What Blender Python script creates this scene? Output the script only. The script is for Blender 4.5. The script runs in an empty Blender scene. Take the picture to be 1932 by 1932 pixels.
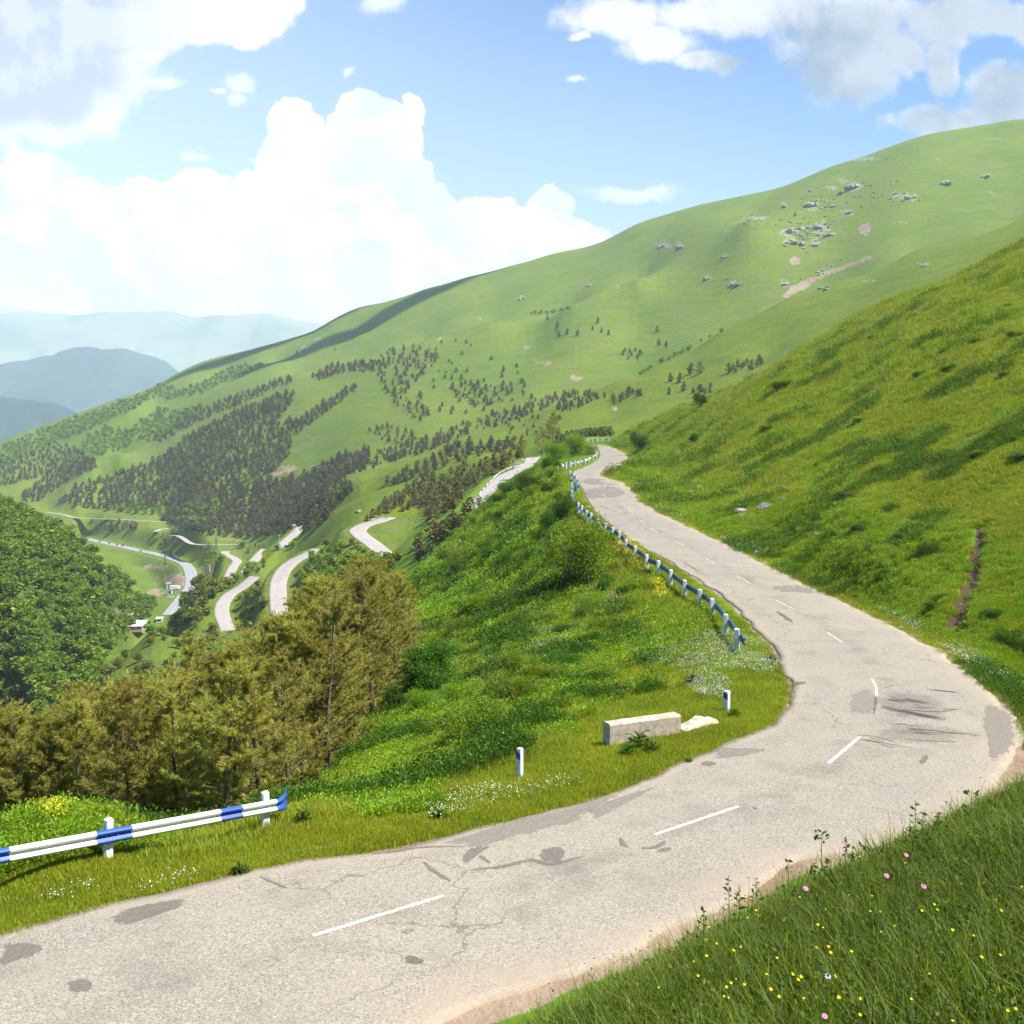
import bpy, math, random, time
import numpy as np
T0 = time.time()
rng = np.random.default_rng(7)
random.seed(7)
R = math.radians
scene = bpy.context.scene
COL = scene.collection

# ------------------------------------------------------------------ camera
PITCH = R(3.6)
CX, FPX = 966.0, 1932.0            # measuring units: the photograph is 1932 units wide
cam_d = bpy.data.cameras.new('camera')
cam = bpy.data.objects.new('camera', cam_d); COL.objects.link(cam)
cam_d.sensor_width = 36; cam_d.lens = 36
cam_d.clip_start = 0.05; cam_d.clip_end = 60000
cam.location = (0, 0, 0); cam.rotation_euler = (R(90) - PITCH, 0, 0)
scene.camera = cam

# ------------------------------------------------------------------ light
SUN_EL, SUN_AZ = R(56), R(104)      # azimuth clockwise from the view direction (+Y)
sun_dir = np.array([math.sin(SUN_AZ)*math.cos(SUN_EL), math.cos(SUN_AZ)*math.cos(SUN_EL), math.sin(SUN_EL)])
sd = bpy.data.lights.new('sun', 'SUN'); sd.energy = 5.0; sd.angle = R(0.5); sd.color = (1.0, 0.955, 0.88)
sun = bpy.data.objects.new('sun', sd); COL.objects.link(sun)
from mathutils import Vector
sun.rotation_euler = Vector(sun_dir.tolist()).to_track_quat('Z', 'Y').to_euler()
vs = scene.view_settings
vs.view_transform = 'Standard'; vs.look = 'None'; vs.gamma = 1; vs.use_curve_mapping = False
vs.exposure = 1.1
scene.render.engine = 'CYCLES'
cy = scene.cycles
cy.max_bounces = 6; cy.diffuse_bounces = 3; cy.glossy_bounces = 2; cy.transmission_bounces = 3
cy.transparent_max_bounces = 8; cy.volume_bounces = 1
cy.use_denoising = True
cy.use_adaptive_sampling = True; cy.adaptive_threshold = 0.02
try:
    cy.denoiser = 'OPENIMAGEDENOISE'; cy.denoising_input_passes = 'RGB_ALBEDO_NORMAL'
except Exception: pass
cy.caustics_reflective = False; cy.caustics_refractive = False
cy.sample_clamp_indirect = 5

SP, CP = math.sin(PITCH), math.cos(PITCH)
def ray(px, py):
    """pixel (1932 units) -> (X/Y, Z/Y) of the sight line"""
    a = (np.asarray(px, float) - CX)/FPX; b = (CX - np.asarray(py, float))/FPX
    Y = CP + b*SP
    return a/Y, (-SP + b*CP)/Y
def proj(X, Y, Z):
    X = np.asarray(X, float); Y = np.asarray(Y, float); Z = np.asarray(Z, float)
    d = Y*CP - Z*SP
    return CX + FPX*X/d, CX - FPX*(Y*SP + Z*CP)/d
def at(px, py, Y):
    u, w = ray(px, py); return np.array([u*Y, Y, w*Y])

# ------------------------------------------------------------------ node helpers
class NT:
    def __init__(s, tree):
        s.t = tree; s.n = tree.nodes; s.l = tree.links
    def new(s, typ, **kw):
        nd = s.n.new(typ)
        for k, v in kw.items(): setattr(nd, k, v)
        return nd
    def put(s, sock, v):
        if isinstance(v, bpy.types.NodeSocket): s.l.new(v, sock)
        elif v is not None:
            if isinstance(v, (tuple, list)) and len(v) == 3 and sock.type == 'RGBA': v = (*v, 1)
            sock.default_value = v
    def math(s, op, a, b=None, c=None, clamp=False):
        nd = s.new('ShaderNodeMath', operation=op, use_clamp=clamp)
        s.put(nd.inputs[0], a)
        if b is not None: s.put(nd.inputs[1], b)
        if c is not None: s.put(nd.inputs[2], c)
        return nd.outputs[0]
    def vmath(s, op, a, b=None, c=None, out=0):
        nd = s.new('ShaderNodeVectorMath', operation=op)
        s.put(nd.inputs[0], a)
        if b is not None: s.put(nd.inputs[1], b)
        if c is not None: s.put(nd.inputs[2], c)
        return nd.outputs[out]
    def noise(s, vec, scale, detail=4, rough=0.55, dist=0.0, out='Fac', dims='3D'):
        nd = s.new('ShaderNodeTexNoise', noise_dimensions=dims)
        s.put(nd.inputs['Vector'], vec); s.put(nd.inputs['Scale'], scale); nd.inputs['Detail'].default_value = detail
        nd.inputs['Roughness'].default_value = rough; nd.inputs['Distortion'].default_value = dist
        return nd.outputs[out]
    def voro(s, vec, scale, feature='F1', out='Distance', rnd=1.0, dims='3D'):
        nd = s.new('ShaderNodeTexVoronoi', feature=feature, voronoi_dimensions=dims)
        s.put(nd.inputs['Vector'], vec); nd.inputs['Scale'].default_value = scale; nd.inputs['Randomness'].default_value = rnd
        return nd.outputs[out]
    def mix(s, f, a, b, mode='MIX'):
        nd = s.new('ShaderNodeMix', data_type='RGBA', blend_type=mode)
        nd.clamp_factor = True
        s.put(nd.inputs[0], f); s.put(nd.inputs[6], a); s.put(nd.inputs[7], b)
        return nd.outputs[2]
    def ramp(s, f, lo, hi, a=0.0, b=1.0, smooth=True):
        nd = s.new('ShaderNodeMapRange')
        nd.interpolation_type = 'SMOOTHSTEP' if smooth else 'LINEAR'
        s.put(nd.inputs[0], f); s.put(nd.inputs[1], lo); s.put(nd.inputs[2], hi); s.put(nd.inputs[3], a); s.put(nd.inputs[4], b)
        return nd.outputs[0]
    def attr(s, name, out='Fac'):
        nd = s.new('ShaderNodeAttribute', attribute_name=name); return nd.outputs[out]

# ------------------------------------------------------------------ sky with clouds
world = bpy.data.worlds.new('World'); scene.world = world
world.use_nodes = True
w_ = NT(world.node_tree); w_.n.clear()
sky = w_.new('ShaderNodeTexSky', sky_type='NISHITA')
sky.sun_disc = False; sky.sun_elevation = SUN_EL; sky.sun_rotation = SUN_AZ
sky.altitude = 1500; sky.air_density = 1.0; sky.dust_density = 0.6; sky.ozone_density = 1.5
tc = w_.new('ShaderNodeTexCoord').outputs['Generated']
sep = w_.new('ShaderNodeSeparateXYZ'); w_.put(sep.inputs[0], tc)
yy = w_.math('MAXIMUM', sep.outputs[1], 0.12)
uu = w_.math('DIVIDE', sep.outputs[0], yy); ww = w_.math('DIVIDE', sep.outputs[2], yy)
cmb = w_.new('ShaderNodeCombineXYZ'); w_.put(cmb.inputs[0], uu); w_.put(cmb.inputs[1], ww)
P2 = cmb.outputs[0]
# slow warp + billows
warpn = w_.noise(P2, 7, 8, 0.62, out='Color', dims='2D')
warp = w_.vmath('MULTIPLY', w_.vmath('SUBTRACT', warpn, (0.5, 0.5, 0.5)), (0.16, 0.16, 0.0))
PW = w_.vmath('ADD', P2, warp)
warp_s = w_.vmath('MULTIPLY', w_.vmath('SUBTRACT', warpn, (0.5, 0.5, 0.5)), (0.05, 0.05, 0.0))
PS = w_.vmath('ADD', P2, warp_s)
def billow(scale, seed):
    a = w_.voro(w_.vmath('ADD', PS, (seed, seed*1.7, 0.0)), scale, 'F1', dims='2D')
    return w_.math('SUBTRACT', 0.45, a)
n_hi = w_.math('SUBTRACT', w_.noise(P2, 22, 10, 0.66, dims='2D'), 0.5)
bil = w_.math('ADD', w_.math('MULTIPLY', billow(20, 3.1), 0.26), w_.math('MULTIPLY', billow(46, 1.3), 0.16))
bil = w_.math('ADD', bil, w_.math('MULTIPLY', n_hi, 0.55))
def field(blobs, vec, sm=0.12):
    F = None
    for (px, py, rx, ry) in blobs:
        u, wv = ray(px, py)
        d = w_.vmath('MULTIPLY', w_.vmath('SUBTRACT', vec, (float(u), float(wv), 0.0)), (FPX/rx, FPX/ry, 0.0))
        f = w_.math('SUBTRACT', 1.0, w_.vmath('LENGTH', d, out=1))
        F = f if F is None else w_.math('SMOOTH_MAX', F, f, sm)
    return F
# the big white cumulus bank
cumulus = [(556, 243, 58, 62), (540, 300, 60, 70), (610, 310, 70, 80), (672, 238, 58, 62), (722, 238, 60, 50), (768, 210, 26, 34), (752, 285, 50, 70), (640, 370, 150, 110), (765, 355, 65, 75), (650, 470, 210, 130), (815, 395, 50, 46),
           (500, 400, 70, 90), (470, 350, 36, 34), (370, 400, 110, 82), (280, 400, 90, 72), (75, 345, 66, 52), (10, 375, 60, 62), (140, 385, 70, 44), (200, 430, 130, 82), (60, 470, 150, 120), (300, 520, 260, 130), (500, 540, 260, 110), (-140, 460, 170, 130),
           (850, 480, 130, 86), (925, 402, 52, 34), (885, 410, 46, 26), (1025, 400, 44, 52), (1000, 450, 110, 60), (980, 540, 200, 90), (1130, 520, 110, 60), (1080, 450, 60, 44), (560, 610, 560, 70)]
Fc = field(cumulus, PS, 0.06)
Mc = w_.ramp(w_.math('ADD', Fc, w_.math('MULTIPLY', bil, 0.8)), 0.02, 0.085)
# grey lavender cloud, upper left, and the long white arm at the top
greyl = [(60, 120, 240, 160), (160, 40, 260, 90), (330, 40, 240, 62), (470, 10, 110, 44), (-150, 60, 300, 220), (300, 55, 90, 50)]
Fg = field(greyl, PS)
Mg = w_.ramp(w_.math('ADD', Fg, w_.math('MULTIPLY', bil, 0.75)), 0.0, 0.20)
# broken grey and pinkish clouds at the upper right
right = [(1150, 30, 110, 50), (1230, 80, 90, 42), (1330, 118, 75, 24), (1400, 25, 230, 50), (1600, 60, 180, 75), (1580, 130, 110, 70), (1640, 130, 60, 55),
         (1780, 40, 120, 55), (1880, 45, 110, 42), (1765, 125, 34, 66), (1700, 95, 60, 50), (1880, 180, 80, 70), (1770, 222, 110, 30), (1950, 220, 140, 40), (1090, 70, 26, 12)]
Fr = field(right, PS)
Mr = w_.ramp(w_.math('ADD', Fr, w_.math('MULTIPLY', n_hi, 1.25)), -0.08, 0.46)
# small scraps and thin veils
scraps = [(440, 165, 34, 26), (435, 195, 28, 16), (400, 180, 18, 10), (645, 140, 14, 16), (85, 268, 30, 14), (40, 275, 18, 12), (1190, 358, 120, 20), (1240, 348, 50, 16), (500, 290, 30, 10), (370, 288, 34, 12), (300, 160, 40, 14), (720, 20, 50, 22), (1070, 160, 20, 8)]
Fs = field(scraps, PS)
Ms = w_.math('MULTIPLY', w_.ramp(w_.math('ADD', Fs, w_.math('MULTIPLY', n_hi, 1.8)), -0.1, 0.65), 0.72)
# how the clouds are lit
n1 = w_.math('ADD', w_.noise(PS, 11, 8, 0.6, dims='2D'), w_.math('MULTIPLY', billow(20, 3.1), 0.25)); PS2 = w_.vmath('ADD', PS, (0.016, 0.020, 0.0)); n1b = w_.math('ADD', w_.noise(PS2, 11, 8, 0.6, dims='2D'), w_.math('MULTIPLY', w_.math('SUBTRACT', 0.45, w_.voro(w_.vmath('ADD', PS2, (3.1, 5.27, 0.0)), 20, 'F1', dims='2D')), 0.25))
lit = w_.ramp(w_.math('SUBTRACT', n1, n1b), -0.09, 0.07)
soft = w_.ramp(w_.noise(P2, 6, 6, 0.6, dims='2D'), 0.38, 0.62)
K = 6.4
cwhite = w_.mix(w_.math('MAXIMUM', lit, w_.math('MULTIPLY', soft, 0.7)), (0.78*K, 0.83*K, 0.94*K), (1.06*K, 1.05*K, 1.03*K))
gshade = w_.math('MULTIPLY', w_.ramp(Fg, 0.03, 0.42), w_.ramp(w_.math('ADD', w_.math('MULTIPLY', uu, -1.0), w_.math('MULTIPLY', soft, 0.12)), 0.24, 0.46))
gshade = w_.math('MULTIPLY', gshade, w_.math('SUBTRACT', 1.0, w_.math('MULTIPLY', lit, 0.35)))
cgrey = w_.mix(gshade, (1.02*K, 1.01*K, 1.02*K), (0.52*K, 0.58*K, 0.72*K))
rsh = w_.math('MULTIPLY', w_.ramp(w_.math('ADD', uu, w_.math('MULTIPLY', w_.math('SUBTRACT', soft, 0.5), 0.10)), 0.13, 0.30), w_.math('ADD', 0.55, w_.math('MULTIPLY', soft, 0.45)))
rsh = w_.math('SUBTRACT', rsh, w_.math('MULTIPLY', w_.math('MULTIPLY', lit, 0.45), w_.ramp(Fr, 0.5, 0.05)))
cright = w_.mix(rsh, (0.95*K, 0.93*K, 0.95*K), (0.22*K, 0.29*K, 0.38*K))
# the bright milky air low down and to the left
blue = w_.new('ShaderNodeHueSaturation'); blue.inputs['Saturation'].default_value = 1.12; blue.inputs['Value'].default_value = 1.0
w_.put(blue.inputs['Color'], sky.outputs[0])
sb = w_.mix(1.0, blue.outputs[0], (0.40, 0.84, 1.20), 'MULTIPLY')
milk = w_.math('MULTIPLY', w_.ramp(w_.math('SUBTRACT', ww, w_.math('MULTIPLY', uu, -0.42)), 0.50, 0.02, 0.0, 0.85, smooth=False), w_.ramp(sep.outputs[1], 0.0, 0.5))
sb = w_.mix(milk, sb, (0.80*K, 0.97*K, 1.10*K))
c = w_.mix(Ms, sb, (0.98*K, 0.99*K, 1.03*K))
c = w_.mix(w_.math('MULTIPLY', Mr, 0.92), c, cright)
c = w_.mix(w_.math('MULTIPLY', Mg, 0.97), c, cgrey)
c = w_.mix(Mc, c, cwhite)
front = w_.ramp(sep.outputs[1], 0.15, 0.35)
c = w_.mix(front, sb, c)
bg = w_.new('ShaderNodeBackground'); bg.inputs['Strength'].default_value = 0.085
w_.put(bg.inputs['Color'], c)
wo = w_.new('ShaderNodeOutputWorld'); w_.l.new(bg.outputs[0], wo.inputs['Surface'])
# ------------------------------------------------------------------ small object helpers
def tag(o, label=None, cat=None, group=None, kind=None):
    if label: o['label'] = label
    if cat: o['category'] = cat
    if group: o['group'] = group
    if kind: o['kind'] = kind
    return o
def mesh_np(name, V, F, mat=None, smooth=False, UV=None, attrs=None):
    """V (n,3), F (m,k) with k 3 or 4, or a list of such arrays"""
    me = bpy.data.meshes.new(name)
    Fs_ = F if isinstance(F, list) else [F]
    Fs_ = [np.asarray(f, np.int32) for f in Fs_ if len(f)]
    me.vertices.add(len(V)); me.vertices.foreach_set('co', np.asarray(V, np.float32).ravel())
    loops = np.concatenate([f.ravel() for f in Fs_]); counts = np.concatenate([np.full(len(f), f.shape[1]) for f in Fs_])
    me.loops.add(len(loops)); me.loops.foreach_set('vertex_index', loops)
    me.polygons.add(len(counts)); me.polygons.foreach_set('loop_start', np.concatenate([[0], np.cumsum(counts)[:-1]]).astype(np.int32))
    try: me.polygons.foreach_set('loop_total', counts.astype(np.int32))
    except Exception: pass
    me.polygons.foreach_set('use_smooth', np.full(len(counts), bool(smooth)))
    if attrs:
        for k, v in attrs.items():
            v = np.asarray(v, np.float32)
            if v.ndim == 1:
                a = me.attributes.new(k, 'FLOAT', 'POINT'); a.data.foreach_set('value', v)
            else:
                a = me.attributes.new(k, 'FLOAT_VECTOR', 'POINT'); a.data.foreach_set('vector', v.ravel())
    me.update(calc_edges=True); me.validate()
    if mat:
        for m in (mat if isinstance(mat, (list, tuple)) else [mat]): me.materials.append(m)
    return me
def link(name, me, parent=None, loc=None):
    o = bpy.data.objects.new(name, me); COL.objects.link(o)
    if parent: o.parent = parent
    if loc is not None: o.location = loc
    return o
def empty(name, loc, rz=0.0):
    o = bpy.data.objects.new(name, None); COL.objects.link(o); o.location = loc; o.rotation_euler = (0, 0, rz)
    o.empty_display_size = 0.2
    return o
def copy_tree(o, parent=None):
    c_ = o.copy(); COL.objects.link(c_); c_.parent = parent
    for ch in o.children: copy_tree(ch, c_)
    return c_
def smooth(x, a, b):
    t = np.clip((x - a)/(b - a), 0, 1); return t*t*(3 - 2*t)
# value noise
def _hash(ix, iy, seed):
    h = (ix.astype(np.int64)*374761393 + iy.astype(np.int64)*668265263 + seed*974711) & 0xffffffff
    h = ((h ^ (h >> 13))*1274126177) & 0xffffffff
    return ((h ^ (h >> 16)) & 0xffff)/65535.0
def vnoise(x, y, seed=0):
    x = np.asarray(x, float); y = np.asarray(y, float)
    ix = np.floor(x); iy = np.floor(y); fx = x - ix; fy = y - iy
    fx = fx*fx*fx*(fx*(fx*6-15)+10); fy = fy*fy*fy*(fy*(fy*6-15)+10)
    a = _hash(ix, iy, seed); b = _hash(ix+1, iy, seed); c = _hash(ix, iy+1, seed); d = _hash(ix+1, iy+1, seed)
    return (a*(1-fx)+b*fx)*(1-fy) + (c*(1-fx)+d*fx)*fy - 0.5
def fbm(x, y, seed=0, octv=4):
    s = 0; a = 1.0
    for k in range(octv):
        s = s + a*vnoise(np.asarray(x)*2**k + 17.3*k, np.asarray(y)*2**k - 9.1*k, seed + k); a *= 0.5
    return s

# ------------------------------------------------------------------ the main road: edges traced, laid on its real height profile
ZP_Y = np.array([0, 62, 75, 87, 100, 115, 135, 160, 190, 230, 250, 262, 300.])
ZP_Z = np.array([-9, -9, -7.95, -7.0, -6.0, -4.8, -3.2, -2.75, -2.4, -1.2, 0.0, 0.95, 1.6])
def road_z(Y): return np.interp(Y, ZP_Y, ZP_Z)
_Yg = np.linspace(9, 299, 30000); _Wg = np.maximum.accumulate(road_z(_Yg)/_Yg)
def on_road(px, py, dz=0.0):
    u, w = ray(px, py); Y = float(np.interp(w, _Wg, _Yg)); return np.array([u*Y, Y, road_z(Y) + dz])
Wp = lambda x, y: np.array([x, y, road_z(max(y, 0))])
pairs = [(Wp(-40, -8), Wp(-34.5, -14)), (Wp(-22, 7.6), Wp(-17, 1.5)), (on_road(0, 1765), Wp(-4.4, 12.3)), (on_road(234, 1700), Wp(-2.2, 14.3)),
    (on_road(461, 1644), on_road(860, 1925)), (on_road(755, 1597), on_road(1060, 1848)), (on_road(1028, 1532), on_road(1300, 1735)),
    (on_road(1185, 1485), on_road(1500, 1636)), (on_road(1290, 1442), on_road(1640, 1591)), (on_road(1372, 1405), on_road(1763, 1544)),
    (on_road(1430, 1382), on_road(1840, 1507)), (on_road(1458, 1369), on_road(1876, 1486)), (on_road(1476, 1345), on_road(1905, 1450)),
    (on_road(1491, 1325), on_road(1924, 1412)), (on_road(1492, 1295), on_road(1917, 1362)), (on_road(1478, 1262), on_road(1883, 1315)),
    (on_road(1467, 1235), on_road(1845, 1284)), (on_road(1448, 1212), on_road(1770, 1227)), (on_road(1410, 1168), on_road(1658, 1171)),
    (on_road(1369, 1130), on_road(1560, 1122)), (on_road(1313, 1092), on_road(1470, 1079)), (on_road(1264, 1060), on_road(1395, 1040)),
    (on_road(1208, 1030), on_road(1320, 1004)), (on_road(1160, 998), on_road(1260, 977)), (on_road(1125, 968), on_road(1220, 955)),
    (on_road(1109, 945), on_road(1198, 930)), (on_road(1100, 925), on_road(1174, 911)), (on_road(1086, 905), on_road(1145, 902)),
    (on_road(1080, 893), on_road(1143, 892)), (on_road(1100, 882), on_road(1160, 882)), (on_road(1121, 872), on_road(1178, 872)),
    (on_road(1131, 862), on_road(1182, 863)), (on_road(1128, 848), on_road(1167, 850)), (on_road(1117, 841), on_road(1142, 841.5)), (on_road(1100, 837.5), on_road(1118, 839))]
def catmull(P, n):
    P = np.asarray(P, float); out = []
    Q = np.vstack([2*P[0]-P[1], P, 2*P[-1]-P[-2]])
    for i in range(1, len(Q)-2):
        p0, p1, p2, p3 = Q[i-1], Q[i], Q[i+1], Q[i+2]
        t = np.linspace(0, 1, n, endpoint=False)[:, None]
        d = lambda a, b: max(np.linalg.norm(b-a)**0.5, 1e-4)
        t0 = 0; t1 = d(p0, p1); t2 = t1 + d(p1, p2); t3 = t2 + d(p2, p3); tt = t1 + t*(t2-t1)
        A1 = (t1-tt)/(t1-t0)*p0+(tt-t0)/(t1-t0)*p1; A2 = (t2-tt)/(t2-t1)*p1+(tt-t1)/(t2-t1)*p2; A3 = (t3-tt)/(t3-t2)*p2+(tt-t2)/(t3-t2)*p3
        B1 = (t2-tt)/(t2-t0)*A1+(tt-t0)/(t2-t0)*A2; B2 = (t3-tt)/(t3-t1)*A2+(tt-t1)/(t3-t1)*A3
        out.append((t2-tt)/(t2-t1)*B1+(tt-t1)/(t2-t1)*B2)
    out.append(P[-1:]); return np.vstack(out)
INN = catmull([p[0] for p in pairs], 14); OUT = catmull([p[1] for p in pairs], 14)
MID = (INN + OUT)/2; HALF = np.linalg.norm((OUT-INN)[:, :2], axis=1)/2

# lower roads: (px, py, distance) down the middle, half width
LOW = {
 'switchback_road': [  # the bends below, one strip each
   dict(hw=2.6, pts=[(1010, 862, 300), (985, 885, 285), (962, 895, 277), (944, 908, 268), (927, 927, 258), (910, 945, 248), (896, 960, 240)]),
   dict(hw=3.6, pts=[(735, 976, 440), (712, 984, 432), (690, 990, 424), (675, 1000, 416), (683, 1012, 405), (704, 1027, 392), (726, 1046, 378), (745, 1066, 364)]),
   dict(hw=3.4, pts=[(600, 1036, 440), (580, 1046, 434), (556, 1058, 428), (536, 1075, 420), (526, 1096, 412), (524, 1120, 403), (526, 1150, 393), (530, 1180, 384)]),
   dict(hw=3.4, pts=[(480, 1088, 500), (457, 1107, 492), (433, 1122, 483), (421, 1138, 474), (418, 1155, 466), (423, 1172, 458), (431, 1190, 450)]),
   dict(hw=3.2, pts=[(425, 1040, 745), (424, 1045, 738), (437, 1051, 726), (447, 1059, 712), (441, 1068, 700), (434, 1082, 684), (428, 1096, 668)]),
   dict(hw=2.8, pts=[(500, 1036, 600), (488, 1048, 588), (476, 1062, 574), (462, 1080, 560)]),
   dict(hw=3.0, pts=[(572, 992, 640), (566, 997, 630), (552, 1010, 616), (538, 1022, 604), (528, 1034, 594)]),
   dict(hw=2.8, pts=[(460, 1026.5, 950), (420, 1027.5, 955), (370, 1027, 962), (356, 1023, 980), (347, 1017, 1000), (335, 1011, 1030), (322, 1010, 1045)]),
   dict(hw=2.8, pts=[(318, 997, 1110), (303, 998.5, 1105), (293, 1003, 1092)]),
   dict(hw=2.8, pts=[(314, 985, 1190), (262, 982, 1200), (200, 979, 1225), (143, 977, 1255), (120, 971, 1275), (86, 966, 1300)]),
 ],
 'highway': [dict(hw=5.0, z=-108.0, px=[(320, 1160), (345, 1128), (360, 1107), (361, 1089), (357, 1074), (347, 1063), (330, 1055.5), (311, 1049.5), (287, 1043.5), (264, 1039), (230, 1031), (197, 1024), (176, 1019.5), (150, 1014)])],
}
def zpix(px, py, z):
    u, w = ray(px, py); Y = z/w; return np.array([u*Y, Y, z])
LROADS = []
for kname, lst in LOW.items():
    for d_ in lst:
        if 'px' in d_: P_ = [zpix(a, b, d_['z']) for a, b in d_['px']]
        else: P_ = [at(*p) for p in d_['pts']]
        LROADS.append((kname, catmull(P_, 12), d_['hw']))

# ------------------------------------------------------------------ control points of the ground, as sight lines with a distance
C_ = []
def rail(*pts):
    for (px, py, Y) in pts:
        u, w = ray(px, py); C_.append((float(u), math.log(Y), float(w)))
def wpt(*pts):
    for (X, Y, z) in pts: C_.append((X/Y, math.log(Y), z/Y))
for i in list(range(2*14, len(INN), 14)):
    for E in (INN, OUT):
        x, y, z = E[i]
        if y > 14: wpt((x, y, z-0.06))
# inside of the hairpin and the slope below the road
wpt((-12, 24.5, -9.1), (-10, 25, -9.1), (-5, 25.2, -9.15), (-1, 26.5, -9.2), (-17, 22, -9.2), (-26, 18, -9.3), (-16, 16, -9.05), (-25, 13, -9.2))
wpt((-12, 30, -11.8), (-8, 30.5, -11.2), (-5, 31, -10.8), (-18, 28, -12.3), (-30, 24, -13.5), (-14, 38, -16.5), (-20, 36, -17), (-9, 37, -14), (-40, 36, -22), (-22, 60, -29), (-12, 55, -20), (-45, 60, -40), (-25, 100, -35), (-40, 150, -48), (-70, 120, -62), (-80, 200, -80), (-110, 230, -92))
rail((1000, 1450, 29), (1000, 1300, 44), (1200, 1300, 41), (1200, 1200, 55), (1100, 1150, 69), (1000, 1200, 65), (900, 1300, 49), (800, 1400, 39.5), (700, 1450, 36), (650, 1430, 44),
     (1090, 1050, 83), (1060, 950, 109), (1040, 905, 136), (1000, 1000, 108), (900, 1000, 158), (850, 1038, 152), (800, 1200, 85), (740, 1152, 135), (1000, 1100, 86), (800, 1300, 58), (700, 1300, 66), (900, 1150, 90),
     (1000, 886, 205), (960, 915, 190), (905, 954, 178), (790, 1066, 142), (950, 960, 165), (1050, 868, 225), (1085, 845, 240), (1090, 862, 200), (1150, 832, 285), (1100, 834, 290))
rail((1000, 890, 245), (930, 935, 225), (850, 1045, 190), (790, 1085, 180), (700, 1180, 190), (600, 1250, 210))
# slope that carries the lower bends
wpt((-5, 330, -14), (-30, 330, -27), (-60, 330, -43), (-90, 330, -60), (-120, 330, -78), (-150, 330, -95), (-30, 250, -30), (-60, 250, -50), (-90, 250, -68), (-120, 270, -86),
    (-118, 520, -72), (-160, 480, -95), (-150, 560, -86))
rail((330, 1240, 400), (300, 1185, 460), (200, 1236, 440), (340, 1150, 490), (400, 1110, 530), (380, 1200, 440), (250, 1300, 360))
wpt((-185, 420, -106), (-170, 350, -104), (-140, 300, -98), (-205, 520, -108), (-190, 620, -108), (-230, 640, -108.5), (-215, 560, -108.5))
# valley floor
for (kname, Pm, hw) in LROADS:
    for i in range(0, len(Pm), 12): wpt((Pm[i][0], Pm[i][1], Pm[i][2]))
wpt((-250, 700, -109), (-215, 760, -109), (-290, 800, -110), (-330, 860, -110), (-370, 960, -110), (-440, 1100, -110), (-172, 660, -84))
rail((390, 1050, 830), (410, 1000, 1010), (300, 1022, 1072), (200, 1003, 1200), (345, 1040, 985), (250, 1012, 1130))
# wooded hill on the left of the valley
rail((0, 956, 600), (100, 1000, 620), (165, 1050, 640), (225, 1100, 670), (262, 1140, 690),
     (50, 1022, 520), (50, 1105, 450), (50, 1200, 400), (50, 1300, 350), (50, 1400, 305), (150, 1100, 520), (150, 1200, 450), (150, 1300, 390), (150, 1380, 340), (220, 1150, 560), (200, 1230, 480),
     (-150, 880, 560), (-150, 1100, 380), (-150, 1300, 290), (-500, 780, 520), (-500, 1100, 330))
wpt((-330, 800, -75), (-430, 820, -60), (-480, 950, -100), (-420, 1060, -108), (-560, 1050, -108), (-600, 800, -50), (-320, 760, -95), (-150, 270, -100), (-170, 250, -100), (-100, 150, -80))
# spur R_d and its dip
rail((1080, 822, 470), (987, 848, 500), (885, 865, 540), (815, 890, 570), (745, 918, 600), (674, 950, 630), (615, 988, 650), (575, 1020, 660), (900, 900, 440), (800, 950, 480), (1150, 812, 430))
rail((987, 862, 585), (885, 882, 625), (815, 908, 655), (745, 938, 690), (674, 972, 715), (615, 1012, 740), (1120, 822, 560), (1250, 800, 500))
# spur R_c, its face and the dip behind
rail((987, 826, 750), (885, 846, 730), (815, 868, 725), (745, 896, 730), (674, 928, 740), (615, 965, 750), (1150, 770, 760), (1300, 720, 760), (1450, 660, 760), (1600, 590, 760), (1800, 500, 760), (1932, 450, 760))
rail((1932, 410, 1050), (1845, 440, 1020), (1733, 466, 1000), (1583, 526, 960), (1485, 560, 930), (1425, 593, 910), (1358, 623, 900), (1242, 683, 880), (1208, 702, 880), (1166, 711, 870), (1096, 746, 860), (1026, 767, 850), (955, 799, 850), (885, 823, 840), (832, 844, 830), (780, 862, 830), (720, 882, 830), (639, 912, 870), (560, 950, 980), (500, 985, 1000))
rail((1932, 430, 1190), (1733, 488, 1140), (1583, 550, 1100), (1485, 586, 1065), (1358, 650, 1035), (1208, 726, 1000), (1096, 760, 960), (1026, 782, 950), (955, 812, 940), (885, 836, 930), (780, 872, 920))
# right-hand hill by the road
rail((1932, 1290, 43), (1932, 1150, 49), (1932, 1000, 58), (1932, 900, 66), (1932, 700, 92), (1932, 560, 132), (1932, 458, 190), (1700, 1000, 66), (1700, 850, 88), (1700, 700, 122), (1700, 560, 200),
     (1800, 520, 195), (1600, 607, 205), (1500, 662, 210), (1400, 717, 218), (1345, 747, 222), (1280, 772, 235), (1240, 795, 245), (1190, 815, 262), (1160, 830, 275),
     (1450, 950, 92), (1450, 850, 118), (1450, 770, 150), (1250, 900, 145), (1250, 850, 190), (1600, 1000, 70), (1600, 850, 98), (1600, 720, 140), (2150, 900, 60), (2150, 600, 100), (2150, 400, 170), (2400, 900, 55), (2400, 400, 130), (2150, 1250, 42), (2400, 1200, 40))
rail((1932, 500, 260), (1700, 605, 275), (1500, 700, 290), (1400, 750, 300), (1280, 800, 330), (1932, 560, 380), (1600, 680, 400), (1400, 745, 420))
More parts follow.
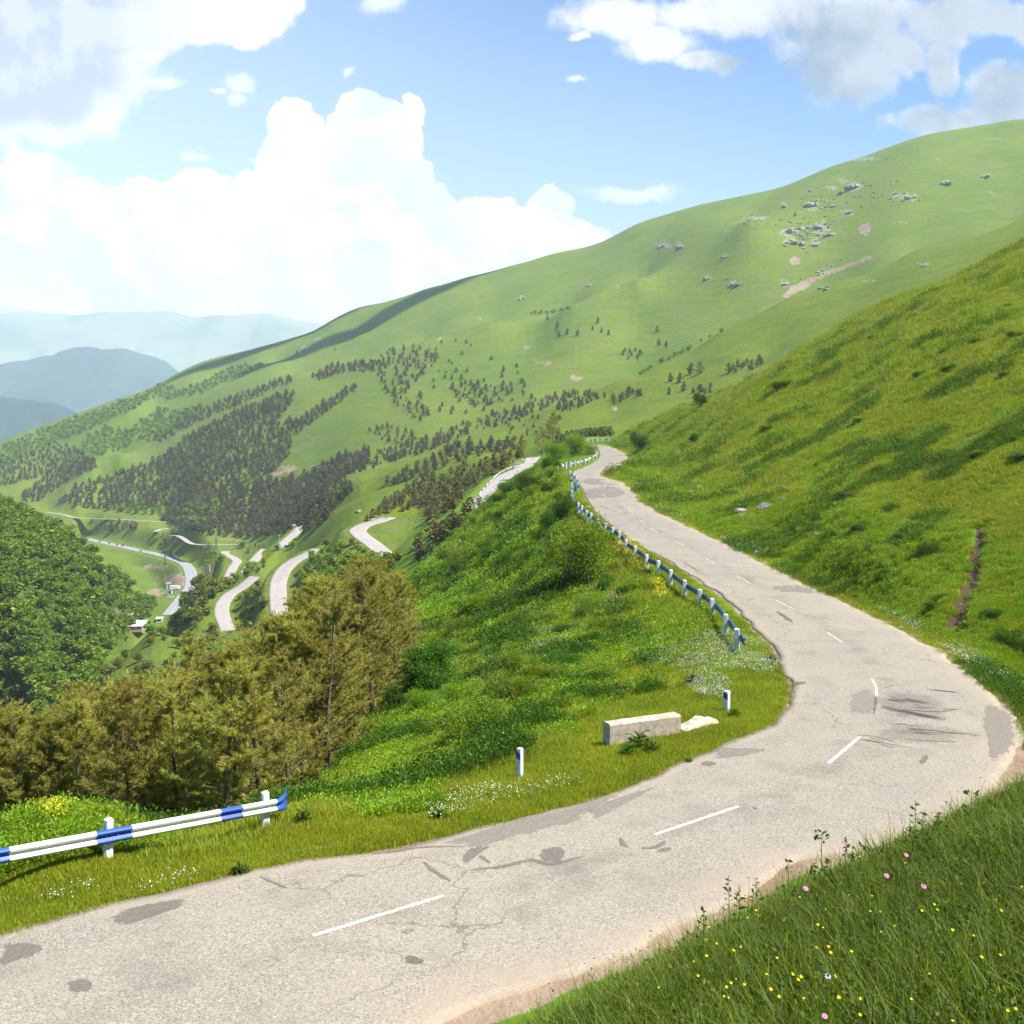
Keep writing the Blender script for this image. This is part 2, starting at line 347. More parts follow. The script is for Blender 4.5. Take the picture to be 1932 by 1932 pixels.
# great slope: feet, middle ridges, skyline
rail((1400, 600, 1150), (1200, 690, 1120), (1000, 740, 1080), (1000, 650, 1300), (1200, 600, 1300), (1500, 520, 1250), (1700, 430, 1300), (1932, 380, 1350), (800, 780, 1100), (800, 700, 1280), (600, 860, 1130), (600, 780, 1260), (500, 900, 1140), (400, 940, 1130), (400, 880, 1230), (300, 900, 1330), (200, 940, 1330))
rail((1700, 325, 1560), (1418, 410, 1480), (1208, 526, 1430), (1130, 558, 1420), (1070, 582, 1400), (930, 602, 1480), (800, 640, 1500), (679, 676, 1500), (560, 705, 1520), (450, 742, 1540), (334, 809, 1500), (225, 855, 1430), (176, 880, 1400), (120, 915, 1380), (53, 943, 1360))
rail((1418, 416, 1590), (1208, 533, 1550), (1070, 588, 1540), (930, 607, 1620), (800, 645, 1640), (679, 682, 1650), (560, 711, 1660), (334, 812, 1570), (225, 858, 1520), (120, 918, 1450))
rail((679, 633, 1900), (527, 683, 1900), (422, 728, 1880), (352, 749, 1860), (246, 767, 1850), (160, 800, 1850))
rail((679, 636, 1985), (527, 687, 1985), (422, 732, 1975), (300, 762, 1940))
rail((1932, 233, 1750), (1850, 248, 1780), (1750, 262, 1800), (1640, 300, 1820), (1560, 322, 1850), (1400, 375, 1880), (1300, 400, 1900), (1200, 430, 1950), (1050, 485, 2000), (960, 508, 2050), (880, 525, 2080), (800, 545, 2100), (730, 572, 2120), (679, 584, 2150), (622, 605, 2180), (598, 620, 2200), (550, 635, 2212), (500, 650, 2222), (450, 665, 2230), (420, 674, 2226), (387, 683, 2220), (327, 711, 2200), (246, 746, 2180), (169, 774, 2150), (105, 795, 2100), (35, 820, 2050), (0, 837, 2030), (-200, 930, 1950), (-500, 1000, 1900), (2200, 200, 1750), (2500, 180, 1700))
rail((1932, 330, 2500), (1500, 420, 2550), (1100, 560, 2650), (800, 650, 2750), (500, 760, 2850), (250, 830, 2800), (0, 900, 2700), (-300, 980, 2700), (2300, 300, 2400))
rail((1932, 620, 4600), (1300, 800, 4600), (800, 850, 4600), (300, 900, 4600), (-200, 950, 4600))
C_ = np.array(C_)
KU = 4.0
def _phi(r2): return np.where(r2 > 1e-12, 0.5*r2*np.log(np.maximum(r2, 1e-12)), 0)
def tps_fit(C, lam=2e-4):
    X = np.c_[C[:, 0]*KU, C[:, 1]]; n = len(X)
    r2 = ((X[:, None]-X[None])**2).sum(-1); A = np.zeros((n+3, n+3)); A[:n, :n] = _phi(r2)+lam*np.eye(n)
    A[:n, n:] = np.c_[np.ones(n), X]; A[n:, :n] = A[:n, n:].T
    return X, np.linalg.solve(A, np.r_[C[:, 2], 0, 0, 0])
def tps_eval(X, co, u, s):
    u = np.asarray(u).ravel()*KU; s = np.asarray(s).ravel(); out = np.zeros(len(u)); n = len(X)
    for i in range(0, len(u), 40000):
        q = np.c_[u[i:i+40000], s[i:i+40000]]; r2 = ((q[:, None]-X[None])**2).sum(-1)
        out[i:i+40000] = _phi(r2) @ co[:n] + co[n] + q @ co[n+1:]
    return out
TX, TC = tps_fit(C_)

# grid in (X/Y, ln Y)
U = np.concatenate([-0.66 - np.cumsum(np.geomspace(0.004, 0.34, 40))[::-1], np.arange(-0.66, 0.6601, 0.002), 0.66 + np.cumsum(np.geomspace(0.004, 0.34, 40))])
S = np.arange(math.log(1.0), math.log(4600), 0.008)
nu, ns = len(U), len(S)
uc = np.concatenate([np.linspace(U[0], -0.8, 12), np.linspace(-0.76, 0.76, 170), np.linspace(0.8, U[-1], 12)]); sc = np.arange(math.log(10), math.log(4600)+0.03, 0.022)
Gc = tps_eval(TX, TC, *np.meshgrid(np.clip(uc, -0.95, 0.95), sc)).reshape(len(sc), len(uc))
def lerp2(G, xs, ys, x, y):
    ix = np.interp(x, xs, np.arange(len(xs))); iy = np.interp(y, ys, np.arange(len(ys)))
    i0 = np.clip(ix.astype(int), 0, len(xs)-2); j0 = np.clip(iy.astype(int), 0, len(ys)-2); fx = ix-i0; fy = iy-j0
    return (G[j0, i0]*(1-fx)+G[j0, i0+1]*fx)*(1-fy)+(G[j0+1, i0]*(1-fx)+G[j0+1, i0+1]*fx)*fy
UU, SS = np.meshgrid(U, S); YY = np.exp(SS); XX = UU*YY
Wt = lerp2(Gc, uc, sc, UU, SS)
ZT = Wt*YY
# near ground beside the camera, from the distance to the road's outer edge
def seg_nearest(px, py, L):
    """nearest vertex index on polyline L and signed side"""
    n = len(px); best = np.empty(n, int)
    for i in range(0, n, 60000):
        d = (px[i:i+60000, None]-L[None, :, 0])**2 + (py[i:i+60000, None]-L[None, :, 1])**2
        best[i:i+60000] = d.argmin(1)
    return best
def near_z(x, y):
    sh = x.shape; x = x.ravel(); y = y.ravel()
    L = OUT[:14*20:2]
    k = seg_nearest(x, y, L); kk = np.clip(k, 0, len(L)-2)
    t = L[kk+1, :2]-L[kk, :2]; t /= np.linalg.norm(t, axis=1)[:, None]+1e-9
    rx = x-L[kk, 0]; ry = y-L[kk, 1]
    d = rx*t[:, 1]-ry*t[:, 0]                     # + on the camera's side
    dist = np.hypot(x-L[k, 0], y-L[k, 1]); d = np.where(np.abs(d) < dist*0.3, np.sign(d)*dist, d)
    h = np.interp(d, [-60, -40, -12, 0, 0.5, 1.3, 3.0, 5.0, 7.0, 9.0, 12.3, 20, 60], [-28, -15, -0.2, 0, 0.03, 0.25, 1.55, 3.15, 4.72, 5.75, 7.35, 11.0, 32])
    return (-9+h).reshape(sh), d.reshape(sh)
jn = int(np.searchsorted(S, math.log(46)))
zn, dn = near_z(XX[:jn], YY[:jn])
lo = np.where(dn > 0, math.log(27), math.log(15)); hi = np.where(dn > 0, math.log(40), math.log(21))
tt = np.clip((SS[:jn]-lo)/(hi-lo), 0, 1); tt = tt*tt*(3-2*tt)
ZT[:jn] = zn*(1-tt) + ZT[:jn]*tt
# relief of its own at every scale
for lam, amp, sd_ in ((2.2, .040, 1), (6, .040, 2), (15, .032, 3), (40, .022, 4), (110, .026, 5), (260, .030, 6)):
    wgt = smooth(np.log(lam/YY), math.log(0.012), math.log(0.04))*(1-smooth(np.log(lam/YY), math.log(0.12), math.log(0.30)))
    if wgt.max() <= 0: continue
    nx, ny = (XX*0.8+YY*0.6)/lam, (YY*0.8-XX*0.6)/lam
    if lam >= 40: nx = nx*0.45                      # gullies run down the slope
    ZT += 2*amp*lam*wgt*vnoise(nx, ny, sd_)
# the ground meets every road
def carve(ZT, L, half, z_off, blend, jmax, flat=0.6):
    x = XX[:jmax].ravel(); y = YY[:jmax].ravel()
    bx = (x > L[:, 0].min()-blend-8) & (x < L[:, 0].max()+blend+8) & (y > L[:, 1].min()-blend-8) & (y < L[:, 1].max()+blend+8)
    idx = np.nonzero(bx)[0]
    if len(idx) == 0: return
    k = seg_nearest(x[idx], y[idx], L); dist = np.hypot(x[idx]-L[k, 0], y[idx]-L[k, 1]) - half[k]
    t = smooth(dist, flat, blend); Zf = ZT[:jmax].ravel(); Zf[idx] = (L[k, 2]+z_off)*(1-t) + Zf[idx]*t
    ZT[:jmax] = Zf.reshape(jmax, nu)
_m = np.clip(np.searchsorted(S, math.log(310)), 0, ns)
# finer line along the main road
def dens(L, h, n=3):
    i = np.linspace(0, len(L)-1, (len(L)-1)*n+1); f = lambda a: np.interp(i, np.arange(len(L)), a)
    return np.c_[f(L[:, 0]), f(L[:, 1]), f(L[:, 2])], f(h)
DM, DH = dens(MID, HALF, 2)
ID_, OD_ = dens(INN, HALF, 4)[0][60:], dens(OUT, HALF, 4)[0][60:]
EDGE = np.vstack([ID_, OD_]); RPOLY = [tuple(p[:2]) for p in INN[15:]] + [tuple(p[:2]) for p in OUT[15:][::-1]]
def inpoly(px, py, poly):
    px = np.asarray(px); py = np.asarray(py); c = np.zeros(px.shape, bool); n = len(poly)
    for i in range(n):
        x1, y1 = poly[i]; x2, y2 = poly[(i+1) % n]
        if y1 == y2: continue
        c ^= ((y1 > py) != (y2 > py)) & (px < (x2-x1)*(py-y1)/(y2-y1)+x1)
    return c
def road_dist(x, y):
    '''distance outside the asphalt (0 on it), the height of the nearest rim, + side = the camera's side'''
    sh = np.shape(x); x = np.ravel(x); y = np.ravel(y); k = seg_nearest(x, y, EDGE)
    d = np.hypot(x-EDGE[k, 0], y-EDGE[k, 1]); ins = inpoly(x, y, RPOLY); km = seg_nearest(x, y, DM)
    return np.where(ins, 0, d).reshape(sh), np.where(ins, DM[km, 2], EDGE[k, 2]).reshape(sh), np.where(k >= len(ID_), 1, -1).reshape(sh)
RD, RZ, RS = road_dist(XX[:_m], YY[:_m])
_t = smooth(RD, 0.25, 3.6); ZT[:_m] = (RZ-0.035)*(1-_t)+ZT[:_m]*_t
for kname, L, hw in LROADS:
    jm = min(ns, int(np.searchsorted(S, math.log(L[:, 1].max()+30)))+2)
    carve(ZT, dens(L, L[:, 2], 3)[0], np.full(3*(len(L)-1)+1, hw), -0.15, 9.0 if kname != 'highway' else 22.0, jm, 1.2)
# the earth gully that runs down the right-hand hill beside the bend
gul = np.array([at(1846, 985, 54), at(1845, 1020, 52.5), at(1838, 1060, 51), at(1824, 1100, 49.5), at(1812, 1140, 47.8), at(1805, 1172, 46.3)])
WG = ZT/YY
def ground_w(u, s): return lerp2(ZT/YY if False else WG, U, S, u, s)
def ground(x, y):
    x = np.asarray(x, float); y = np.maximum(np.asarray(y, float), 1.0)
    return lerp2(WG, U, S, x/y, np.log(y))*y
def hit(px, py, ymin=2.0, ymax=4500.0):
    """first ground met by sight lines; arrays in, (n,3) out (nan where none)"""
    px = np.atleast_1d(np.asarray(px, float)); py = np.atleast_1d(np.asarray(py, float))
    u, w = ray(px, py); iu = np.clip(np.interp(u, U, np.arange(nu)), 0, nu-1.001); i0 = iu.astype(int); f = iu-i0
    out = np.full((len(px), 3), np.nan)
    ymin = np.broadcast_to(ymin, px.shape); ymax = np.broadcast_to(ymax, px.shape)
    for a in range(0, len(px), 2000):
        b = slice(a, a+2000)
        prof = WG[:, i0[b]]*(1-f[b]) + WG[:, i0[b]+1]*f[b]
        ok = (prof >= w[b][None]) & (YY[:, :1] >= ymin[b][None]) & (YY[:, :1] <= ymax[b][None])
        j = ok.argmax(0); any_ = ok.any(0)
        jj = np.maximum(j, 1); c_ = np.arange(prof.shape[1])
        w0 = prof[jj-1, c_]; w1 = prof[jj, c_]; t = np.clip((w[b]-w0)/np.where(abs(w1-w0) < 1e-9, 1, w1-w0), 0, 1)
        t = np.where(w0 >= w[b], 1.0, t)
        s = S[jj-1]+(S[jj]-S[jj-1])*t; y = np.exp(s)
        r_ = np.c_[u[b]*y, y, (w0*(1-t)+w1*t)*y]; r_[~any_] = np.nan; out[b] = r_
    return out
gh = hit([1848, 1846, 1841, 1830, 1818, 1806, 1803], [985, 1020, 1055, 1095, 1130, 1165, 1180], 40)
GUL = catmull(gh, 14)
_hx = (XX[:_m]*.55+YY[:_m]*.83); _hy = (YY[:_m]*.55-XX[:_m]*.83)
_hw = smooth(RD, 4, 12)*(RS > 0)*smooth(YY[:_m], 24, 40)
ZT[:_m] += _hw*(.38*vnoise(_hx/9, _hy/4.5, 71)+.16*vnoise(_hx/4, _hy/2.0, 72)+1.2*vnoise(_hx/26, _hy/13, 73))
_lw = smooth(RD, 4, 10)*(RS < 0)*smooth(YY[:_m], 42, 62)
ZT[:_m] += _lw*(.5*vnoise(XX[:_m]/6, YY[:_m]/6, 75)+.35*vnoise(XX[:_m]/2.8, YY[:_m]/2.8, 76))
k = seg_nearest(XX[:jn+60].ravel(), YY[:jn+60].ravel(), GUL); gd = np.hypot(XX[:jn+60].ravel()-GUL[k, 0], YY[:jn+60].ravel()-GUL[k, 1]).reshape(XX[:jn+60].shape)
ZT[:jn+60] -= 0.30*np.exp(-(gd/0.5)**2); gd = gd*np.maximum(.6, 1+1.3*fbm(XX[:jn+60]*1.6, YY[:jn+60]*1.6, 61, 4))*np.interp(k, [0, 18, 45, len(GUL)-12, len(GUL)], [2.2, 1.3, .75, .62, 1.3]).reshape(gd.shape)
WG = ZT/YY
print('terrain', round(time.time()-T0, 1))
# ------------------------------------------------------------------ materials
def new_mat(name):
    m = bpy.data.materials.new(name); m.use_nodes = True; t = NT(m.node_tree); t.n.clear()
    out = t.new('ShaderNodeOutputMaterial'); return m, t, out
def finish(t, out, color, rough=0.8, normal=None, spec=0.3, sub=None, metallic=0.0):
    b = t.new('ShaderNodeBsdfPrincipled'); t.put(b.inputs['Base Color'], color); t.put(b.inputs['Roughness'], rough)
    b.inputs['Specular IOR Level'].default_value = spec; b.inputs['Metallic'].default_value = metallic
    if normal is not None: t.l.new(normal, b.inputs['Normal'])
    t.l.new(b.outputs[0], out.inputs['Surface']); return b
def bump(t, h, strength=0.5, dist=0.05, normal=None):
    b = t.new('ShaderNodeBump'); b.inputs['Strength'].default_value = strength; b.inputs['Distance'].default_value = dist
    t.l.new(h, b.inputs['Height'])
    if normal is not None: t.l.new(normal, b.inputs['Normal'])
    return b.outputs[0]
def plain(name, col, rough=0.7, var=0.15, scale=6.0, spec=0.3, metallic=0.0, bumps=0.0):
    m, t, out = new_mat(name)
    co = t.new('ShaderNodeTexCoord').outputs['Object']
    n = t.noise(co, scale, 5, 0.6)
    f = t.ramp(n, 0.3, 0.7, 1-var, 1+var)
    c = t.vmath('SCALE', (col[0], col[1], col[2]), None); nd = c.node; t.l.new(f, nd.inputs[3])
    nm = bump(t, n, 0.5, bumps) if bumps else None
    finish(t, out, c, rough, nm, spec, metallic=metallic); return m
def leafy(name, cols, trans=0.35, rough=0.6, scale=0.35, hue=0.04, val=0.25, spec=0.25):
    """leaf or needle material: colour varies per object and from clump to clump; light comes through the leaves"""
    m, t, out = new_mat(name)
    geo = t.new('ShaderNodeNewGeometry'); oi = t.new('ShaderNodeObjectInfo')
    n = t.noise(geo.outputs['Position'], scale, 4, 0.6)
    r = geo.outputs['Random Per Island']
    c = t.mix(t.ramp(n, 0.32, 0.68), cols[0], cols[1])
    if len(cols) > 2: c = t.mix(t.ramp(r, 0.72, 0.95), c, cols[2])
    h = t.new('ShaderNodeHueSaturation'); t.l.new(c, h.inputs['Color'])
    t.put(h.inputs['Hue'], t.ramp(oi.outputs['Random'], 0, 1, 0.5-hue, 0.5+hue*0.6, smooth=False))
    t.put(h.inputs['Value'], t.math('ADD', t.ramp(oi.outputs['Random'], 0, 1, 1-val, 1+val*0.4, smooth=False), t.ramp(r, 0, 1, -0.2, 0.2, smooth=False)))
    d = t.new('ShaderNodeBsdfPrincipled'); t.l.new(h.outputs[0], d.inputs['Base Color']); d.inputs['Roughness'].default_value = rough; d.inputs['Specular IOR Level'].default_value = spec
    tr = t.new('ShaderNodeBsdfTranslucent'); t.l.new(t.mix(1.0, h.outputs[0], (1.15, 1.1, 0.55), 'MULTIPLY'), tr.inputs['Color'])
    ms = t.new('ShaderNodeMixShader'); ms.inputs[0].default_value = trans
    t.l.new(d.outputs[0], ms.inputs[1]); t.l.new(tr.outputs[0], ms.inputs[2]); t.l.new(ms.outputs[0], out.inputs['Surface']); return m

def ground_material(name, far):
    m, t, out = new_mat(name)
    P = t.new('ShaderNodeNewGeometry').outputs['Position']
    dry = t.attr('dry'); rock = t.attr('rock'); dirt = t.attr('dirt'); wood = t.attr('wood')
    big = t.noise(P, 0.006 if far else 0.06, 5, 0.6); mid = t.noise(P, 0.035 if far else 0.4, 5, 0.65); fine = t.noise(P, 0.35 if far else 4.0, 6, 0.7)
    g1 = t.mix(t.ramp(big, 0.35, 0.65), (0.098, 0.168, 0.010), (0.150, 0.205, 0.014))
    g2 = t.mix(t.ramp(mid, 0.40, 0.66), g1, (0.140, 0.175, 0.035) if far else (0.100, 0.185, 0.012))
    g3 = t.mix(dry, g2, t.mix(t.ramp(mid, 0.35, 0.65), (0.150, 0.190, 0.010), (0.105, 0.165, 0.008)))
    g3 = t.mix(t.ramp(fine, 0.52, 0.72, 0, 0.55), g3, (0.055, 0.100, 0.010))
    g3 = t.mix(wood, g3, t.mix(fine, (0.035, 0.075, 0.012), (0.060, 0.115, 0.015)))
    if far:
        st = t.noise(t.vmath('MULTIPLY', P, (0.022, 0.022, 0.30)), 1.0, 6, 0.65)
        g3 = t.mix(t.ramp(st, 0.50, 0.68, 0, 0.40), g3, (0.060, 0.105, 0.012)); g3 = t.mix(t.ramp(st, 0.46, 0.30, 0, 0.30), g3, (0.20, 0.215, 0.050))
    dc = t.mix(t.ramp(mid, 0.35, 0.65), (0.230, 0.155, 0.100), (0.340, 0.260, 0.180))
    if far:
        sp = t.math('MULTIPLY', t.ramp(t.noise(P, 0.12, 3, 0.5), 0.60, 0.70), t.ramp(t.noise(P, 0.9, 3, 0.7), 0.56, 0.64))
        g3 = t.mix(t.math('MULTIPLY', sp, 0.5), g3, (0.26, 0.24, 0.20))
    rk = t.mix(t.ramp(t.noise(P, 0.5 if far else 3.0, 6, 0.75), 0.35, 0.65), (0.16, 0.145, 0.135), (0.44, 0.40, 0.35))
    c = t.mix(t.ramp(t.math('ADD', dirt, t.math('MULTIPLY', t.math('SUBTRACT', fine, 0.5), 0.9)), 0.38, 0.58), g3, dc)
    c = t.mix(t.ramp(t.math('ADD', t.attr('earth'), t.math('MULTIPLY', t.math('SUBTRACT', fine, 0.5), 0.9)), 0.35, 0.6), c, t.mix(fine, (0.055, 0.032, 0.022), (0.125, 0.078, 0.054)))
    c = t.mix(t.ramp(t.math('ADD', rock, t.math('MULTIPLY', t.math('SUBTRACT', t.noise(P, 0.25 if far else 2.0, 6, 0.75), 0.5), t.math('MINIMUM', 2.2, t.math('MULTIPLY', rock, 5.0)))), 0.42, 0.58), c, rk)
    hgt = t.math('ADD', fine, t.math('MULTIPLY', mid, 1.5))
    nm = bump(t, hgt, 0.9, 1.6 if far else 0.12)
    finish(t, out, c, 0.95, nm, 0.1); return m
M_ground = ground_material('meadow_ground', False); M_mount = ground_material('mountain_grass', True)

# ------------------------------------------------------------------ masks that colour the ground, on the ground's own places
dry = np.zeros_like(ZT); rock = np.zeros_like(ZT); dirt = np.zeros_like(ZT); wood = np.zeros_like(ZT)
dm = RD; side = RS
nz = fbm(XX[:_m]*0.3, YY[:_m]*0.3, 5, 4)
dry[:_m] = np.where(side > 0, smooth(dm, 4, 14)*(0.55+0.7*nz+0.35*smooth(ZT[:_m], -9, 15)), 0)
dirt[:_m] = np.where(side > 0, 1-smooth(dm, 0.1, 0.55+0.9*(nz+.3)), 0.9*(1-smooth(dm, 0.05, 0.30+0.4*nz)))
dirt[:_m] = np.maximum(dirt[:_m], np.where((side > 0) & (YY[:_m] < 34) & (XX[:_m] > 8), 1-smooth(dm, 0.5, 1.6), 0))
earth = np.zeros_like(ZT); earth[:jn+60] = 1.25*np.exp(-(gd/0.36)**2)
def spot(G, px, py, rx, ry, amt=1.0, jit=0.35, ymin=2.0):
    u, w = ray(px, py); h_ = hit([px], [py], ymin)[0]
    if np.isnan(h_[0]): return
    y0 = h_[1]; r = rx/FPX*y0
    sel = (abs(XX-h_[0]) < 3*r) & (abs(YY-y0) < 12*r)
    pxx, pyy = proj(XX[sel], YY[sel], ZT[sel])
    q = np.hypot((pxx-px)/rx, (pyy-py)/ry) + jit*2*fbm(XX[sel]/r*1.7, YY[sel]/r*1.7, 9, 3)
    G[sel] = np.maximum(G[sel], amt*(1-smooth(q, 0.6, 1.15)))
# rocks and scree on the great slope, bare banks near the road
ROCKSPOTS = [(1532, 388, 16, 12), (1545, 430, 24, 16), (1540, 458, 14, 12), (1490, 438, 26, 10), (1490, 456, 16, 12), (1610, 352, 22, 14), (1480, 385, 12, 6), (1715, 372, 24, 10), (1690, 365, 14, 8), (1785, 345, 16, 7),
             (1482, 535, 14, 12), (1385, 533, 16, 7), (1335, 523, 8, 8), (1250, 462, 24, 9), (1282, 462, 10, 12), (1370, 480, 12, 5), (1600, 400, 18, 10), (1635, 300, 40, 5), (1770, 300, 14, 5), (1860, 330, 16, 4), (1870, 365, 14, 4), (1590, 340, 12, 8), (1370, 435, 12, 5), (1430, 410, 30, 5), (1880, 262, 30, 4), (1740, 498, 18, 4), (1640, 530, 16, 4), (1112, 536, 7, 4), (1165, 540, 8, 5), (985, 560, 7, 7), (1700, 420, 20, 4), (1570, 355, 20, 7),
             (600, 640, 12, 5), (575, 655, 14, 5), (830, 640, 10, 5), (905, 540+60, 8, 4), (995, 655, 10, 6), (1010, 680, 8, 6), (1096, 715, 12, 6), (1160, 770, 9, 6)]
for a in ROCKSPOTS: spot(rock, *a, amt=0.47, ymin=600)
for a in [(1632, 432, 12, 13), (1500, 492, 12, 8), (1492, 552, 12, 5), (1505, 543, 16, 8), (1518, 536, 14, 7), (1532, 529, 12, 5), (1545, 523, 12, 4.5), (1558, 517, 12, 4.5), (1570, 511, 12, 4.5), (1583, 507, 12, 4), (1596, 503, 12, 4), (1610, 498, 12, 3.5), (1624, 493, 12, 3), (1640, 487, 12, 3), (1484, 558, 8, 4)]: spot(dirt, *a, amt=1.0, jit=0.2, ymin=600)
for a in [(545, 885, 22, 8), (520, 893, 14, 8), (590, 880, 10, 4), (1030, 685, 14, 6), (1085, 712, 10, 6), (905, 920-60, 4, 3)]: spot(dirt, *a, amt=0.75, ymin=500)
for a in [(1478, 1010-90, 7, 7), (1402, 968, 10, 9), (1448, 960, 14, 6), (1305, 1010-80, 8, 8), (1330, 930, 9, 4), (1540, 1005, 12, 4), (1545, 985, 14, 5), (1405, 895, 10, 6), (1280, 855, 8, 7), (1260, 905, 5, 4), (1700, 850, 5, 2), (1605, 1050, 6, 4)]: spot(dirt, *a, amt=0.9, ymin=30)
for a in [(300, 1118, 26, 8), (330, 1085, 0.1, 0.1), (330, 1095, 26, 16), (355, 1140, 22, 12), (372, 1105, 0.1, 0.1), (225, 1155, 14, 7), (380, 1085, 7, 22)]: spot(dirt, *a, amt=0.9, jit=0.15, ymin=500)
for a in [(400, 1018, 56, 5), (440, 1018, 30, 5), (290, 1070, 34, 8)]: spot(dirt, *a, amt=0.52, ymin=600)
# verge bare patches
for a in [(108, 1700, 26, 6), (265, 1620, 12, 4), (30, 1718, 20, 5)]: spot(dirt, *a, amt=0.8, ymin=15)
WOODPOLY = [[(-400, 780), (0, 930), (165, 1028), (292, 1140), (285, 1160), (215, 1215), (150, 1330), (60, 1420), (-400, 1500)]]
PXG, PYG = proj(XX, YY, ZT)
_s2 = inpoly(PXG, PYG, [(1960, 400), (1733, 468), (1485, 562), (1358, 625), (1208, 704), (1026, 769), (832, 846), (639, 912), (560, 1000), (900, 960), (1200, 860), (1960, 560)]) & (YY > 320) & (YY < 1100)
dry[_s2] = .85
wood[inpoly(PXG, PYG, WOODPOLY[0]) & (YY > 250) & (YY < 720)] = 0.85

def grid_piece(name, j0, j1, mat, st='structure'):
    I = np.arange((j1-j0)*nu).reshape(j1-j0, nu)
    F = np.stack([I[:-1, :-1].ravel(), I[:-1, 1:].ravel(), I[1:, 1:].ravel(), I[1:, :-1].ravel()], 1)
    V = np.stack([XX[j0:j1].ravel(), YY[j0:j1].ravel(), ZT[j0:j1].ravel()], 1)
    me = mesh_np(name, V, F, mat, True, attrs=dict(dry=np.clip(dry[j0:j1].ravel(), 0, 1), rock=rock[j0:j1].ravel(), dirt=dirt[j0:j1].ravel(), earth=earth[j0:j1].ravel(), wood=wood[j0:j1].ravel()))
    o = link(name, me); o['kind'] = st; return o
js = int(np.searchsorted(S, math.log(300)))
grid_piece('ground', 0, js+1, M_ground); grid_piece('mountain', js, ns, M_mount)
# the slope goes on behind the camera
xs = np.linspace(-45, 45, 91); ys = np.linspace(-40, 1.0, 42); bx, by = np.meshgrid(xs, ys); bz, _d = near_z(bx, by)
I = np.arange(bx.size).reshape(bx.shape)
me = mesh_np('hillside', np.stack([bx.ravel(), by.ravel(), bz.ravel()], 1), np.stack([I[:-1, :-1].ravel(), I[:-1, 1:].ravel(), I[1:, 1:].ravel(), I[1:, :-1].ravel()], 1), M_ground, True,
             attrs=dict(dry=np.full(bx.size, .4), rock=np.zeros(bx.size), dirt=np.zeros(bx.size), wood=np.zeros(bx.size)))
link('hillside', me)['kind'] = 'structure'

# ------------------------------------------------------------------ road surfaces
def road_mat(name, base, dark, light, worn):
    m, t, out = new_mat(name)
    P = t.new('ShaderNodeNewGeometry').outputs['Position']
    v = t.voro(P, 36, 'F1', 'Color'); sepc = t.new('ShaderNodeSeparateColor'); t.l.new(v, sepc.inputs[0])
    chip = sepc.outputs[0]; n = t.noise(P, 0.55, 5, 0.6); n2 = t.noise(P, 0.16, 4, 0.6); n3 = t.noise(P, 45, 3, 0.7)
    c = t.mix(t.ramp(n2, 0.35, 0.65), base, worn)
    c = t.mix(t.ramp(chip, 0.62, 0.95, 0, 0.62), c, dark)
    c = t.mix(t.ramp(chip, 0.30, 0.02, 0, 0.65), c, light)
    c = t.mix(t.ramp(n, 0.50, 0.70, 0, 0.32), c, dark)
    ac = t.attr('across'); tr_ = t.math('ABSOLUTE', t.math('SUBTRACT', t.math('ABSOLUTE', t.math('SUBTRACT', ac, 0.5)), 0.24))
    c = t.mix(t.math('MULTIPLY', t.ramp(tr_, 0.10, 0.0), t.ramp(t.noise(P, 0.3, 4, 0.6), 0.3, 0.7, 0.1, 0.34)), c, worn)
    c = t.mix(t.math('MULTIPLY', t.ramp(t.math('ABSOLUTE', t.math('SUBTRACT', ac, 0.5)), 0.10, 0.0), t.ramp(t.noise(P, 0.8, 5, 0.7), 0.4, 0.7, 0.0, 0.4)), c, dark)
    # cracks: thin wandering lines
    w2 = t.vmath('ADD', P, t.vmath('SCALE', t.noise(P, 1.5, 3, 0.6, out='Color'), None)); w2.node.inputs[3].default_value = 0.6
    cr = t.voro(w2, 0.42, 'DISTANCE_TO_EDGE'); cm = t.math('MULTIPLY', t.ramp(cr, 0.018, 0.004), t.ramp(t.noise(P, 0.12, 2), 0.50, 0.58))
    c = t.mix(t.math('MULTIPLY', cm, 0.6), c, (0.10, 0.085, 0.07))
    e = t.attr('edge')   # earth and dust along the rims
    em = t.ramp(t.math('ADD', e, t.math('MULTIPLY', t.math('SUBTRACT', n, 0.5), 1.3)), 0.45, 1.0)
    c = t.mix(t.math('MULTIPLY', em, 0.6), c, (0.345, 0.275, 0.20))
    nm = bump(t, t.math('ADD', chip, t.math('MULTIPLY', n3, 0.5)), 0.55, 0.012)
    finish(t, out, c, 0.92, nm, 0.2); return m
M_road = road_mat('chipped_asphalt', (0.246, 0.220, 0.174), (0.112, 0.101, 0.085), (0.42, 0.38, 0.305), (0.282, 0.247, 0.184))
M_old = road_mat('old_pale_asphalt', (0.34, 0.305, 0.275), (0.20, 0.18, 0.16), (0.44, 0.40, 0.36), (0.38, 0.34, 0.31))
M_high = road_mat('grey_asphalt', (0.27, 0.27, 0.28), (0.21, 0.21, 0.22), (0.33, 0.33, 0.33), (0.30, 0.30, 0.31))
M_line = plain('worn_white_paint', (0.44, 0.41, 0.34), 0.8, 0.4, 14)
NA = 26
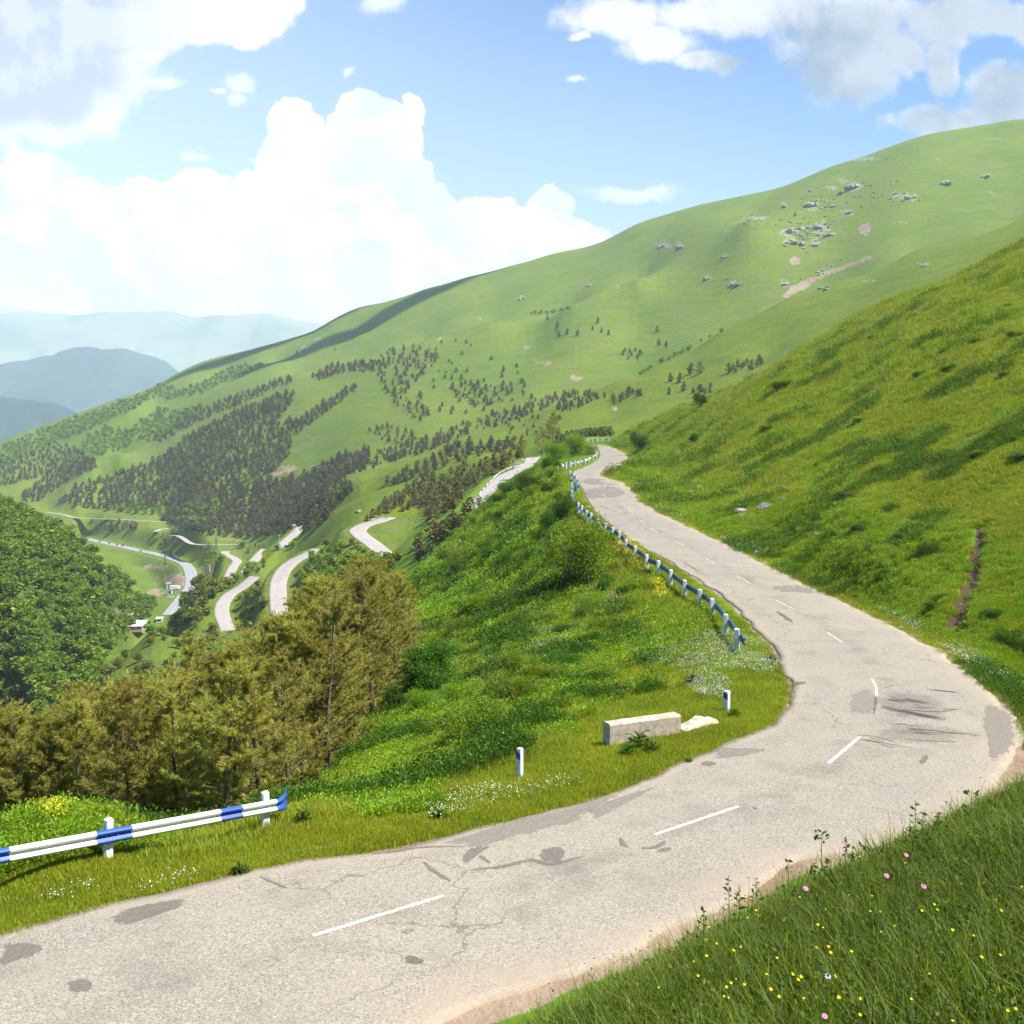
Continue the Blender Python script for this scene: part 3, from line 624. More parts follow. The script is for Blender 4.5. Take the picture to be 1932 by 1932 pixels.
def strip(name, A, B, mat, dz=0.0, wob=0.0, na=NA, edge_out=True, thick=0.0):
    n = len(A); t = np.linspace(0, 1, na)
    A = A.copy(); B = B.copy()
    if wob:
        L = np.cumsum(np.r_[0, np.linalg.norm(np.diff(A[:, :2], axis=0), axis=1)]); L2 = np.cumsum(np.r_[0, np.linalg.norm(np.diff(B[:, :2], axis=0), axis=1)])
        dd = (B-A); dd /= np.linalg.norm(dd[:, :2], axis=1)[:, None]
        A += dd*(wob*(1.6*fbm(L*0.5, L*0+3, 21, 4)))[:, None]; B += dd*(wob*(1.6*fbm(L2*0.5, L2*0+8, 31, 4)))[:, None]
    V = A[:, None, :]*(1-t)[None, :, None] + B[:, None, :]*t[None, :, None]
    V[..., 2] += dz + 0.05*np.sin(t*math.pi)[None, :]*(1 if wob else 0)
    w = np.linalg.norm((B-A)[:, :2], axis=1)[:, None]
    dist = np.minimum(t[None]*w, (1-t)[None]*w)
    e = np.clip(1-dist/1.3, 0, 1); e = np.where(((1-t)[None]*w < 2.8), np.maximum(e, 0.95*(1-(1-t)[None]*w/2.8)), e)
    V = V.reshape(-1, 3)
    I = np.arange(n*na).reshape(n, na)
    F = np.stack([I[:-1, :-1].ravel(), I[:-1, 1:].ravel(), I[1:, 1:].ravel(), I[1:, :-1].ravel()], 1)
    # skirts down into the ground on both sides
    k0 = len(V); sk = np.vstack([V[I[:, 0]]-[0, 0, 0.25], V[I[:, -1]]-[0, 0, 0.25]]); V = np.vstack([V, sk])
    i = np.arange(n-1)
    F = np.vstack([F, np.stack([k0+i, I[:-1, 0], I[1:, 0], k0+i+1], 1), np.stack([I[:-1, -1], k0+n+i, k0+n+i+1, I[1:, -1]], 1)])
    me = mesh_np(name, V, F, mat, True, attrs=dict(edge=np.r_[e.ravel(), np.ones(2*n)], across=np.r_[np.tile(t, n), np.zeros(2*n)])); o = link(name, me); o['kind'] = 'structure'; return o
IR = np.repeat(np.arange(len(INN)-1), 3)+np.tile([0, 1/3, 2/3], len(INN)-1); IR = np.r_[IR, len(INN)-1]
rs = lambda A, i: np.stack([np.interp(i, np.arange(len(A)), A[:, c_]) for c_ in range(3)], 1)
strip('mountain_road', rs(INN, IR), rs(OUT, IR), M_road, 0.012, 0.22)
def offset(L, hw):
    T = np.gradient(L[:, :2], axis=0); T /= np.linalg.norm(T, axis=1)[:, None]+1e-9
    N = np.c_[-T[:, 1], T[:, 0]]; A = L.copy(); B = L.copy(); A[:, :2] += N*hw; B[:, :2] -= N*hw; return A, B
for kname, L, hw in LROADS:
    A, B = offset(L, hw); strip(kname, A, B, M_high if kname == 'highway' else M_old, 0.06, 0.10 if kname != 'highway' else 0.0, na=9)
def rz2(x, y):
    k = np.argmin((DM[:, 0]-x)**2+(DM[:, 1]-y)**2); d = math.hypot(DM[k, 0]-x, DM[k, 1]-y)
    tt_ = min(1, max(0, 0.5+0.5*(d/DH[k]))); return DM[k, 2]+0.012+0.05*math.sin(tt_*math.pi)
def dash(p, q, w=0.12):
    a = on_road(*p); b = on_road(*q); L = np.array([a*(1-t)+b*t for t in np.linspace(0, 1, 7)]); L[:, 2] = [rz2(x, y) for x, y, z in L]
    A, B = offset(L, w/2); n = len(L); V = np.vstack([A, B])+[0, 0, 0.006]; i = np.arange(n-1)
    me = mesh_np('road_marking', V, np.stack([i, i+1, n+i+1, n+i], 1), M_line); o = link('road_marking', me); o['kind'] = 'structure'
for p, q in [((590, 1772), (836, 1696)), ((1235, 1580), (1393, 1526)), ((1563, 1444), (1622, 1394)), ((1654, 1316), (1653, 1300)), ((1653, 1300), (1645, 1284)), ((1590, 1215), (1560, 1195)), ((1497, 1150), (1463, 1133)), ((1417, 1103), (1390, 1089)),
             ((1351, 1066), (1327, 1053)), ((1292, 1032), (1272, 1021)), ((1240, 1005), (1228, 998)), ((1216, 990), (1208, 983)), ((1190, 965), (1186, 957)), ((1176, 921), (1170, 914))]:
    dash(p, q, 0.12 if q[1] > 1380 else 0.085)
# highway paint
hL = [r_ for r_ in LROADS if r_[0] == 'highway'][0][1]
for off, name_ in ((0.0, 'c'), (4.3, 'l'), (-4.3, 'r')):
    A, _b = offset(hL, off) if off else (hL.copy(), None)
    L = A; a_, b_ = offset(L, 0.16); n = len(L); i = np.arange(n-1)
    me = mesh_np('highway_marking', np.vstack([a_, b_])+[0, 0, 0.075], np.stack([i, i+1, n+i+1, n+i], 1), M_line); link('highway_marking', me)['kind'] = 'structure'

# patches and stains on the asphalt, each with its own outline
def patch_mat(name, col, cover):
    m, t, out = new_mat(name); P = t.new('ShaderNodeNewGeometry').outputs['Position']
    v = t.voro(P, 26, 'F1', 'Color'); s_ = t.new('ShaderNodeSeparateColor'); t.l.new(v, s_.inputs[0])
    c = t.mix(t.ramp(s_.outputs[0], 0.2, 0.9, 0, 0.55), col, tuple(x*1.6 for x in col))
    b = t.new('ShaderNodeBsdfPrincipled'); t.l.new(c, b.inputs['Base Color']); b.inputs['Roughness'].default_value = 0.9; b.inputs['Specular IOR Level'].default_value = 0.2
    tr = t.new('ShaderNodeBsdfTransparent'); ms = t.new('ShaderNodeMixShader')
    e = t.attr('rim')
    f = t.ramp(t.math('ADD', e, t.math('ADD', t.math('MULTIPLY', t.math('SUBTRACT', t.noise(P, 9, 5, 0.7), 0.5), 1.1), t.math('MULTIPLY', t.math('SUBTRACT', t.noise(P, 2.2, 5, 0.7), 0.5), 1.3))), 0.10, 0.50, 0, cover)
    t.l.new(f, ms.inputs[0]); t.l.new(tr.outputs[0], ms.inputs[1]); t.l.new(b.outputs[0], ms.inputs[2]); t.l.new(ms.outputs[0], out.inputs['Surface']); return m
M_patch = patch_mat('tar_patch', (0.148, 0.127, 0.103), 0.75); M_skid = patch_mat('tyre_rubber', (0.090, 0.080, 0.070), 0.48); M_pale = patch_mat('pale_dust', (0.33, 0.265, 0.195), 0.6)
M_grpatch = patch_mat('greyer_asphalt', (0.196, 0.172, 0.140), 0.7)
def patch(px, mat, dz=0.005, name='road_patch'):
    P_ = np.array([on_road(a, b) for a, b in px]); C = catmull(np.vstack([P_, P_[:1]]), 8)[:-1]; cen = C.mean(0); C[:, :2] = cen[:2]+(C[:, :2]-cen[:2])*(1+0.20*fbm(C[:, 0]*2.2, C[:, 1]*2.2, 3, 4))[:, None]
    rings = [1.0, 0.72, 0.4, 0.0]; V = []; rim = []
    for r_, q in zip(rings, (0, .5, .9, 1)):
        for p in C:
            x, y = cen[0]+(p[0]-cen[0])*r_, cen[1]+(p[1]-cen[1])*r_; V.append((x, y, rz2(x, y)+dz)); rim.append(q)
    n = len(C); F = []
    for k_ in range(3):
        for i_ in range(n): F.append((k_*n+i_, k_*n+(i_+1) % n, (k_+1)*n+(i_+1) % n, (k_+1)*n+i_))
    me = mesh_np(name, np.array(V), np.array(F), mat, attrs=dict(rim=np.array(rim, float))); o = link(name, me); o['kind'] = 'structure'
def smear(px, w, mat, dz=0.0085):
    """a streak along a line, width in metres"""
    P_ = catmull([on_road(a, b) for a, b in px], 5); n = len(P_); ww_ = w*np.interp(np.linspace(0, 1, n), [0, .15, .5, .85, 1], [.25, .8, 1, .8, .15])*(1+0.5*fbm(np.arange(n)*0.6, np.full(n, px[0][0]), 3, 3))
    A, B = offset(P_, ww_[:, None]/2); V = []; rim = []
    for L, q in ((A, 0), (P_, 1), (B, 0)):
        for p in L: V.append((p[0], p[1], rz2(p[0], p[1])+dz)); rim.append(q*0.9+0.1)
    i = np.arange(n-1); F = np.vstack([np.stack([i, i+1, n+i+1, n+i], 1), np.stack([n+i, n+i+1, 2*n+i+1, 2*n+i], 1)])
    me = mesh_np('road_patch', np.array(V), F, mat, attrs=dict(rim=np.array(rim))); o = link('road_patch', me); o['kind'] = 'structure'
patch([(187, 1738), (240, 1715), (300, 1703), (350, 1697), (345, 1712), (300, 1730), (230, 1750)], M_patch)
patch([(0, 1782), (60, 1778), (85, 1796), (50, 1812), (0, 1826)], M_patch)
patch([(124, 1862), (150, 1850), (178, 1862), (172, 1878), (130, 1880)], M_patch)
patch([(757, 1812), (778, 1805), (804, 1818), (790, 1826), (762, 1824)], M_skid)
patch([(1016, 1604), (1060, 1604), (1070, 1618), (1055, 1632), (1022, 1628)], M_patch)
patch([(1355, 1408), (1385, 1411), (1445, 1417), (1420, 1425), (1360, 1434), (1345, 1426)], M_grpatch)
patch([(1318, 1440), (1340, 1438), (1352, 1445), (1325, 1448)], M_patch)
patch([(870, 1625), (885, 1603), (925, 1600), (900, 1618), (880, 1632)], M_patch)
patch([(1458, 1106), (1500, 1103), (1535, 1112), (1540, 1120), (1490, 1120), (1460, 1115)], M_grpatch)
patch([(1102, 924), (1150, 917), (1178, 926), (1172, 938), (1112, 942)], M_grpatch)
patch([(1100, 905), (1140, 903), (1165, 912), (1150, 918), (1105, 914)], M_grpatch)
patch([(1860, 1320), (1900, 1336), (1916, 1380), (1905, 1425), (1870, 1450), (1862, 1400), (1852, 1360)], M_grpatch)
patch([(1180, 1500), (1240, 1485), (1215, 1500), (1160, 1530), (1120, 1548), (1100, 1540)], M_grpatch)
patch([(1107, 1516), (1190, 1492), (1150, 1515), (1080, 1555), (960, 1585), (880, 1608), (820, 1600), (930, 1560), (1030, 1535)], M_grpatch, 0.004)
for pts, w, m_ in [([(800, 1629), (815, 1645), (850, 1668)], 0.16, M_patch), ([(890, 1645), (950, 1640), (1000, 1628), (1040, 1635), (1105, 1620)], 0.22, M_patch), ([(905, 1618), (925, 1634)], 0.15, M_patch),
                   ([(1170, 1585), (1178, 1600), (1186, 1604)], 0.14, M_patch), ([(1210, 1606), (1235, 1604), (1256, 1592)], 0.16, M_patch), ([(1240, 1612), (1268, 1605)], 0.18, M_patch),
                   
                   ([(1652, 1318), (1652, 1330), (1648, 1352)], 0.10, M_skid), ([(1665, 1303), (1690, 1296), (1720, 1297)], 0.07, M_skid), ([(1690, 1384), (1740, 1380), (1800, 1386), (1848, 1388)], 0.15, M_skid),
                   ([(1710, 1398), (1760, 1402), (1810, 1402)], 0.14, M_skid), ([(1700, 1342), (1760, 1346), (1815, 1340)], 0.2, M_skid), ([(1738, 1444), (1744, 1436), (1748, 1428)], 0.25, M_patch), ([(1655, 1408), (1690, 1411), (1725, 1416)], 0.06, M_skid),
                   ([(1615, 1390), (1650, 1394), (1690, 1405)], 0.12, M_skid), ([(1485, 1335-40), (1505, 1291), (1518, 1288)], 0.5, M_skid), ([(1465, 1155), (1480, 1165), (1495, 1177)], 0.4, M_skid),
                   ([(1545, 1178), (1590, 1188), (1640, 1195)], 0.6, M_pale), ([(1350, 1070), (1400, 1075), (1440, 1090)], 0.5, M_pale), ([(500, 1622), (560, 1606), (640, 1598)], 0.2, M_patch), ([(490, 1655), (515, 1668), (543, 1680)], 0.10, M_patch),
                   ([(700, 1612), (740, 1608), (800, 1600), (880, 1600)], 0.12, M_patch), ([(1225, 1046), (1250, 1058), (1290, 1082)], 0.12, M_skid), ([(1290, 1062), (1320, 1080)], 0.15, M_skid), ([(1130, 955), (1150, 962), (1165, 968)], 0.2, M_skid),
                   ([(1420, 1528), (1424, 1530), (1430, 1531)], 0.12, M_skid)]:
    smear(pts, w, m_)
M_smudge = patch_mat('faint_rubber', (0.15, 0.135, 0.115), 0.22)
patch([(1655, 1318), (1700, 1305), (1760, 1312), (1790, 1335), (1775, 1362), (1700, 1362), (1660, 1350)], M_smudge, 0.0045)
patch([(1660, 1375), (1740, 1368), (1820, 1380), (1800, 1405), (1700, 1408), (1640, 1398)], M_smudge, 0.0045)
patch([(1600, 1310), (1640, 1300), (1650, 1350), (1610, 1350)], M_smudge, 0.0045)
rq = np.random.default_rng(77)
for (x0, y0, x1, y1, hw, n_) in [(1672, 1321, 1762, 1331, 4.5, 16), (1700, 1321, 1750, 1330, 2.5, 8), (1742, 1303, 1810, 1309, 1.6, 7), (1660, 1337, 1785, 1361, 3.5, 18), (1715, 1350, 1770, 1358, 3.0, 9), (1690, 1385, 1850, 1389, 5, 5), (1665, 1375, 1760, 1383, 8, 6), (1605, 1395, 1720, 1415, 8, 5), (1700, 1340, 1815, 1340, 4, 4)]:
    for q_ in range(n_):
        a_, b_ = sorted(rq.uniform(0, 1, 2)); b_ = min(1, max(b_, a_+.25)); o_ = rq.normal(0, hw*.5)
        P2_ = [(x0+(x1-x0)*t_, y0+(y1-y0)*t_+o_+rq.normal(0, .5)) for t_ in (a_, (a_+b_)/2, b_)]; smear(P2_, rq.uniform(.05, .17), M_skid, dz=0.0085+0.0006*q_)

# ------------------------------------------------------------------ the far ranges
def range_mesh(name, sil, Y, depth, foot_z, mat, nx=420, ny=60, seed=0, rough=1.0):
    s = np.array([at(a, b, Y) for a, b in sil]); x0 = s[0, 0]-0.25*Y; x1 = s[-1, 0]+0.25*Y
    X = np.linspace(x0, x1, nx); zt = np.interp(X, s[:, 0], s[:, 2]); fall = np.clip(np.maximum(s[0, 0]-X, X-s[-1, 0])/(0.25*Y), 0, 1); zt = zt*(1-0.5*fall)
    zt = zt + 0.006*Y*fbm(X/(0.03*Y), X*0+seed, seed, 5)*0.7
    v = np.linspace(-1, 1, ny); V = []
    for vv in v:
        t_ = 1-abs(vv); prof = t_**1.15
        y = Y + vv*depth; z = foot_z + (zt-foot_z)*prof
        rid = (1-abs(fbm(X/(0.09*Y)+vv*3.1, X*0+vv*7+seed, seed+4, 4)))
        z = z + rough*0.018*Y*(rid-0.85)*(1-t_)**0.5*t_**0.4*2.0
        V.append(np.stack([X, np.full(nx, y), z], 1))
    V = np.vstack(V); I = np.arange(nx*ny).reshape(ny, nx)
    me = mesh_np(name, V, np.stack([I[:-1, :-1].ravel(), I[:-1, 1:].ravel(), I[1:, 1:].ravel(), I[1:, :-1].ravel()], 1), mat, True, attrs=dict(dry=np.zeros(len(V)), rock=np.zeros(len(V)), dirt=np.zeros(len(V)), wood=np.zeros(len(V))))
    link(name, me)['kind'] = 'structure'
def far_mat(name, a, b):
    m, t, out = new_mat(name); P = t.new('ShaderNodeNewGeometry').outputs['Position']
    n = t.noise(P, 0.0011, 6, 0.62); c = t.mix(t.ramp(n, 0.45, 0.56), a, b); finish(t, out, c, 0.95, None, 0.1); return m
M_farwood = far_mat('haze_tinted_forest', (0.022, 0.052, 0.056), (0.036, 0.080, 0.066)); M_farpeak = far_mat('haze_paled_pasture', (0.20, 0.24, 0.15), (0.13, 0.18, 0.10))  # blue and paleness of the haze are partly put into these base colours
range_mesh('far_mountains', [(-300, 600), (-60, 594), (0, 589), (50, 580), (100, 584), (150, 589), (190, 587), (250, 583), (310, 581), (380, 587), (440, 590), (500, 583), (545, 590), (610, 606), (700, 640), (900, 680), (1200, 700)], 11500, 2700, -600, M_farpeak, seed=3)
range_mesh('blue_hills', [(-300, 690), (-60, 700), (0, 680), (60, 668), (100, 660), (112, 652), (140, 643), (170, 646), (195, 656), (240, 652), (275, 664), (310, 672), (340, 700), (380, 760), (600, 800)], 7600, 1700, -520, M_farwood, seed=5)
range_mesh('near_hills', [(-300, 700), (-60, 738), (0, 745), (40, 748), (90, 752), (130, 764), (170, 778), (260, 820), (400, 880)], 4600, 900, -400, M_farwood, seed=8)
fl = bpy.data.meshes.new('valley_floor')
mesh_ = mesh_np('valley_floor', np.array([(-13000, 2600, -290), (13000, 2600, -290), (13000, 14800, -680), (-13000, 14800, -680)], float), np.array([[0, 1, 2, 3]]), M_farwood); link('valley_floor', mesh_)['kind'] = 'structure'

# ------------------------------------------------------------------ air
hv = np.array([(x, y, z) for z in (-700, 1640) for y in (-60, 14900) for x in (-13100, 13100)], float)
hf = np.array([(0, 2, 3, 1), (4, 5, 7, 6), (0, 1, 5, 4), (2, 6, 7, 3), (0, 4, 6, 2), (1, 3, 7, 5)])   # all faces outwards
hz_m, t, out = new_mat('air'); pv = t.new('ShaderNodeVolumePrincipled')
pv.inputs['Color'].default_value = (0.80, 0.91, 1.0, 1); pv.inputs['Density'].default_value = 0.000082; pv.inputs['Anisotropy'].default_value = 0.0
t.l.new(pv.outputs[0], out.inputs['Volume'])
hzo = link('haze', mesh_np('haze', hv, hf, hz_m)); hzo['kind'] = 'stuff'
print('surfaces', round(time.time()-T0, 1))
# ------------------------------------------------------------------ plants: mesh builders (unit = metres unless said)
M_needle = leafy('pine_needles', [(0.29, 0.325, 0.036), (0.40, 0.375, 0.062), (0.56, 0.47, 0.19)], 0.48, 0.6, 0.5, 0.018, 0.25)
M_needle_far = leafy('dark_pine_needles', [(0.082, 0.098, 0.036), (0.155, 0.132, 0.062), (0.25, 0.19, 0.105)], 0.25, 0.7, 0.02, 0.03, 0.3)
M_needle_mid = leafy('olive_pine_needles', [(0.150, 0.165, 0.035), (0.220, 0.195, 0.055), (0.30, 0.24, 0.10)], 0.25, 0.7, 0.05, 0.03, 0.3)
M_leaf = leafy('bush_leaves', [(0.135, 0.250, 0.010), (0.205, 0.330, 0.014), (0.28, 0.40, 0.03)], 0.42, 0.5, 0.6, 0.015, 0.25)
M_leaf_dark = leafy('dark_leaves', [(0.042, 0.115, 0.006), (0.078, 0.175, 0.009), (0.13, 0.24, 0.018)], 0.4, 0.5, 0.6, 0.02, 0.25)
M_leaf_far = leafy('broadleaf_crowns', [(0.095, 0.165, 0.010), (0.230, 0.290, 0.012), (0.28, 0.34, 0.03)], 0.28, 0.6, 0.06, 0.05, 0.45)
M_leaf_hill = leafy('hillside_crowns', [(0.072, 0.125, 0.004), (0.185, 0.235, 0.006), (0.25, 0.30, 0.015)], 0.28, 0.6, 0.05, 0.05, 0.5)
M_bark = plain('pine_bark', (0.135, 0.098, 0.070), 0.9, 0.35, 9, 0.1, bumps=0.02)
M_twig = plain('grey_branches', (0.210, 0.175, 0.135), 0.9, 0.3, 9, 0.1)

def rot_rand(n, r):
    q = r.normal(size=(n, 4)); q /= np.linalg.norm(q, axis=1)[:, None]; w, x, y, z = q.T
    return np.stack([np.stack([1-2*(y*y+z*z), 2*(x*y-z*w), 2*(x*z+y*w)], 1), np.stack([2*(x*y+z*w), 1-2*(x*x+z*z), 2*(y*z-x*w)], 1), np.stack([2*(x*z-y*w), 2*(y*z+x*w), 1-2*(x*x+y*y)], 1)], 1)
def leaves(C, size, r, aspect=0.55, up=0.0, out=None):
    """a leaf blade (bent quad) at each centre"""
    n = len(C); size = np.broadcast_to(size, (n,)); M = rot_rand(n, r); a = M[:, 0]; b = M[:, 1]
    if out is not None: a = a*0.55+out*0.8; a /= np.linalg.norm(a, axis=1)[:, None]; b = np.cross(a, M[:, 2]); b /= np.linalg.norm(b, axis=1)[:, None]+1e-9
    if up: a = a*(1-up)+np.array([0, 0, 1.0])*up; b = b-(b*a).sum(1)[:, None]*a; b /= np.linalg.norm(b, axis=1)[:, None]+1e-9
    a = a*size[:, None]; b = b*(size*aspect)[:, None]
    V = np.stack([C-a*0.5, C+b*0.5, C+a*0.5, C-b*0.5], 1).reshape(-1, 3); return V, np.arange(4*n).reshape(n, 4)
def tubes(segs, sides=5):
    """segs: (p0, p1, r0, r1)"""
    V = []; F = []; k = 0
    for p0, p1, r0, r1 in segs:
        p0 = np.asarray(p0, float); p1 = np.asarray(p1, float); d = p1-p0; L = np.linalg.norm(d)
        if L < 1e-6: continue
        d /= L; h = np.array([1.0, 0, 0]) if abs(d[0]) < 0.8 else np.array([0, 1.0, 0]); a = np.cross(d, h); a /= np.linalg.norm(a); b = np.cross(d, a)
        an = np.arange(sides)*2*math.pi/sides; ring = np.cos(an)[:, None]*a+np.sin(an)[:, None]*b
        V.append(p0+ring*r0); V.append(p1+ring*r1)
        i = np.arange(sides); j = (i+1) % sides; F.append(np.stack([k+i, k+j, k+sides+j, k+sides+i], 1)); k += 2*sides
    return np.vstack(V), np.vstack(F)
def far_pine(seed, n=150):
    r = np.random.default_rng(seed); wd = r.uniform(.22, .30)
    t = r.uniform(0, 1, n)**0.85; th = r.uniform(0, 2*math.pi, n); lob = 1+0.28*np.sin(th*3+t*9+seed)+0.18*np.sin(th*5-t*17)
    rad = wd*((1-t)**0.50*0.95+0.05)*lob*np.sqrt(r.uniform(0.25, 1.0, n))*np.where(t < .12, 0.75, 1)
    C = np.stack([rad*np.cos(th), rad*np.sin(th), 0.10+0.88*t], 1); out = np.stack([np.cos(th), np.sin(th), r.uniform(-.1, .5, n)], 1); out /= np.linalg.norm(out, axis=1)[:, None]
    V, F = leaves(C, r.uniform(.08, .15, n)*(1.2-0.5*t), r, 0.8, out=out)
    k_ = 14; C2 = np.stack([r.normal(0, .03, k_), r.normal(0, .03, k_), np.linspace(.15, .95, k_)], 1); V2, F2 = leaves(C2, np.linspace(.30, .08, k_), r, .8)
    V3, F3 = tubes([((0, 0, -.05), (0, 0, .5), .016, .009)], 4)
    return np.vstack([V, V2, V3]), np.vstack([F, F2+len(V), F3+len(V)+len(V2)])
def far_broad(seed, n=330, flat=1.0):
    r = np.random.default_rng(seed); nl = r.integers(5, 9); th = r.uniform(0, 6.28, nl); rr = r.uniform(.1, .26, nl)
    LC = np.stack([rr*np.cos(th), rr*np.sin(th), r.uniform(.40, .80, nl)*flat], 1); LR = r.uniform(.16, .26, nl); LC[0] = (0, 0, .72*flat)
    li = r.integers(0, nl, n); d = r.normal(size=(n, 3)); d[:, 2] = np.abs(d[:, 2])*1.0-0.35; d /= np.linalg.norm(d, axis=1)[:, None]
    C = LC[li]+d*LR[li][:, None]*r.uniform(.8, 1.06, n)[:, None]*np.array([1, 1, .85*flat])
    C[:, 2] = np.maximum(C[:, 2], 0.06); C[:50] = np.stack([r.normal(0, .12, 50), r.normal(0, .12, 50), r.uniform(.25, .75, 50)*flat], 1)
    _sz = r.uniform(.065, .12, n); _sz[:50] = .24; V, F = leaves(C, _sz, r, .8); V3, F3 = tubes([((0, 0, -.05), (0, 0, .45), .022, .012)], 4)
    return np.vstack([V, V3]), np.vstack([F, F3+len(V)])
FPINE = [far_pine(i) for i in range(6)]; FBROAD = [far_broad(20+i) for i in range(5)]; FBUSH = [far_broad(40+i, 110, 0.8) for i in range(4)]
def merge_trees(variants, pos, hgt, r, wide=1.0):
    Vs, Fs = [], []; k = 0
    vi = r.integers(0, len(variants), len(pos)); an = r.uniform(0, 6.28, len(pos)); wi = r.uniform(.8, 1.25, len(pos))*wide
    for v in range(len(variants)):
        s_ = np.nonzero(vi == v)[0]
        if not len(s_): continue
        V, F = variants[v]; c, s = np.cos(an[s_]), np.sin(an[s_])
        x = (V[None, :, 0]*c[:, None]-V[None, :, 1]*s[:, None])*(hgt[s_]*wi[s_])[:, None]+pos[s_, 0][:, None]
        y = (V[None, :, 0]*s[:, None]+V[None, :, 1]*c[:, None])*(hgt[s_]*wi[s_])[:, None]+pos[s_, 1][:, None]
        z = V[None, :, 2]*hgt[s_][:, None]+pos[s_, 2][:, None]
        Vs.append(np.stack([x, y, z], 2).reshape(-1, 3)); Fs.append((F[None]+(np.arange(len(s_))*len(V))[:, None, None]).reshape(-1, 4)+k); k += len(s_)*len(V)
    return np.vstack(Vs), np.vstack(Fs)

# ---- near pine: whorls of limbs, upturned shoots ringed with needles
def near_pine(seed, H=9.0, dens_=1.0, bare=0.12, spread=0.30):
    r = np.random.default_rng(seed); segs = []; lean = r.normal(0, .02, 2)
    tp = lambda t: np.array([lean[0]*H*t+0.06*math.sin(t*7+seed), lean[1]*H*t+0.06*math.cos(t*6+seed), H*t])
    for i in range(12): segs.append((tp(i/12), tp((i+1)/12), 0.016*H*(1-i/12)**.8*0.9+.008, 0.016*H*(1-(i+1)/12)**.8*.9+.006))
    S_, D_ = [], []; bare_seg = []
    nw = int(15*dens_)
    for wi in range(nw):
        t = bare+(1-bare)*(wi+r.uniform(0, .6))/nw
        if t > .985: continue
        for b in range(r.integers(4, 7)):
            th = r.uniform(0, 6.283); L = H*spread*((1-t)**.60+.08)*r.uniform(.55, 1.12)*(1 if t > .25 else .8); up = r.uniform(.05, .45)+.5*t
            p = tp(t); pts = [p]; d = np.array([math.cos(th), math.sin(th), up]); d /= np.linalg.norm(d); ns_ = 4
            for k_ in range(ns_):
                q = pts[-1]+d*L/ns_; d = d+np.array([r.normal(0, .16), r.normal(0, .16), .13+r.normal(0, .05)]); d /= np.linalg.norm(d); pts.append(q)
            dead = (t < .3 and r.random() < .55)
            for k_ in range(ns_): segs.append((pts[k_], pts[k_+1], max(.006, .0035*H*(1-t)*(1-k_/ns_)+.004), max(.004, .0035*H*(1-t)*(1-(k_+1)/ns_)+.003)))
            m = int((8+12*(1-t))*(0.25 if dead else 1)*dens_)+2
            for j in range(m):
                f = r.uniform(.28, 1.0); kk = min(int(f*ns_), ns_-1); base = pts[kk]+(pts[kk+1]-pts[kk])*(f*ns_-kk)
                sdv = np.array([math.cos(th+r.normal(0, .95)), math.sin(th+r.normal(0, .95)), r.uniform(.25, 1.1)]); sdv /= np.linalg.norm(sdv)
                ln = r.uniform(.16, .42)*(1.1-.3*t); tip = base+sdv*ln
                segs.append((base, tip, .006, .004))
                S_.append(base+sdv*ln*.45); D_.append(sdv)
                if r.random() < .7: e = base+sdv*ln*.95; S_.append(e); D_.append(sdv+r.normal(0, .25, 3))
    for k_ in range(3): S_.append(tp(.95+.02*k_)); D_.append(np.array([r.normal(0, .2), r.normal(0, .2), 1.0]))
    S_ = np.array(S_); D_ = np.array(D_); D_ /= np.linalg.norm(D_, axis=1)[:, None]
    nn = 13; n = len(S_); base = np.repeat(S_, nn, 0)+np.repeat(D_, nn, 0)*r.uniform(-.10, .14, n*nn)[:, None]
    d = np.repeat(D_, nn, 0)*r.uniform(.45, 1.1, n*nn)[:, None]+r.normal(0, .52, (n*nn, 3)); d /= np.linalg.norm(d, axis=1)[:, None]
    L = r.uniform(.14, .25, n*nn)[:, None]; w = np.cross(d, r.normal(size=d.shape)); w /= np.linalg.norm(w, axis=1)[:, None]
    V = np.stack([base-w*.016, base+w*.016, base+d*L], 1).reshape(-1, 3); F = np.arange(len(V)).reshape(-1, 3)
    return (V, F), tubes(segs, 4)
def near_bush(seed, R_=1.2, H=1.5, n=9000, leaf=0.07, lobes=9, stems=7):
    r = np.random.default_rng(seed); segs = []; th = r.uniform(0, 6.28, lobes); rr = R_*np.sqrt(r.uniform(0, .5, lobes))
    LC = np.stack([rr*np.cos(th), rr*np.sin(th), H*r.uniform(.3, .78, lobes)], 1); LR = R_*r.uniform(.3, .5, lobes)
    for i in range(max(stems, lobes)):
        c = LC[i % lobes]; b = np.array([r.normal(0, .08), r.normal(0, .08), -.1]); mid = (b+c)/2+r.normal(0, .08, 3); segs += [(b, mid, .03, .02), (mid, c, .02, .012)]
        for k_ in range(4): e = c+r.normal(0, 1, 3)*LR[i % lobes]*.55; segs.append((c, e, .012, .004))
    sp = 5; m = n//sp; li = r.integers(0, lobes, m); d = r.normal(size=(m, 3)); d[:, 2] = d[:, 2]*.9+.25; d /= np.linalg.norm(d, axis=1)[:, None]
    C = LC[li]+d*(LR[li]*r.uniform(.35, 1.12, m)**.6)[:, None]*[1, 1, H/R_*.8]
    C = np.repeat(C, sp, 0)+r.normal(0, leaf*1.1, (m*sp, 3)); C[:, 2] = np.maximum(C[:, 2], .03)
    return leaves(C, r.uniform(.6, 1.3, len(C))*leaf, r, .6, out=np.repeat(d, sp, 0)), tubes(segs, 4)
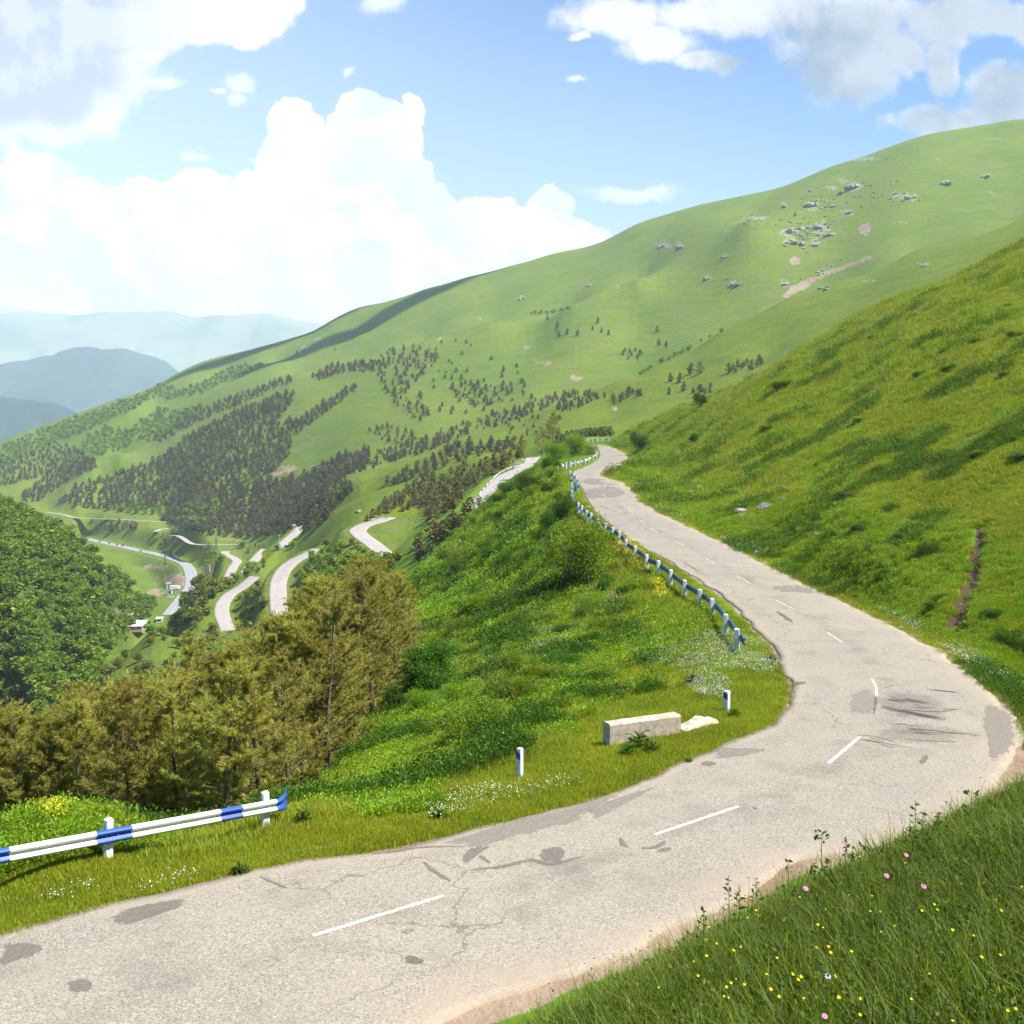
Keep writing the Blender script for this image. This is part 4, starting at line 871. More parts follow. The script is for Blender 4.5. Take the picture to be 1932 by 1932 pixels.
def near_tree(seed, H=5.0, n=5200, leaf=0.10):
    """small broadleaf tree: trunk, forking limbs, spreading layered sprays"""
    r = np.random.default_rng(seed); segs = []; tips = []
    def grow(p, d, L, rad, lev):
        q = p+d*L; segs.append((p, q, rad, rad*.65))
        if lev == 0: tips.append((q, d)); return
        for k_ in range(r.integers(3, 5)):
            e = d*r.uniform(.5, 1)+r.normal(0, .62, 3); e[2] = max(e[2], -.05)+.12; e /= np.linalg.norm(e); grow(q if k_ else p+d*L*.7, e, L*r.uniform(.55, .8), rad*.55, lev-1)
    grow(np.array([0, 0, -.1]), np.array([r.normal(0, .06), r.normal(0, .06), 1.0]), H*.26, .018*H, 3)
    grow(np.array([0, 0, -.1]), np.array([r.normal(0, .3), r.normal(0, .3), 1.0])/1.1, H*.22, .014*H, 3)
    T = np.array([t[0] for t in tips]); m = n//len(T)+1; C = np.repeat(T, m, 0); off = r.normal(0, 1, C.shape)*[.115*H*.55, .115*H*.55, .035*H]; C = C+off
    C[:, 2] = np.maximum(C[:, 2], .05); dd = off/np.linalg.norm(off, axis=1)[:, None]
    return leaves(C, r.uniform(.6, 1.3, len(C))*leaf, r, .6, out=dd), tubes(segs, 5)
def proto_tree(name, data, mcrown, mtrunk, crown='crown', trunk='trunk'):
    (V, F), (V2, F2) = data
    r_ = bpy.data.objects.new(name, None)
    a = mesh_np(crown, V, F, mcrown); b = mesh_np(trunk, V2, F2, mtrunk, True)
    return (a, b, crown, trunk)
def place(name, proto, pos, sc, rz, label, cat, group=None, tilt=(0, 0)):
    e = empty(name, tuple(pos), rz); e.rotation_euler = (tilt[0], tilt[1], rz); e.scale = (sc, sc, sc) if np.isscalar(sc) else sc
    tag(e, label, cat, group)
    a, b, cn, tn = proto; link(cn, a, e); link(tn, b, e); return e
def single(name, me, pos, sc, rz, label, cat, group=None):
    o = link(name, me); o.location = tuple(pos); o.rotation_euler = (0, 0, rz); o.scale = (sc, sc, sc) if np.isscalar(sc) else sc
    tag(o, label, cat, group); return o
FH_ME = [mesh_np('broadleaf_tree', V, F, M_leaf_hill) for V, F in FBROAD]
FPM_ME = [mesh_np('pine_tree', V, F, M_needle_mid) for V, F in FPINE]
FP_ME = [mesh_np('pine_tree', V, F, M_needle_far) for V, F in FPINE]; FB_ME = [mesh_np('broadleaf_tree', V, F, M_leaf_far) for V, F in FBROAD]; FU_ME = [mesh_np('bush', V, F, M_leaf_far) for V, F in FBUSH]

def sample(poly, n, r, ymin=40, ymax=4000, dens_noise=None):
    """random spots on the ground inside a pixel outline"""
    P = np.array(poly, float); lo_, hi_ = P.min(0), P.max(0); out = []
    x = r.uniform(lo_[0], hi_[0], n*4); y = r.uniform(lo_[1], hi_[1], n*4); k = inpoly(x, y, poly); x, y = x[k][:n*3], y[k][:n*3]
    h_ = hit(x, y, ymin, ymax); h_ = h_[~np.isnan(h_[:, 0])][:n]; return h_
def spread_out(P, gap):
    """drop spots closer than gap (may vary per spot)"""
    gap = np.broadcast_to(gap, (len(P),)); cell = float(gap.max()); g = {}; keep = []
    for i, p in enumerate(P):
        c = (int(p[0]//cell), int(p[1]//cell)); ok = True
        for a in (-1, 0, 1):
            for b in (-1, 0, 1):
                for j in g.get((c[0]+a, c[1]+b), ()):
                    if (P[j][0]-p[0])**2+(P[j][1]-p[1])**2 < gap[i]**2: ok = False; break
                if not ok: break
            if not ok: break
        if ok: keep.append(i); g.setdefault(c, []).append(i)
    return P[keep]
print('plant builders', round(time.time()-T0, 1))
# ------------------------------------------------------------------ woods on the far slopes
r5 = np.random.default_rng(11)
ZONES = [  # name, poly, kind, n samples, gap, (hmin, hmax), ymin, ymax, label, group
 ('pine', [(108,950),(150,915),(215,895),(300,870),(340,835),(400,800),(450,775),(540,740),(560,750),(535,780),(520,800),(560,795),(620,755),(668,728),(672,738),(600,790),(550,830),(545,860),(520,890),(480,905),(380,940),(310,955),(210,965)], 3600, 5.2, (8, 13), 850, 1900, 'dark pine in the big wood on the far valley side', 'pines in the big wood on the far slope'),
 ('pine', [(305,985),(320,950),(380,940),(480,905),(560,905),(640,865),(700,850),(690,880),(640,905),(665,925),(615,985),(570,1005),(540,1010),(480,1015),(370,1010),(320,990)], 2600, 4.6, (8, 13), 560, 1500, 'dark pine in the wood above the small valley road', 'pines in the wood above the small valley road'),
 ('pine', [(285,828),(350,785),(440,750),(545,712),(552,722),(450,765),(370,800),(300,838)], 700, 7, (8, 12), 1100, 2000, 'dark pine in the strip of wood along a grassy ridge', 'pines along the grassy ridge'),
 ('pine', [(590,712),(620,692),(720,682),(735,690),(715,700),(640,706),(600,722)], 300, 7, (8, 12), 1100, 2000, 'dark pine in the clump high on the middle slope', 'pines in the high clump'),
 ('pine', [(0,920),(-20,870),(60,855),(120,840),(165,860),(170,875),(120,890),(60,905)], 500, 6, (8, 12), 900, 2200, 'dark pine in the wood at the left foot of the mountain', 'pines at the left foot of the mountain'),
 ('pine', [(40,935),(90,900),(150,880),(178,862),(180,885),(120,915),(75,945),(45,950)], 450, 6, (8, 12), 900, 2200, 'dark pine in the tongue of wood beside the bare ridge', 'pines in the tongue of wood'),
 ('broad', [(0,850),(35,828),(105,803),(169,782),(246,754),(310,726),(330,735),(250,775),(170,810),(60,860),(0,885)], 900, 8, (7, 11), 1000, 2300, 'round green tree in the wood under the left skyline', 'broadleaf trees under the left skyline'),
 ('broad', [(300,750),(340,738),(390,722),(420,702),(460,690),(500,690),(440,714),(380,745),(310,756)], 350, 8, (7, 10), 1000, 2300, 'round green tree in the hollow between two grassy ridges', 'broadleaf trees in the upper hollow'),
 ('broad', [(250,805),(300,770),(335,778),(385,765),(380,780),(330,812),(280,838),(250,825)], 300, 8, (7, 10), 1000, 2300, 'round green tree in the clump on the left slope', 'broadleaf trees on the left slope'),
 ('broad', [(160,825),(200,805),(250,815),(245,845),(190,862),(155,852)], 260, 8, (7, 10), 900, 2300, 'round green tree in the patch above the bare ridge', 'broadleaf trees above the bare ridge'),
 ('broad', [(60,880),(160,855),(150,880),(100,900)], 60, 10, (6, 9), 900, 2300, 'round green tree at the edge of the left pine wood', 'broadleaf trees at the edge of the left pines'),
 ('broad', [(215,970),(235,945),(300,945),(345,960),(400,955),(405,990),(360,1000),(325,985),(300,972)], 260, 6.5, (6, 9), 700, 1500, 'bright green tree at the foot of the dark wood', 'bright trees at the foot of the wood'),
 ('pine', [(700,690),(735,660),(790,655),(830,678),(800,705),(765,745),(745,775),(715,720)], 210, 8, (8, 11), 1000, 2000, 'dark pine in the loose grove in the middle of the slope', 'pines in the loose grove'),
 ('pine', [(745,655),(860,640),(1000,700),(1010,790),(900,800),(820,790),(760,740)], 110, 12, (7, 10), 1000, 2000, 'lone dark pine scattered over the open green slope', 'scattered pines on the open slope'),
 ('pine', [(850,728),(900,722),(962,738),(955,755),(900,772),(850,752)], 110, 7, (7, 10), 1000, 2000, 'dark pine in the small clump on the open slope', 'pines in the small clump'),
 ('pine', [(755,750),(800,765),(818,788),(795,802),(760,772)], 70, 7, (7, 10), 900, 2000, 'dark pine in the short row beside the stream bed', 'pines beside the stream bed'),
 ('pine', [(690,815),(740,803),(785,818),(795,850),(740,840)], 130, 7, (7, 10), 880, 2000, 'dark pine in the hollow behind the middle spur', 'pines in the hollow behind the middle spur'),
 ('pine', [(640,905),(720,850),(800,828),(880,798),(960,775),(1040,745),(1110,738),(1040,768),(960,797),(885,822),(832,843),(780,861),(720,880)], 700, 5, (6, 10), 690, 1300, 'dark pine in the belt along the crest of the middle spur', 'pines along the crest of the spur'),
 ('pine', [(720,915),(770,888),(815,870),(850,842),(900,838),(985,832),(985,849),(885,866),(815,892),(745,918)], 330, 5, (6, 9), 560, 900, 'dark pine in the gully between the two grassy spurs', 'pines in the gully between the spurs'),
 ('pine', [(1047,772),(1060,752),(1110,746),(1110,765),(1060,780)], 60, 5, (5, 8), 560, 1000, 'dark pine in the clump near the top of the middle spur', 'pines near the top of the spur'),
 ('pine', [(1112,758),(1112,742),(1142,745),(1142,756)], 20, 5, (5, 8), 560, 1000, 'dark pine in the second clump on the middle spur', 'second clump of pines on the spur'),
 ('pine', [(1151,768),(1156,750),(1177,746),(1175,762)], 16, 5, (5, 8), 560, 1000, 'dark pine in the third clump on the middle spur', 'third clump of pines on the spur'),
 ('pine', [(1178,752),(1180,738),(1212,740),(1212,752)], 22, 5, (5, 8), 560, 1000, 'dark pine in the fourth clump on the middle spur', 'fourth clump of pines on the spur'),
 ('pine', [(938,795),(1000,782),(1060,790),(1060,830),(960,835)], 42, 8, (4, 7), 560, 1000, 'small dark pine scattered on the open middle spur', 'scattered pines on the spur'),
 ('pine', [(1171,676),(1175,660),(1212,664),(1212,682)], 40, 7, (7, 10), 900, 2000, 'dark pine in the clump below the mountain meadow', 'pines below the mountain meadow'),
 ('pine', [(1368,706),(1375,690),(1440,676),(1442,688),(1420,700)], 60, 5, (6, 9), 560, 1000, 'dark pine in the clump showing over the near hill', 'pines showing over the near hill'),
 ('pine', [(1300,744),(1303,734),(1342,730),(1342,744)], 22, 5, (6, 8), 500, 1000, 'dark pine in the clump beside the lone round bush', 'pines beside the lone round bush'),
 ('broad', [(1215,700),(1242,683),(1300,655),(1366,622),(1366,628),(1300,663),(1242,692),(1200,712)], 90, 6, (4, 6), 800, 1300, 'low dark bush in the hedge along the far ditch', 'bushes in the hedge along the far ditch'),
 ('broad', [(1000,592),(1035,588),(1078,582),(1078,586),(1035,593),(1003,597)], 50, 6, (4, 6), 1200, 1800, 'low brown bush in the hedge across the mountain', 'bushes in the hedge across the mountain'),
 # slope of the lower bends
 ('pine', [(690,985),(730,950),(800,905),(870,890),(940,868),(985,856),(985,872),(955,888),(900,915),(850,935),(810,960),(770,965),(735,968)], 430, 4.2, (5, 8), 290, 640, 'brown-green pine in the belt above the middle bend', 'pines in the belt above the middle bend'),
 ('pine', [(803,985),(808,945),(870,925),(893,930),(860,960),(818,988)], 90, 4, (6, 9), 240, 520, 'brown-green pine in the clump inside the middle bend', 'pines in the clump inside the middle bend'),
 ('pine', [(785,1062),(788,1015),(830,1000),(870,965),(905,945),(925,950),(905,962),(850,1015),(802,1062)], 170, 3.6, (5, 8), 160, 420, 'brown-green pine in the row beside the upper bend', 'pines in the row beside the upper bend'),
 ('broad', [(640,1040),(600,1020),(560,1040),(590,1090),(650,1100),(700,1085),(745,1085),(760,1060),(720,1062),(690,1035),(668,1005)], 190, 4.6, (3.5, 6), 200, 520, 'rounded green bush on the slope between two bends', 'bushes on the slope between two bends'),
 ('broad', [(450,1110),(500,1060),(545,1040),(520,1075),(505,1110),(505,1160),(470,1180),(445,1160)], 60, 5, (3, 5), 300, 560, 'rounded green bush above the lowest bend', 'bushes above the lowest bend'),
 ('broad', [(330,1165),(345,1125),(385,1098),(420,1080),(455,1072),(480,1075),(470,1100),(430,1120),(405,1135),(400,1160),(345,1185),(318,1190)], 200, 4.6, (5, 7.5), 380, 640, 'leafy green tree on the slope above the valley highway', 'trees on the slope above the valley highway'),
 ('pine', [(320,1178),(345,1130),(385,1105),(392,1120),(350,1165),(335,1185)], 70, 4.4, (6, 8), 380, 620, 'dull brown pine on the slope above the valley highway', 'pines on the slope above the valley highway'),
 ('broad', [(180,1300),(240,1240),(330,1180),(405,1180),(410,1250),(330,1300),(240,1340),(180,1360)], 90, 7, (4, 7), 240, 520, 'green tree on the open grassy foot of the slope', 'trees on the grassy foot of the slope'),
 ('broad', [(-30,1450),(-30,1330),(100,1310),(200,1340),(250,1400),(120,1500)], 160, 5.5, (5, 8), 110, 420, 'leafy green tree behind the pine grove', 'trees behind the pine grove'),
 ('broad', [(300,1005),(335,1015),(380,1035),(470,1030),(560,1025),(540,1045),(480,1050),(440,1045),(420,1060),(400,1075),(330,1040),(270,1020)], 130, 8, (4, 8), 560, 1100, 'green tree scattered on the bank above the highway', 'trees on the bank above the highway'),
 ('pine', [(352,1055),(356,1042),(390,1040),(388,1055)], 26, 5, (7, 10), 600, 1100, 'dark pine in the clump beside the highway bend', 'pines beside the highway bend'),
 ('pine', [(135,1000),(128,985),(200,985),(262,990),(262,1002),(200,1003)], 150, 6, (8, 11), 900, 1400, 'dark pine in the row between the highway and the lane', 'pines between the highway and the lane'),
 ('pine', [(303,1030),(310,1015),(332,1012),(335,1030)], 16, 6, (8, 11), 700, 1100, 'dark pine in the clump on the highway bank', 'pines on the highway bank'),
 ('broad', [(200,1172),(215,1140),(290,1130),(300,1170),(300,1210),(240,1225)], 34, 8, (3, 6), 400, 800, 'small green tree in the meadow round the white roof', 'trees round the white roof'),
]
POINTS = dict(pine=[], broad=[], hill=[], mid=[])
for kind, poly, n, gap, hr, y0, y1, lab, grp in ZONES:
    P_ = sample(poly, n, r5, y0, y1)
    if len(P_) == 0: continue
    P_ = spread_out(P_, gap)
    h_ = (hr[0]+(hr[1]-hr[0])*r5.random(len(P_))**1.3)*r5.uniform(.75, 1.1, len(P_))*(.74 if kind == 'pine' else 1)*np.where(r5.random(len(P_)) < .15, .7, 1)
    # keep the roads clear
    ok = np.ones(len(P_), bool)
    for kname, L, hw in LROADS:
        k = seg_nearest(P_[:, 0], P_[:, 1], L); ok &= np.hypot(P_[:, 0]-L[k, 0], P_[:, 1]-L[k, 1]) > hw+2.2
    rb = np.hypot(P_[:, 0]+210, P_[:, 1]-640) > 16; ok &= rb
    for p, h in zip(P_[ok], h_[ok]): POINTS['mid' if lab.startswith('brown-green') else kind].append((p, h, lab, grp))
P_ = spread_out(sample(WOODPOLY[0], 9000, r5, 245, 715), 4.6)
for p in P_: POINTS['hill'].append((p, r5.uniform(6, 9.5), 'leafy green tree on the steep wooded hill left of the valley', 'trees on the wooded hill'))
def emit(kind, meshes, variants, name, n_obj, stuffname, stufflabel, mat, wide):
    L = sorted(POINTS[kind], key=lambda q: -q[1]/q[0][1])
    for (p, h, lab, grp) in L[:n_obj]:
        i = r5.integers(0, len(meshes)); w = h*r5.uniform(.85, 1.2)*wide
        single(name, meshes[i], (p[0], p[1], p[2]-.2), (w, w, h), r5.uniform(0, 6.28), lab, 'pine' if name.startswith('pine') else ('bush' if name == 'bush' else 'tree'), grp)
    rest = L[n_obj:]
    if rest:
        V, F = merge_trees(variants, np.array([q[0] for q in rest])-[0, 0, .2], np.array([q[1] for q in rest]), r5, wide)
        o = link(stuffname, mesh_np(stuffname, V, F, mat)); tag(o, stufflabel, 'woods', kind='stuff')
    print(kind, len(L))
emit('mid', FPM_ME, FPINE, 'pine_tree', 52, 'pine_belt', 'brown-green pines of the belt above the bends', M_needle_mid, 1.55)
emit('pine', FP_ME, FPINE, 'pine_tree', 62, 'pine_woods', 'dark pine woods covering the far valley side', M_needle_far, 1.5)
emit('broad', FB_ME, FBROAD, 'broadleaf_tree', 160, 'broadleaf_woods', 'green broadleaf woods on the far slopes', M_leaf_far, 1.25)
emit('hill', FH_ME, FBROAD, 'broadleaf_tree', 125, 'hillside_woods', 'dense green woods on the hill left of the valley', M_leaf_hill, 1.3)
for px, py, h in [(1303, 706, 9), (1320, 705, 9), (1375, 705, 8), (1265, 720, 7), (1283, 722, 8), (1290, 738, 7), (1262, 745, 6), (1033, 605, 8), (1052, 617, 8), (1050, 626, 8), (1055, 636, 8), (1070, 631, 8), (1090, 633, 8), (1128, 610, 8), (1135, 628, 7), (1240, 627, 8), (1243, 652, 8), (1257, 656, 8), (1148, 632, 7), (1118, 623, 6), (530+75, 655, 7), (560, 668, 8), (632, 662, 7), (1500, 495-87, 6)]:
    p = hit([px], [py], 480)[0]
    if not np.isnan(p[0]): single('pine_tree', FP_ME[int(px) % 6], p-[0, 0, .2], (h*1.3, h*1.3, h), px, 'small dark pine standing alone on the open mountain pasture', 'pine', 'lone pines on the mountain pasture')

# ------------------------------------------------------------------ pine grove below the near guardrail
NP = [proto_tree('pine', near_pine(100+i, H=9.0, bare=.08, spread=s_), M_needle, M_bark) for i, s_ in enumerate((.42, .38, .46, .40, .36))]
topx = [-60, 0, 60, 120, 190, 235, 305, 370, 440, 530, 600, 640, 700, 745, 765]; topy = [1340, 1330, 1325, 1318, 1280, 1255, 1245, 1215, 1195, 1135, 1125, 1075, 1052, 1085, 1150]
cand = []
for row_, (Ya, Yb, step) in enumerate([(29.5, 32.5, 32), (34, 38, 30), (41, 46, 30), (50, 56, 32), (60, 66, 34), (72, 80, 40)]):
    for px in np.arange(-70, 800, step):
        Y = r5.uniform(Ya, Yb); x = px+r5.uniform(-16, 16); u = (x-CX)/FPX
        if x > 480+60*row_ and row_ < 2: continue
        if x > 640 and row_ < 3: continue
        if x > 700 and row_ < 4: continue
        z = float(ground(u*Y, Y)); tyy = np.interp(x, topx, topy)+r5.uniform(-6, 34)
        top = float(ray(x, tyy)[1])*Y; H = min(top-z, 11.5-(.8 if row_ < 2 else 0)); H = min(H, {0: 4.6, 1: 6.6, 2: 9}.get(row_, 11.5)*r5.uniform(.85, 1.1))
        if H < 2.2: continue
        cand.append((x, Y, z, H, row_))
rown = {0: 'front row', 1: 'second row', 2: 'third row', 3: 'fourth row', 4: 'fifth row', 5: 'rearmost row'}
ordn = ['first', 'second', 'third', 'fourth', 'fifth', 'sixth', 'seventh', 'eighth', 'ninth', 'tenth', 'eleventh', 'twelfth', 'thirteenth', 'fourteenth', 'fifteenth', 'sixteenth', 'seventeenth', 'eighteenth', 'nineteenth', 'twentieth', 'twenty-first', 'twenty-second', 'twenty-third', 'twenty-fourth', 'twenty-fifth', 'twenty-sixth', 'twenty-seventh', 'twenty-eighth']
for rr in range(6):
    L = sorted([c for c in cand if c[4] == rr])
    for i, (x, Y, z, H, _r) in enumerate(L):
        place('pine_tree', NP[int(r5.integers(0, 5))], ((x-CX)/FPX*Y, Y, z-.1), (H/9*r5.uniform(.95, 1.25), H/9*r5.uniform(.95, 1.25), H/9), r5.uniform(0, 6.28),
              f'brown-green pine, {ordn[i]} from the left in the {rown[rr]} of the near grove', 'pine', 'pines of the near grove', tilt=(r5.normal(0, .03), r5.normal(0, .03)))
for x, yb, H, Y, lab in [(688, 1185, 8.0, 62, 'tall pine with a visible pale trunk at the right end of the near grove'), (745, 1200, 5.6, 64, 'bushy pine beside the open green slope, right of the tall pale-trunked one'), (610, 1400, 8.3, 47, 'broad drooping pine at the edge of the bright grass slope'), (560, 1440, 7.0, 42, 'dark-bottomed pine at the lower right corner of the near grove'),
                         (985, 862, 6.0, 300, 'dark bushy pine standing alone behind the upper bend'), (1022, 858, 8.0, 300, 'tall dark pine at the left of the pair behind the far crest'), (1042, 852, 9.0, 310, 'tall dark pine at the right of the pair behind the far crest')]:
    u = (x-CX)/FPX; z = float(ground(u*Y, Y)); place('pine_tree', NP[int(x) % 5], (u*Y, Y, z-.1), H/9*1.1, x, lab, 'pine')
for i, x in enumerate(np.linspace(1052, 1150, 12)):
    Y = 330+8*math.sin(i*2.2); u = (x-CX)/FPX; z = float(ground(u*Y, Y)); topz = float(ray(x, 812+5*math.sin(i*1.7))[1])*Y
    single('pine_tree', FP_ME[i % 6], (u*Y, Y, z-.3), (6.5, 6.5, max(4.0, topz-z)), i, f'dusky pine, {ordn[i]} from the left in the row behind the far guardrail', 'pine', 'pines behind the far guardrail')

# ------------------------------------------------------------------ bushes of the near slope
NB = [proto_tree('bush', near_bush(200+i, R_=1.3, H=h_, n=9500, leaf=.072), M_leaf, M_twig, 'foliage', 'stems') for i, h_ in enumerate((1.5, 1.2, 1.8, 1.0))]
NBD = [proto_tree('bush', near_bush(230+i, R_=1.25, H=h_, n=9000, leaf=.075), M_leaf_dark, M_twig, 'foliage', 'stems') for i, h_ in enumerate((1.9, 1.4))]
NTR = [proto_tree('tree', near_tree(300+i, 5.0, 17000, .11), M_leaf_dark, M_bark) for i in range(2)]
def gp(px, py, ymin=20, ymax=300):
    p = hit([px], [py], ymin, ymax)[0]
    return p
def bush(px, py, wpx, lab, protos=NB, cat='bush', name='bush', hs=1.0, ymin=20, ymax=300, group=None, base=2.6):
    p = gp(px, py, ymin, ymax)
    if np.isnan(p[0]): print('no ground', px, py, lab); return
    s_ = wpx/FPX*p[1]/base; place(name, protos[int(px+py) % len(protos)], p-[0, 0, .05], (s_, s_, s_*hs), px*1.3, lab, cat, group)
bush(1086, 1108, 132, 'big rounded yellow-green bush with dark bare stems left of the guardrail', NB, hs=1.35)
bush(800, 1322, 150, 'dark green broadleaf tree on the slope right of the pine grove', NTR, 'tree', 'broadleaf_tree', base=4.4)
bush(752, 1338, 90, 'low dark green tree at the foot of the dark slope tree', NTR, 'tree', 'broadleaf_tree', base=4.4, hs=.75)
bush(1000, 935, 60, 'airy pale-leaved tree beside the upper bend', NTR, 'tree', 'broadleaf_tree', base=4.0)
bush(900, 1165, 110, 'wide pale green bush in the middle of the slope', NB)
bush(880, 1365, 105, 'low green bush below the dark slope tree', NB, hs=.8)
bush(960, 1330, 120, 'sprawling yellow-green bush left of the concrete block', NB, hs=.7)
bush(985, 1275, 110, 'sprawling green bush in the middle of the flowering slope', NB, hs=.7)
bush(870, 1330, 80, 'rounded green bush just right of the dark slope tree', NB, hs=.9)
bush(1065, 985, 70, 'dark green bush left of the first guardrail posts', NBD)
bush(1040, 1010, 66, 'dark green bush on the slope crest above the big rounded one', NBD)
bush(1080, 862, 64, 'bushy green mound in front of the far guardrail', NB)
bush(1050, 868, 50, 'green bush on the crest left of the far guardrail', NB)
bush(1108, 858, 44, 'low green bush inside the far bend', NB, hs=.8)
bush(1040, 900, 54, 'dark green bush between the upper bend and the road', NBD)
bush(960, 935, 46, 'dark bush at the edge of the upper bend', NBD)
bush(560+200, 1205, 60, 'low round bush at the right foot of the grove', NB)
bush(700+20, 1225, 60, 'green bush touching the right end of the pine grove', NBD)
SL = [(800, 1080), (860, 1035), (905, 965), (960, 925), (1030, 880), (1085, 870), (1075, 930), (1075, 1000), (1130, 1060), (1180, 1110), (1160, 1200), (1060, 1290), (980, 1370), (900, 1400), (840, 1370), (760, 1340), (740, 1200)]
P_ = spread_out(np.vstack([sample([(760, 1340), (740, 1180), (800, 1060), (900, 960), (1060, 900), (1070, 1010), (1000, 1120), (1040, 1230), (960, 1390), (860, 1400)], 220, r5, 30, 230), sample(SL, 200, r5, 30, 230)]), 2.6)
for i, p in enumerate(P_[:135]):
    px, py = proj(*p); s_ = r5.uniform(.45, 1.15)*(1.0 if p[1] < 120 else 1.35)
    place('bush', (NB+NBD)[int(r5.integers(0, 6))], p-[0, 0, .12], (s_, s_, s_*r5.uniform(.55, .9)), r5.uniform(0, 6), 'low leafy green bush among the weeds of the near slope', 'bush', 'low bushes on the near slope')
for x_, y_, w_, hs_, l_ in [(815, 1300, 120, .95, 'dense dark green bush standing under the dark slope tree'), (905, 1130, 60, .8, 'round dark green bush above the wide pale one'), (985, 1180, 54, .8, 'round dark green bush in the middle of the upper slope'), (1130, 1180, 48, .7, 'round green bush below the big rounded one'), (930, 1060, 60, .8, 'round dark green bush on the upper left of the slope'), (870, 1090, 56, .8, 'round dark green bush on the left brow of the slope'), (1010, 1370, 50, .6, 'small dark green bush left of the concrete block')]: bush(x_, y_, w_, l_, NBD, hs=hs_)
# behind the near guardrail
for i, (px, py, w_px) in enumerate([(30, 1512, 110), (140, 1512, 90), (330, 1506, 120), (420, 1498, 80), (540, 1478, 70), (240, 1520, 80), (-20, 1530, 90)]):
    bush(px, py, w_px, f'leafy weed bush, {ordn[sorted([-20, 30, 140, 240, 330, 420, 540]).index(px)]} from the left between the guardrail and the pines', NB, hs=.55, ymin=20, ymax=60, group='weed bushes behind the near guardrail')
# right-hand hill
bush(1320, 768, 34, 'lone dark round bush on the ridge of the right-hand hill', NBD, ymin=120, hs=1.1)
bush(1474, 733, 52, 'wide low dark bush high on the right-hand hill', NBD, ymin=90, hs=.55)
bush(1203, 855, 46, 'dark green round bush beside the road at the far bend', NBD, ymin=100, hs=1.25)
bush(1225, 850, 26, 'small bright bush right of the dark one at the far bend', NB, ymin=100)
bush(1313, 838, 24, 'slim little tree with a long shadow on the right-hand hill', NTR, 'tree', 'broadleaf_tree', ymin=60, base=4.0, hs=1.3)
bush(1446, 815, 34, 'small dark bush below the high one on the right-hand hill', NBD, ymin=60, hs=.7)
bush(1750, 1045, 56, 'rounded bush casting shade on the right-hand hill', NBD, ymin=30, hs=.8)
bush(1738, 712, 40, 'low dark bush on the upper right-hand hill', NBD, ymin=60, hs=.5)
bush(1790, 700, 36, 'low dark bush next to another on the upper right-hand hill', NBD, ymin=60, hs=.5)
bush(1760, 1152, 48, 'leafy dark plant left of the foot of the earth gully', NBD, ymin=30, hs=.6)
bush(1782, 1125, 40, 'leafy bright plant halfway up beside the earth gully', NB, ymin=30, hs=.6)
bush(1900, 1215, 70, 'dark leafy bush in the ditch right of the earth gully', NBD, ymin=30, hs=.8)
bush(1945, 1235, 70, 'dark leafy bush at the right edge above the hairpin', NBD, ymin=30, hs=.8)
bush(1870, 1165, 50, 'dark leafy bush just above the ditch by the gully', NBD, ymin=30, hs=.7)
bush(1650, 640, 26, 'small dark bush near the skyline of the right-hand hill', NBD, ymin=90, hs=.5)
P_ = spread_out(sample([(1300, 880), (1500, 720), (1700, 620), (1932, 560), (1932, 1100), (1700, 1100), (1450, 960)], 40, r5, 30, 210), 5)
_kg = seg_nearest(P_[:, 0], P_[:, 1], GUL); P_ = P_[np.hypot(P_[:, 0]-GUL[_kg, 0], P_[:, 1]-GUL[_kg, 1]) > 4]
for p in P_[:20]:
    s_ = r5.uniform(.35, .8); place('bush', (NB+NBD)[int(r5.integers(0, 6))], p-[0, 0, .1], (s_*1.3, s_*1.3, s_*.5), r5.uniform(0, 6), 'low tussock bush on the open right-hand hill', 'bush', 'tussock bushes on the right-hand hill')
print('woods', round(time.time()-T0, 1))
# ------------------------------------------------------------------ grass and flowers that nobody could count: points that carry tufts
def blade_mat(name, cols, trans=.4):
    return leafy(name, cols, trans, 0.55, 0.5, 0.03, 0.2)
M_g1 = blade_mat('grass_blades', [(0.185, 0.270, 0.010), (0.310, 0.370, 0.014), (0.44, 0.43, 0.06)])
M_g2 = blade_mat('hill_grass', [(0.175, 0.270, 0.007), (0.280, 0.335, 0.009), (0.40, 0.39, 0.04)])
M_g3 = blade_mat('weed_leaves', [(0.150, 0.280, 0.009), (0.225, 0.375, 0.013), (0.30, 0.44, 0.035)])
M_g4 = blade_mat('bank_grass', [(0.058, 0.112, 0.004), (0.105, 0.158, 0.006), (0.21, 0.235, 0.028)])
M_white = plain('white_petals', (0.62, 0.63, 0.58), .7, .1); M_yellow = plain('yellow_petals', (0.62, 0.50, 0.010), .6, .1); M_pinkp = plain('pink_petals', (0.62, 0.22, 0.42), .6, .1)
M_seed = plain('dry_seed_heads', (0.30, 0.22, 0.12), .8, .2); M_dark = plain('dark_seed_heads', (0.07, 0.045, 0.03), .8, .2)
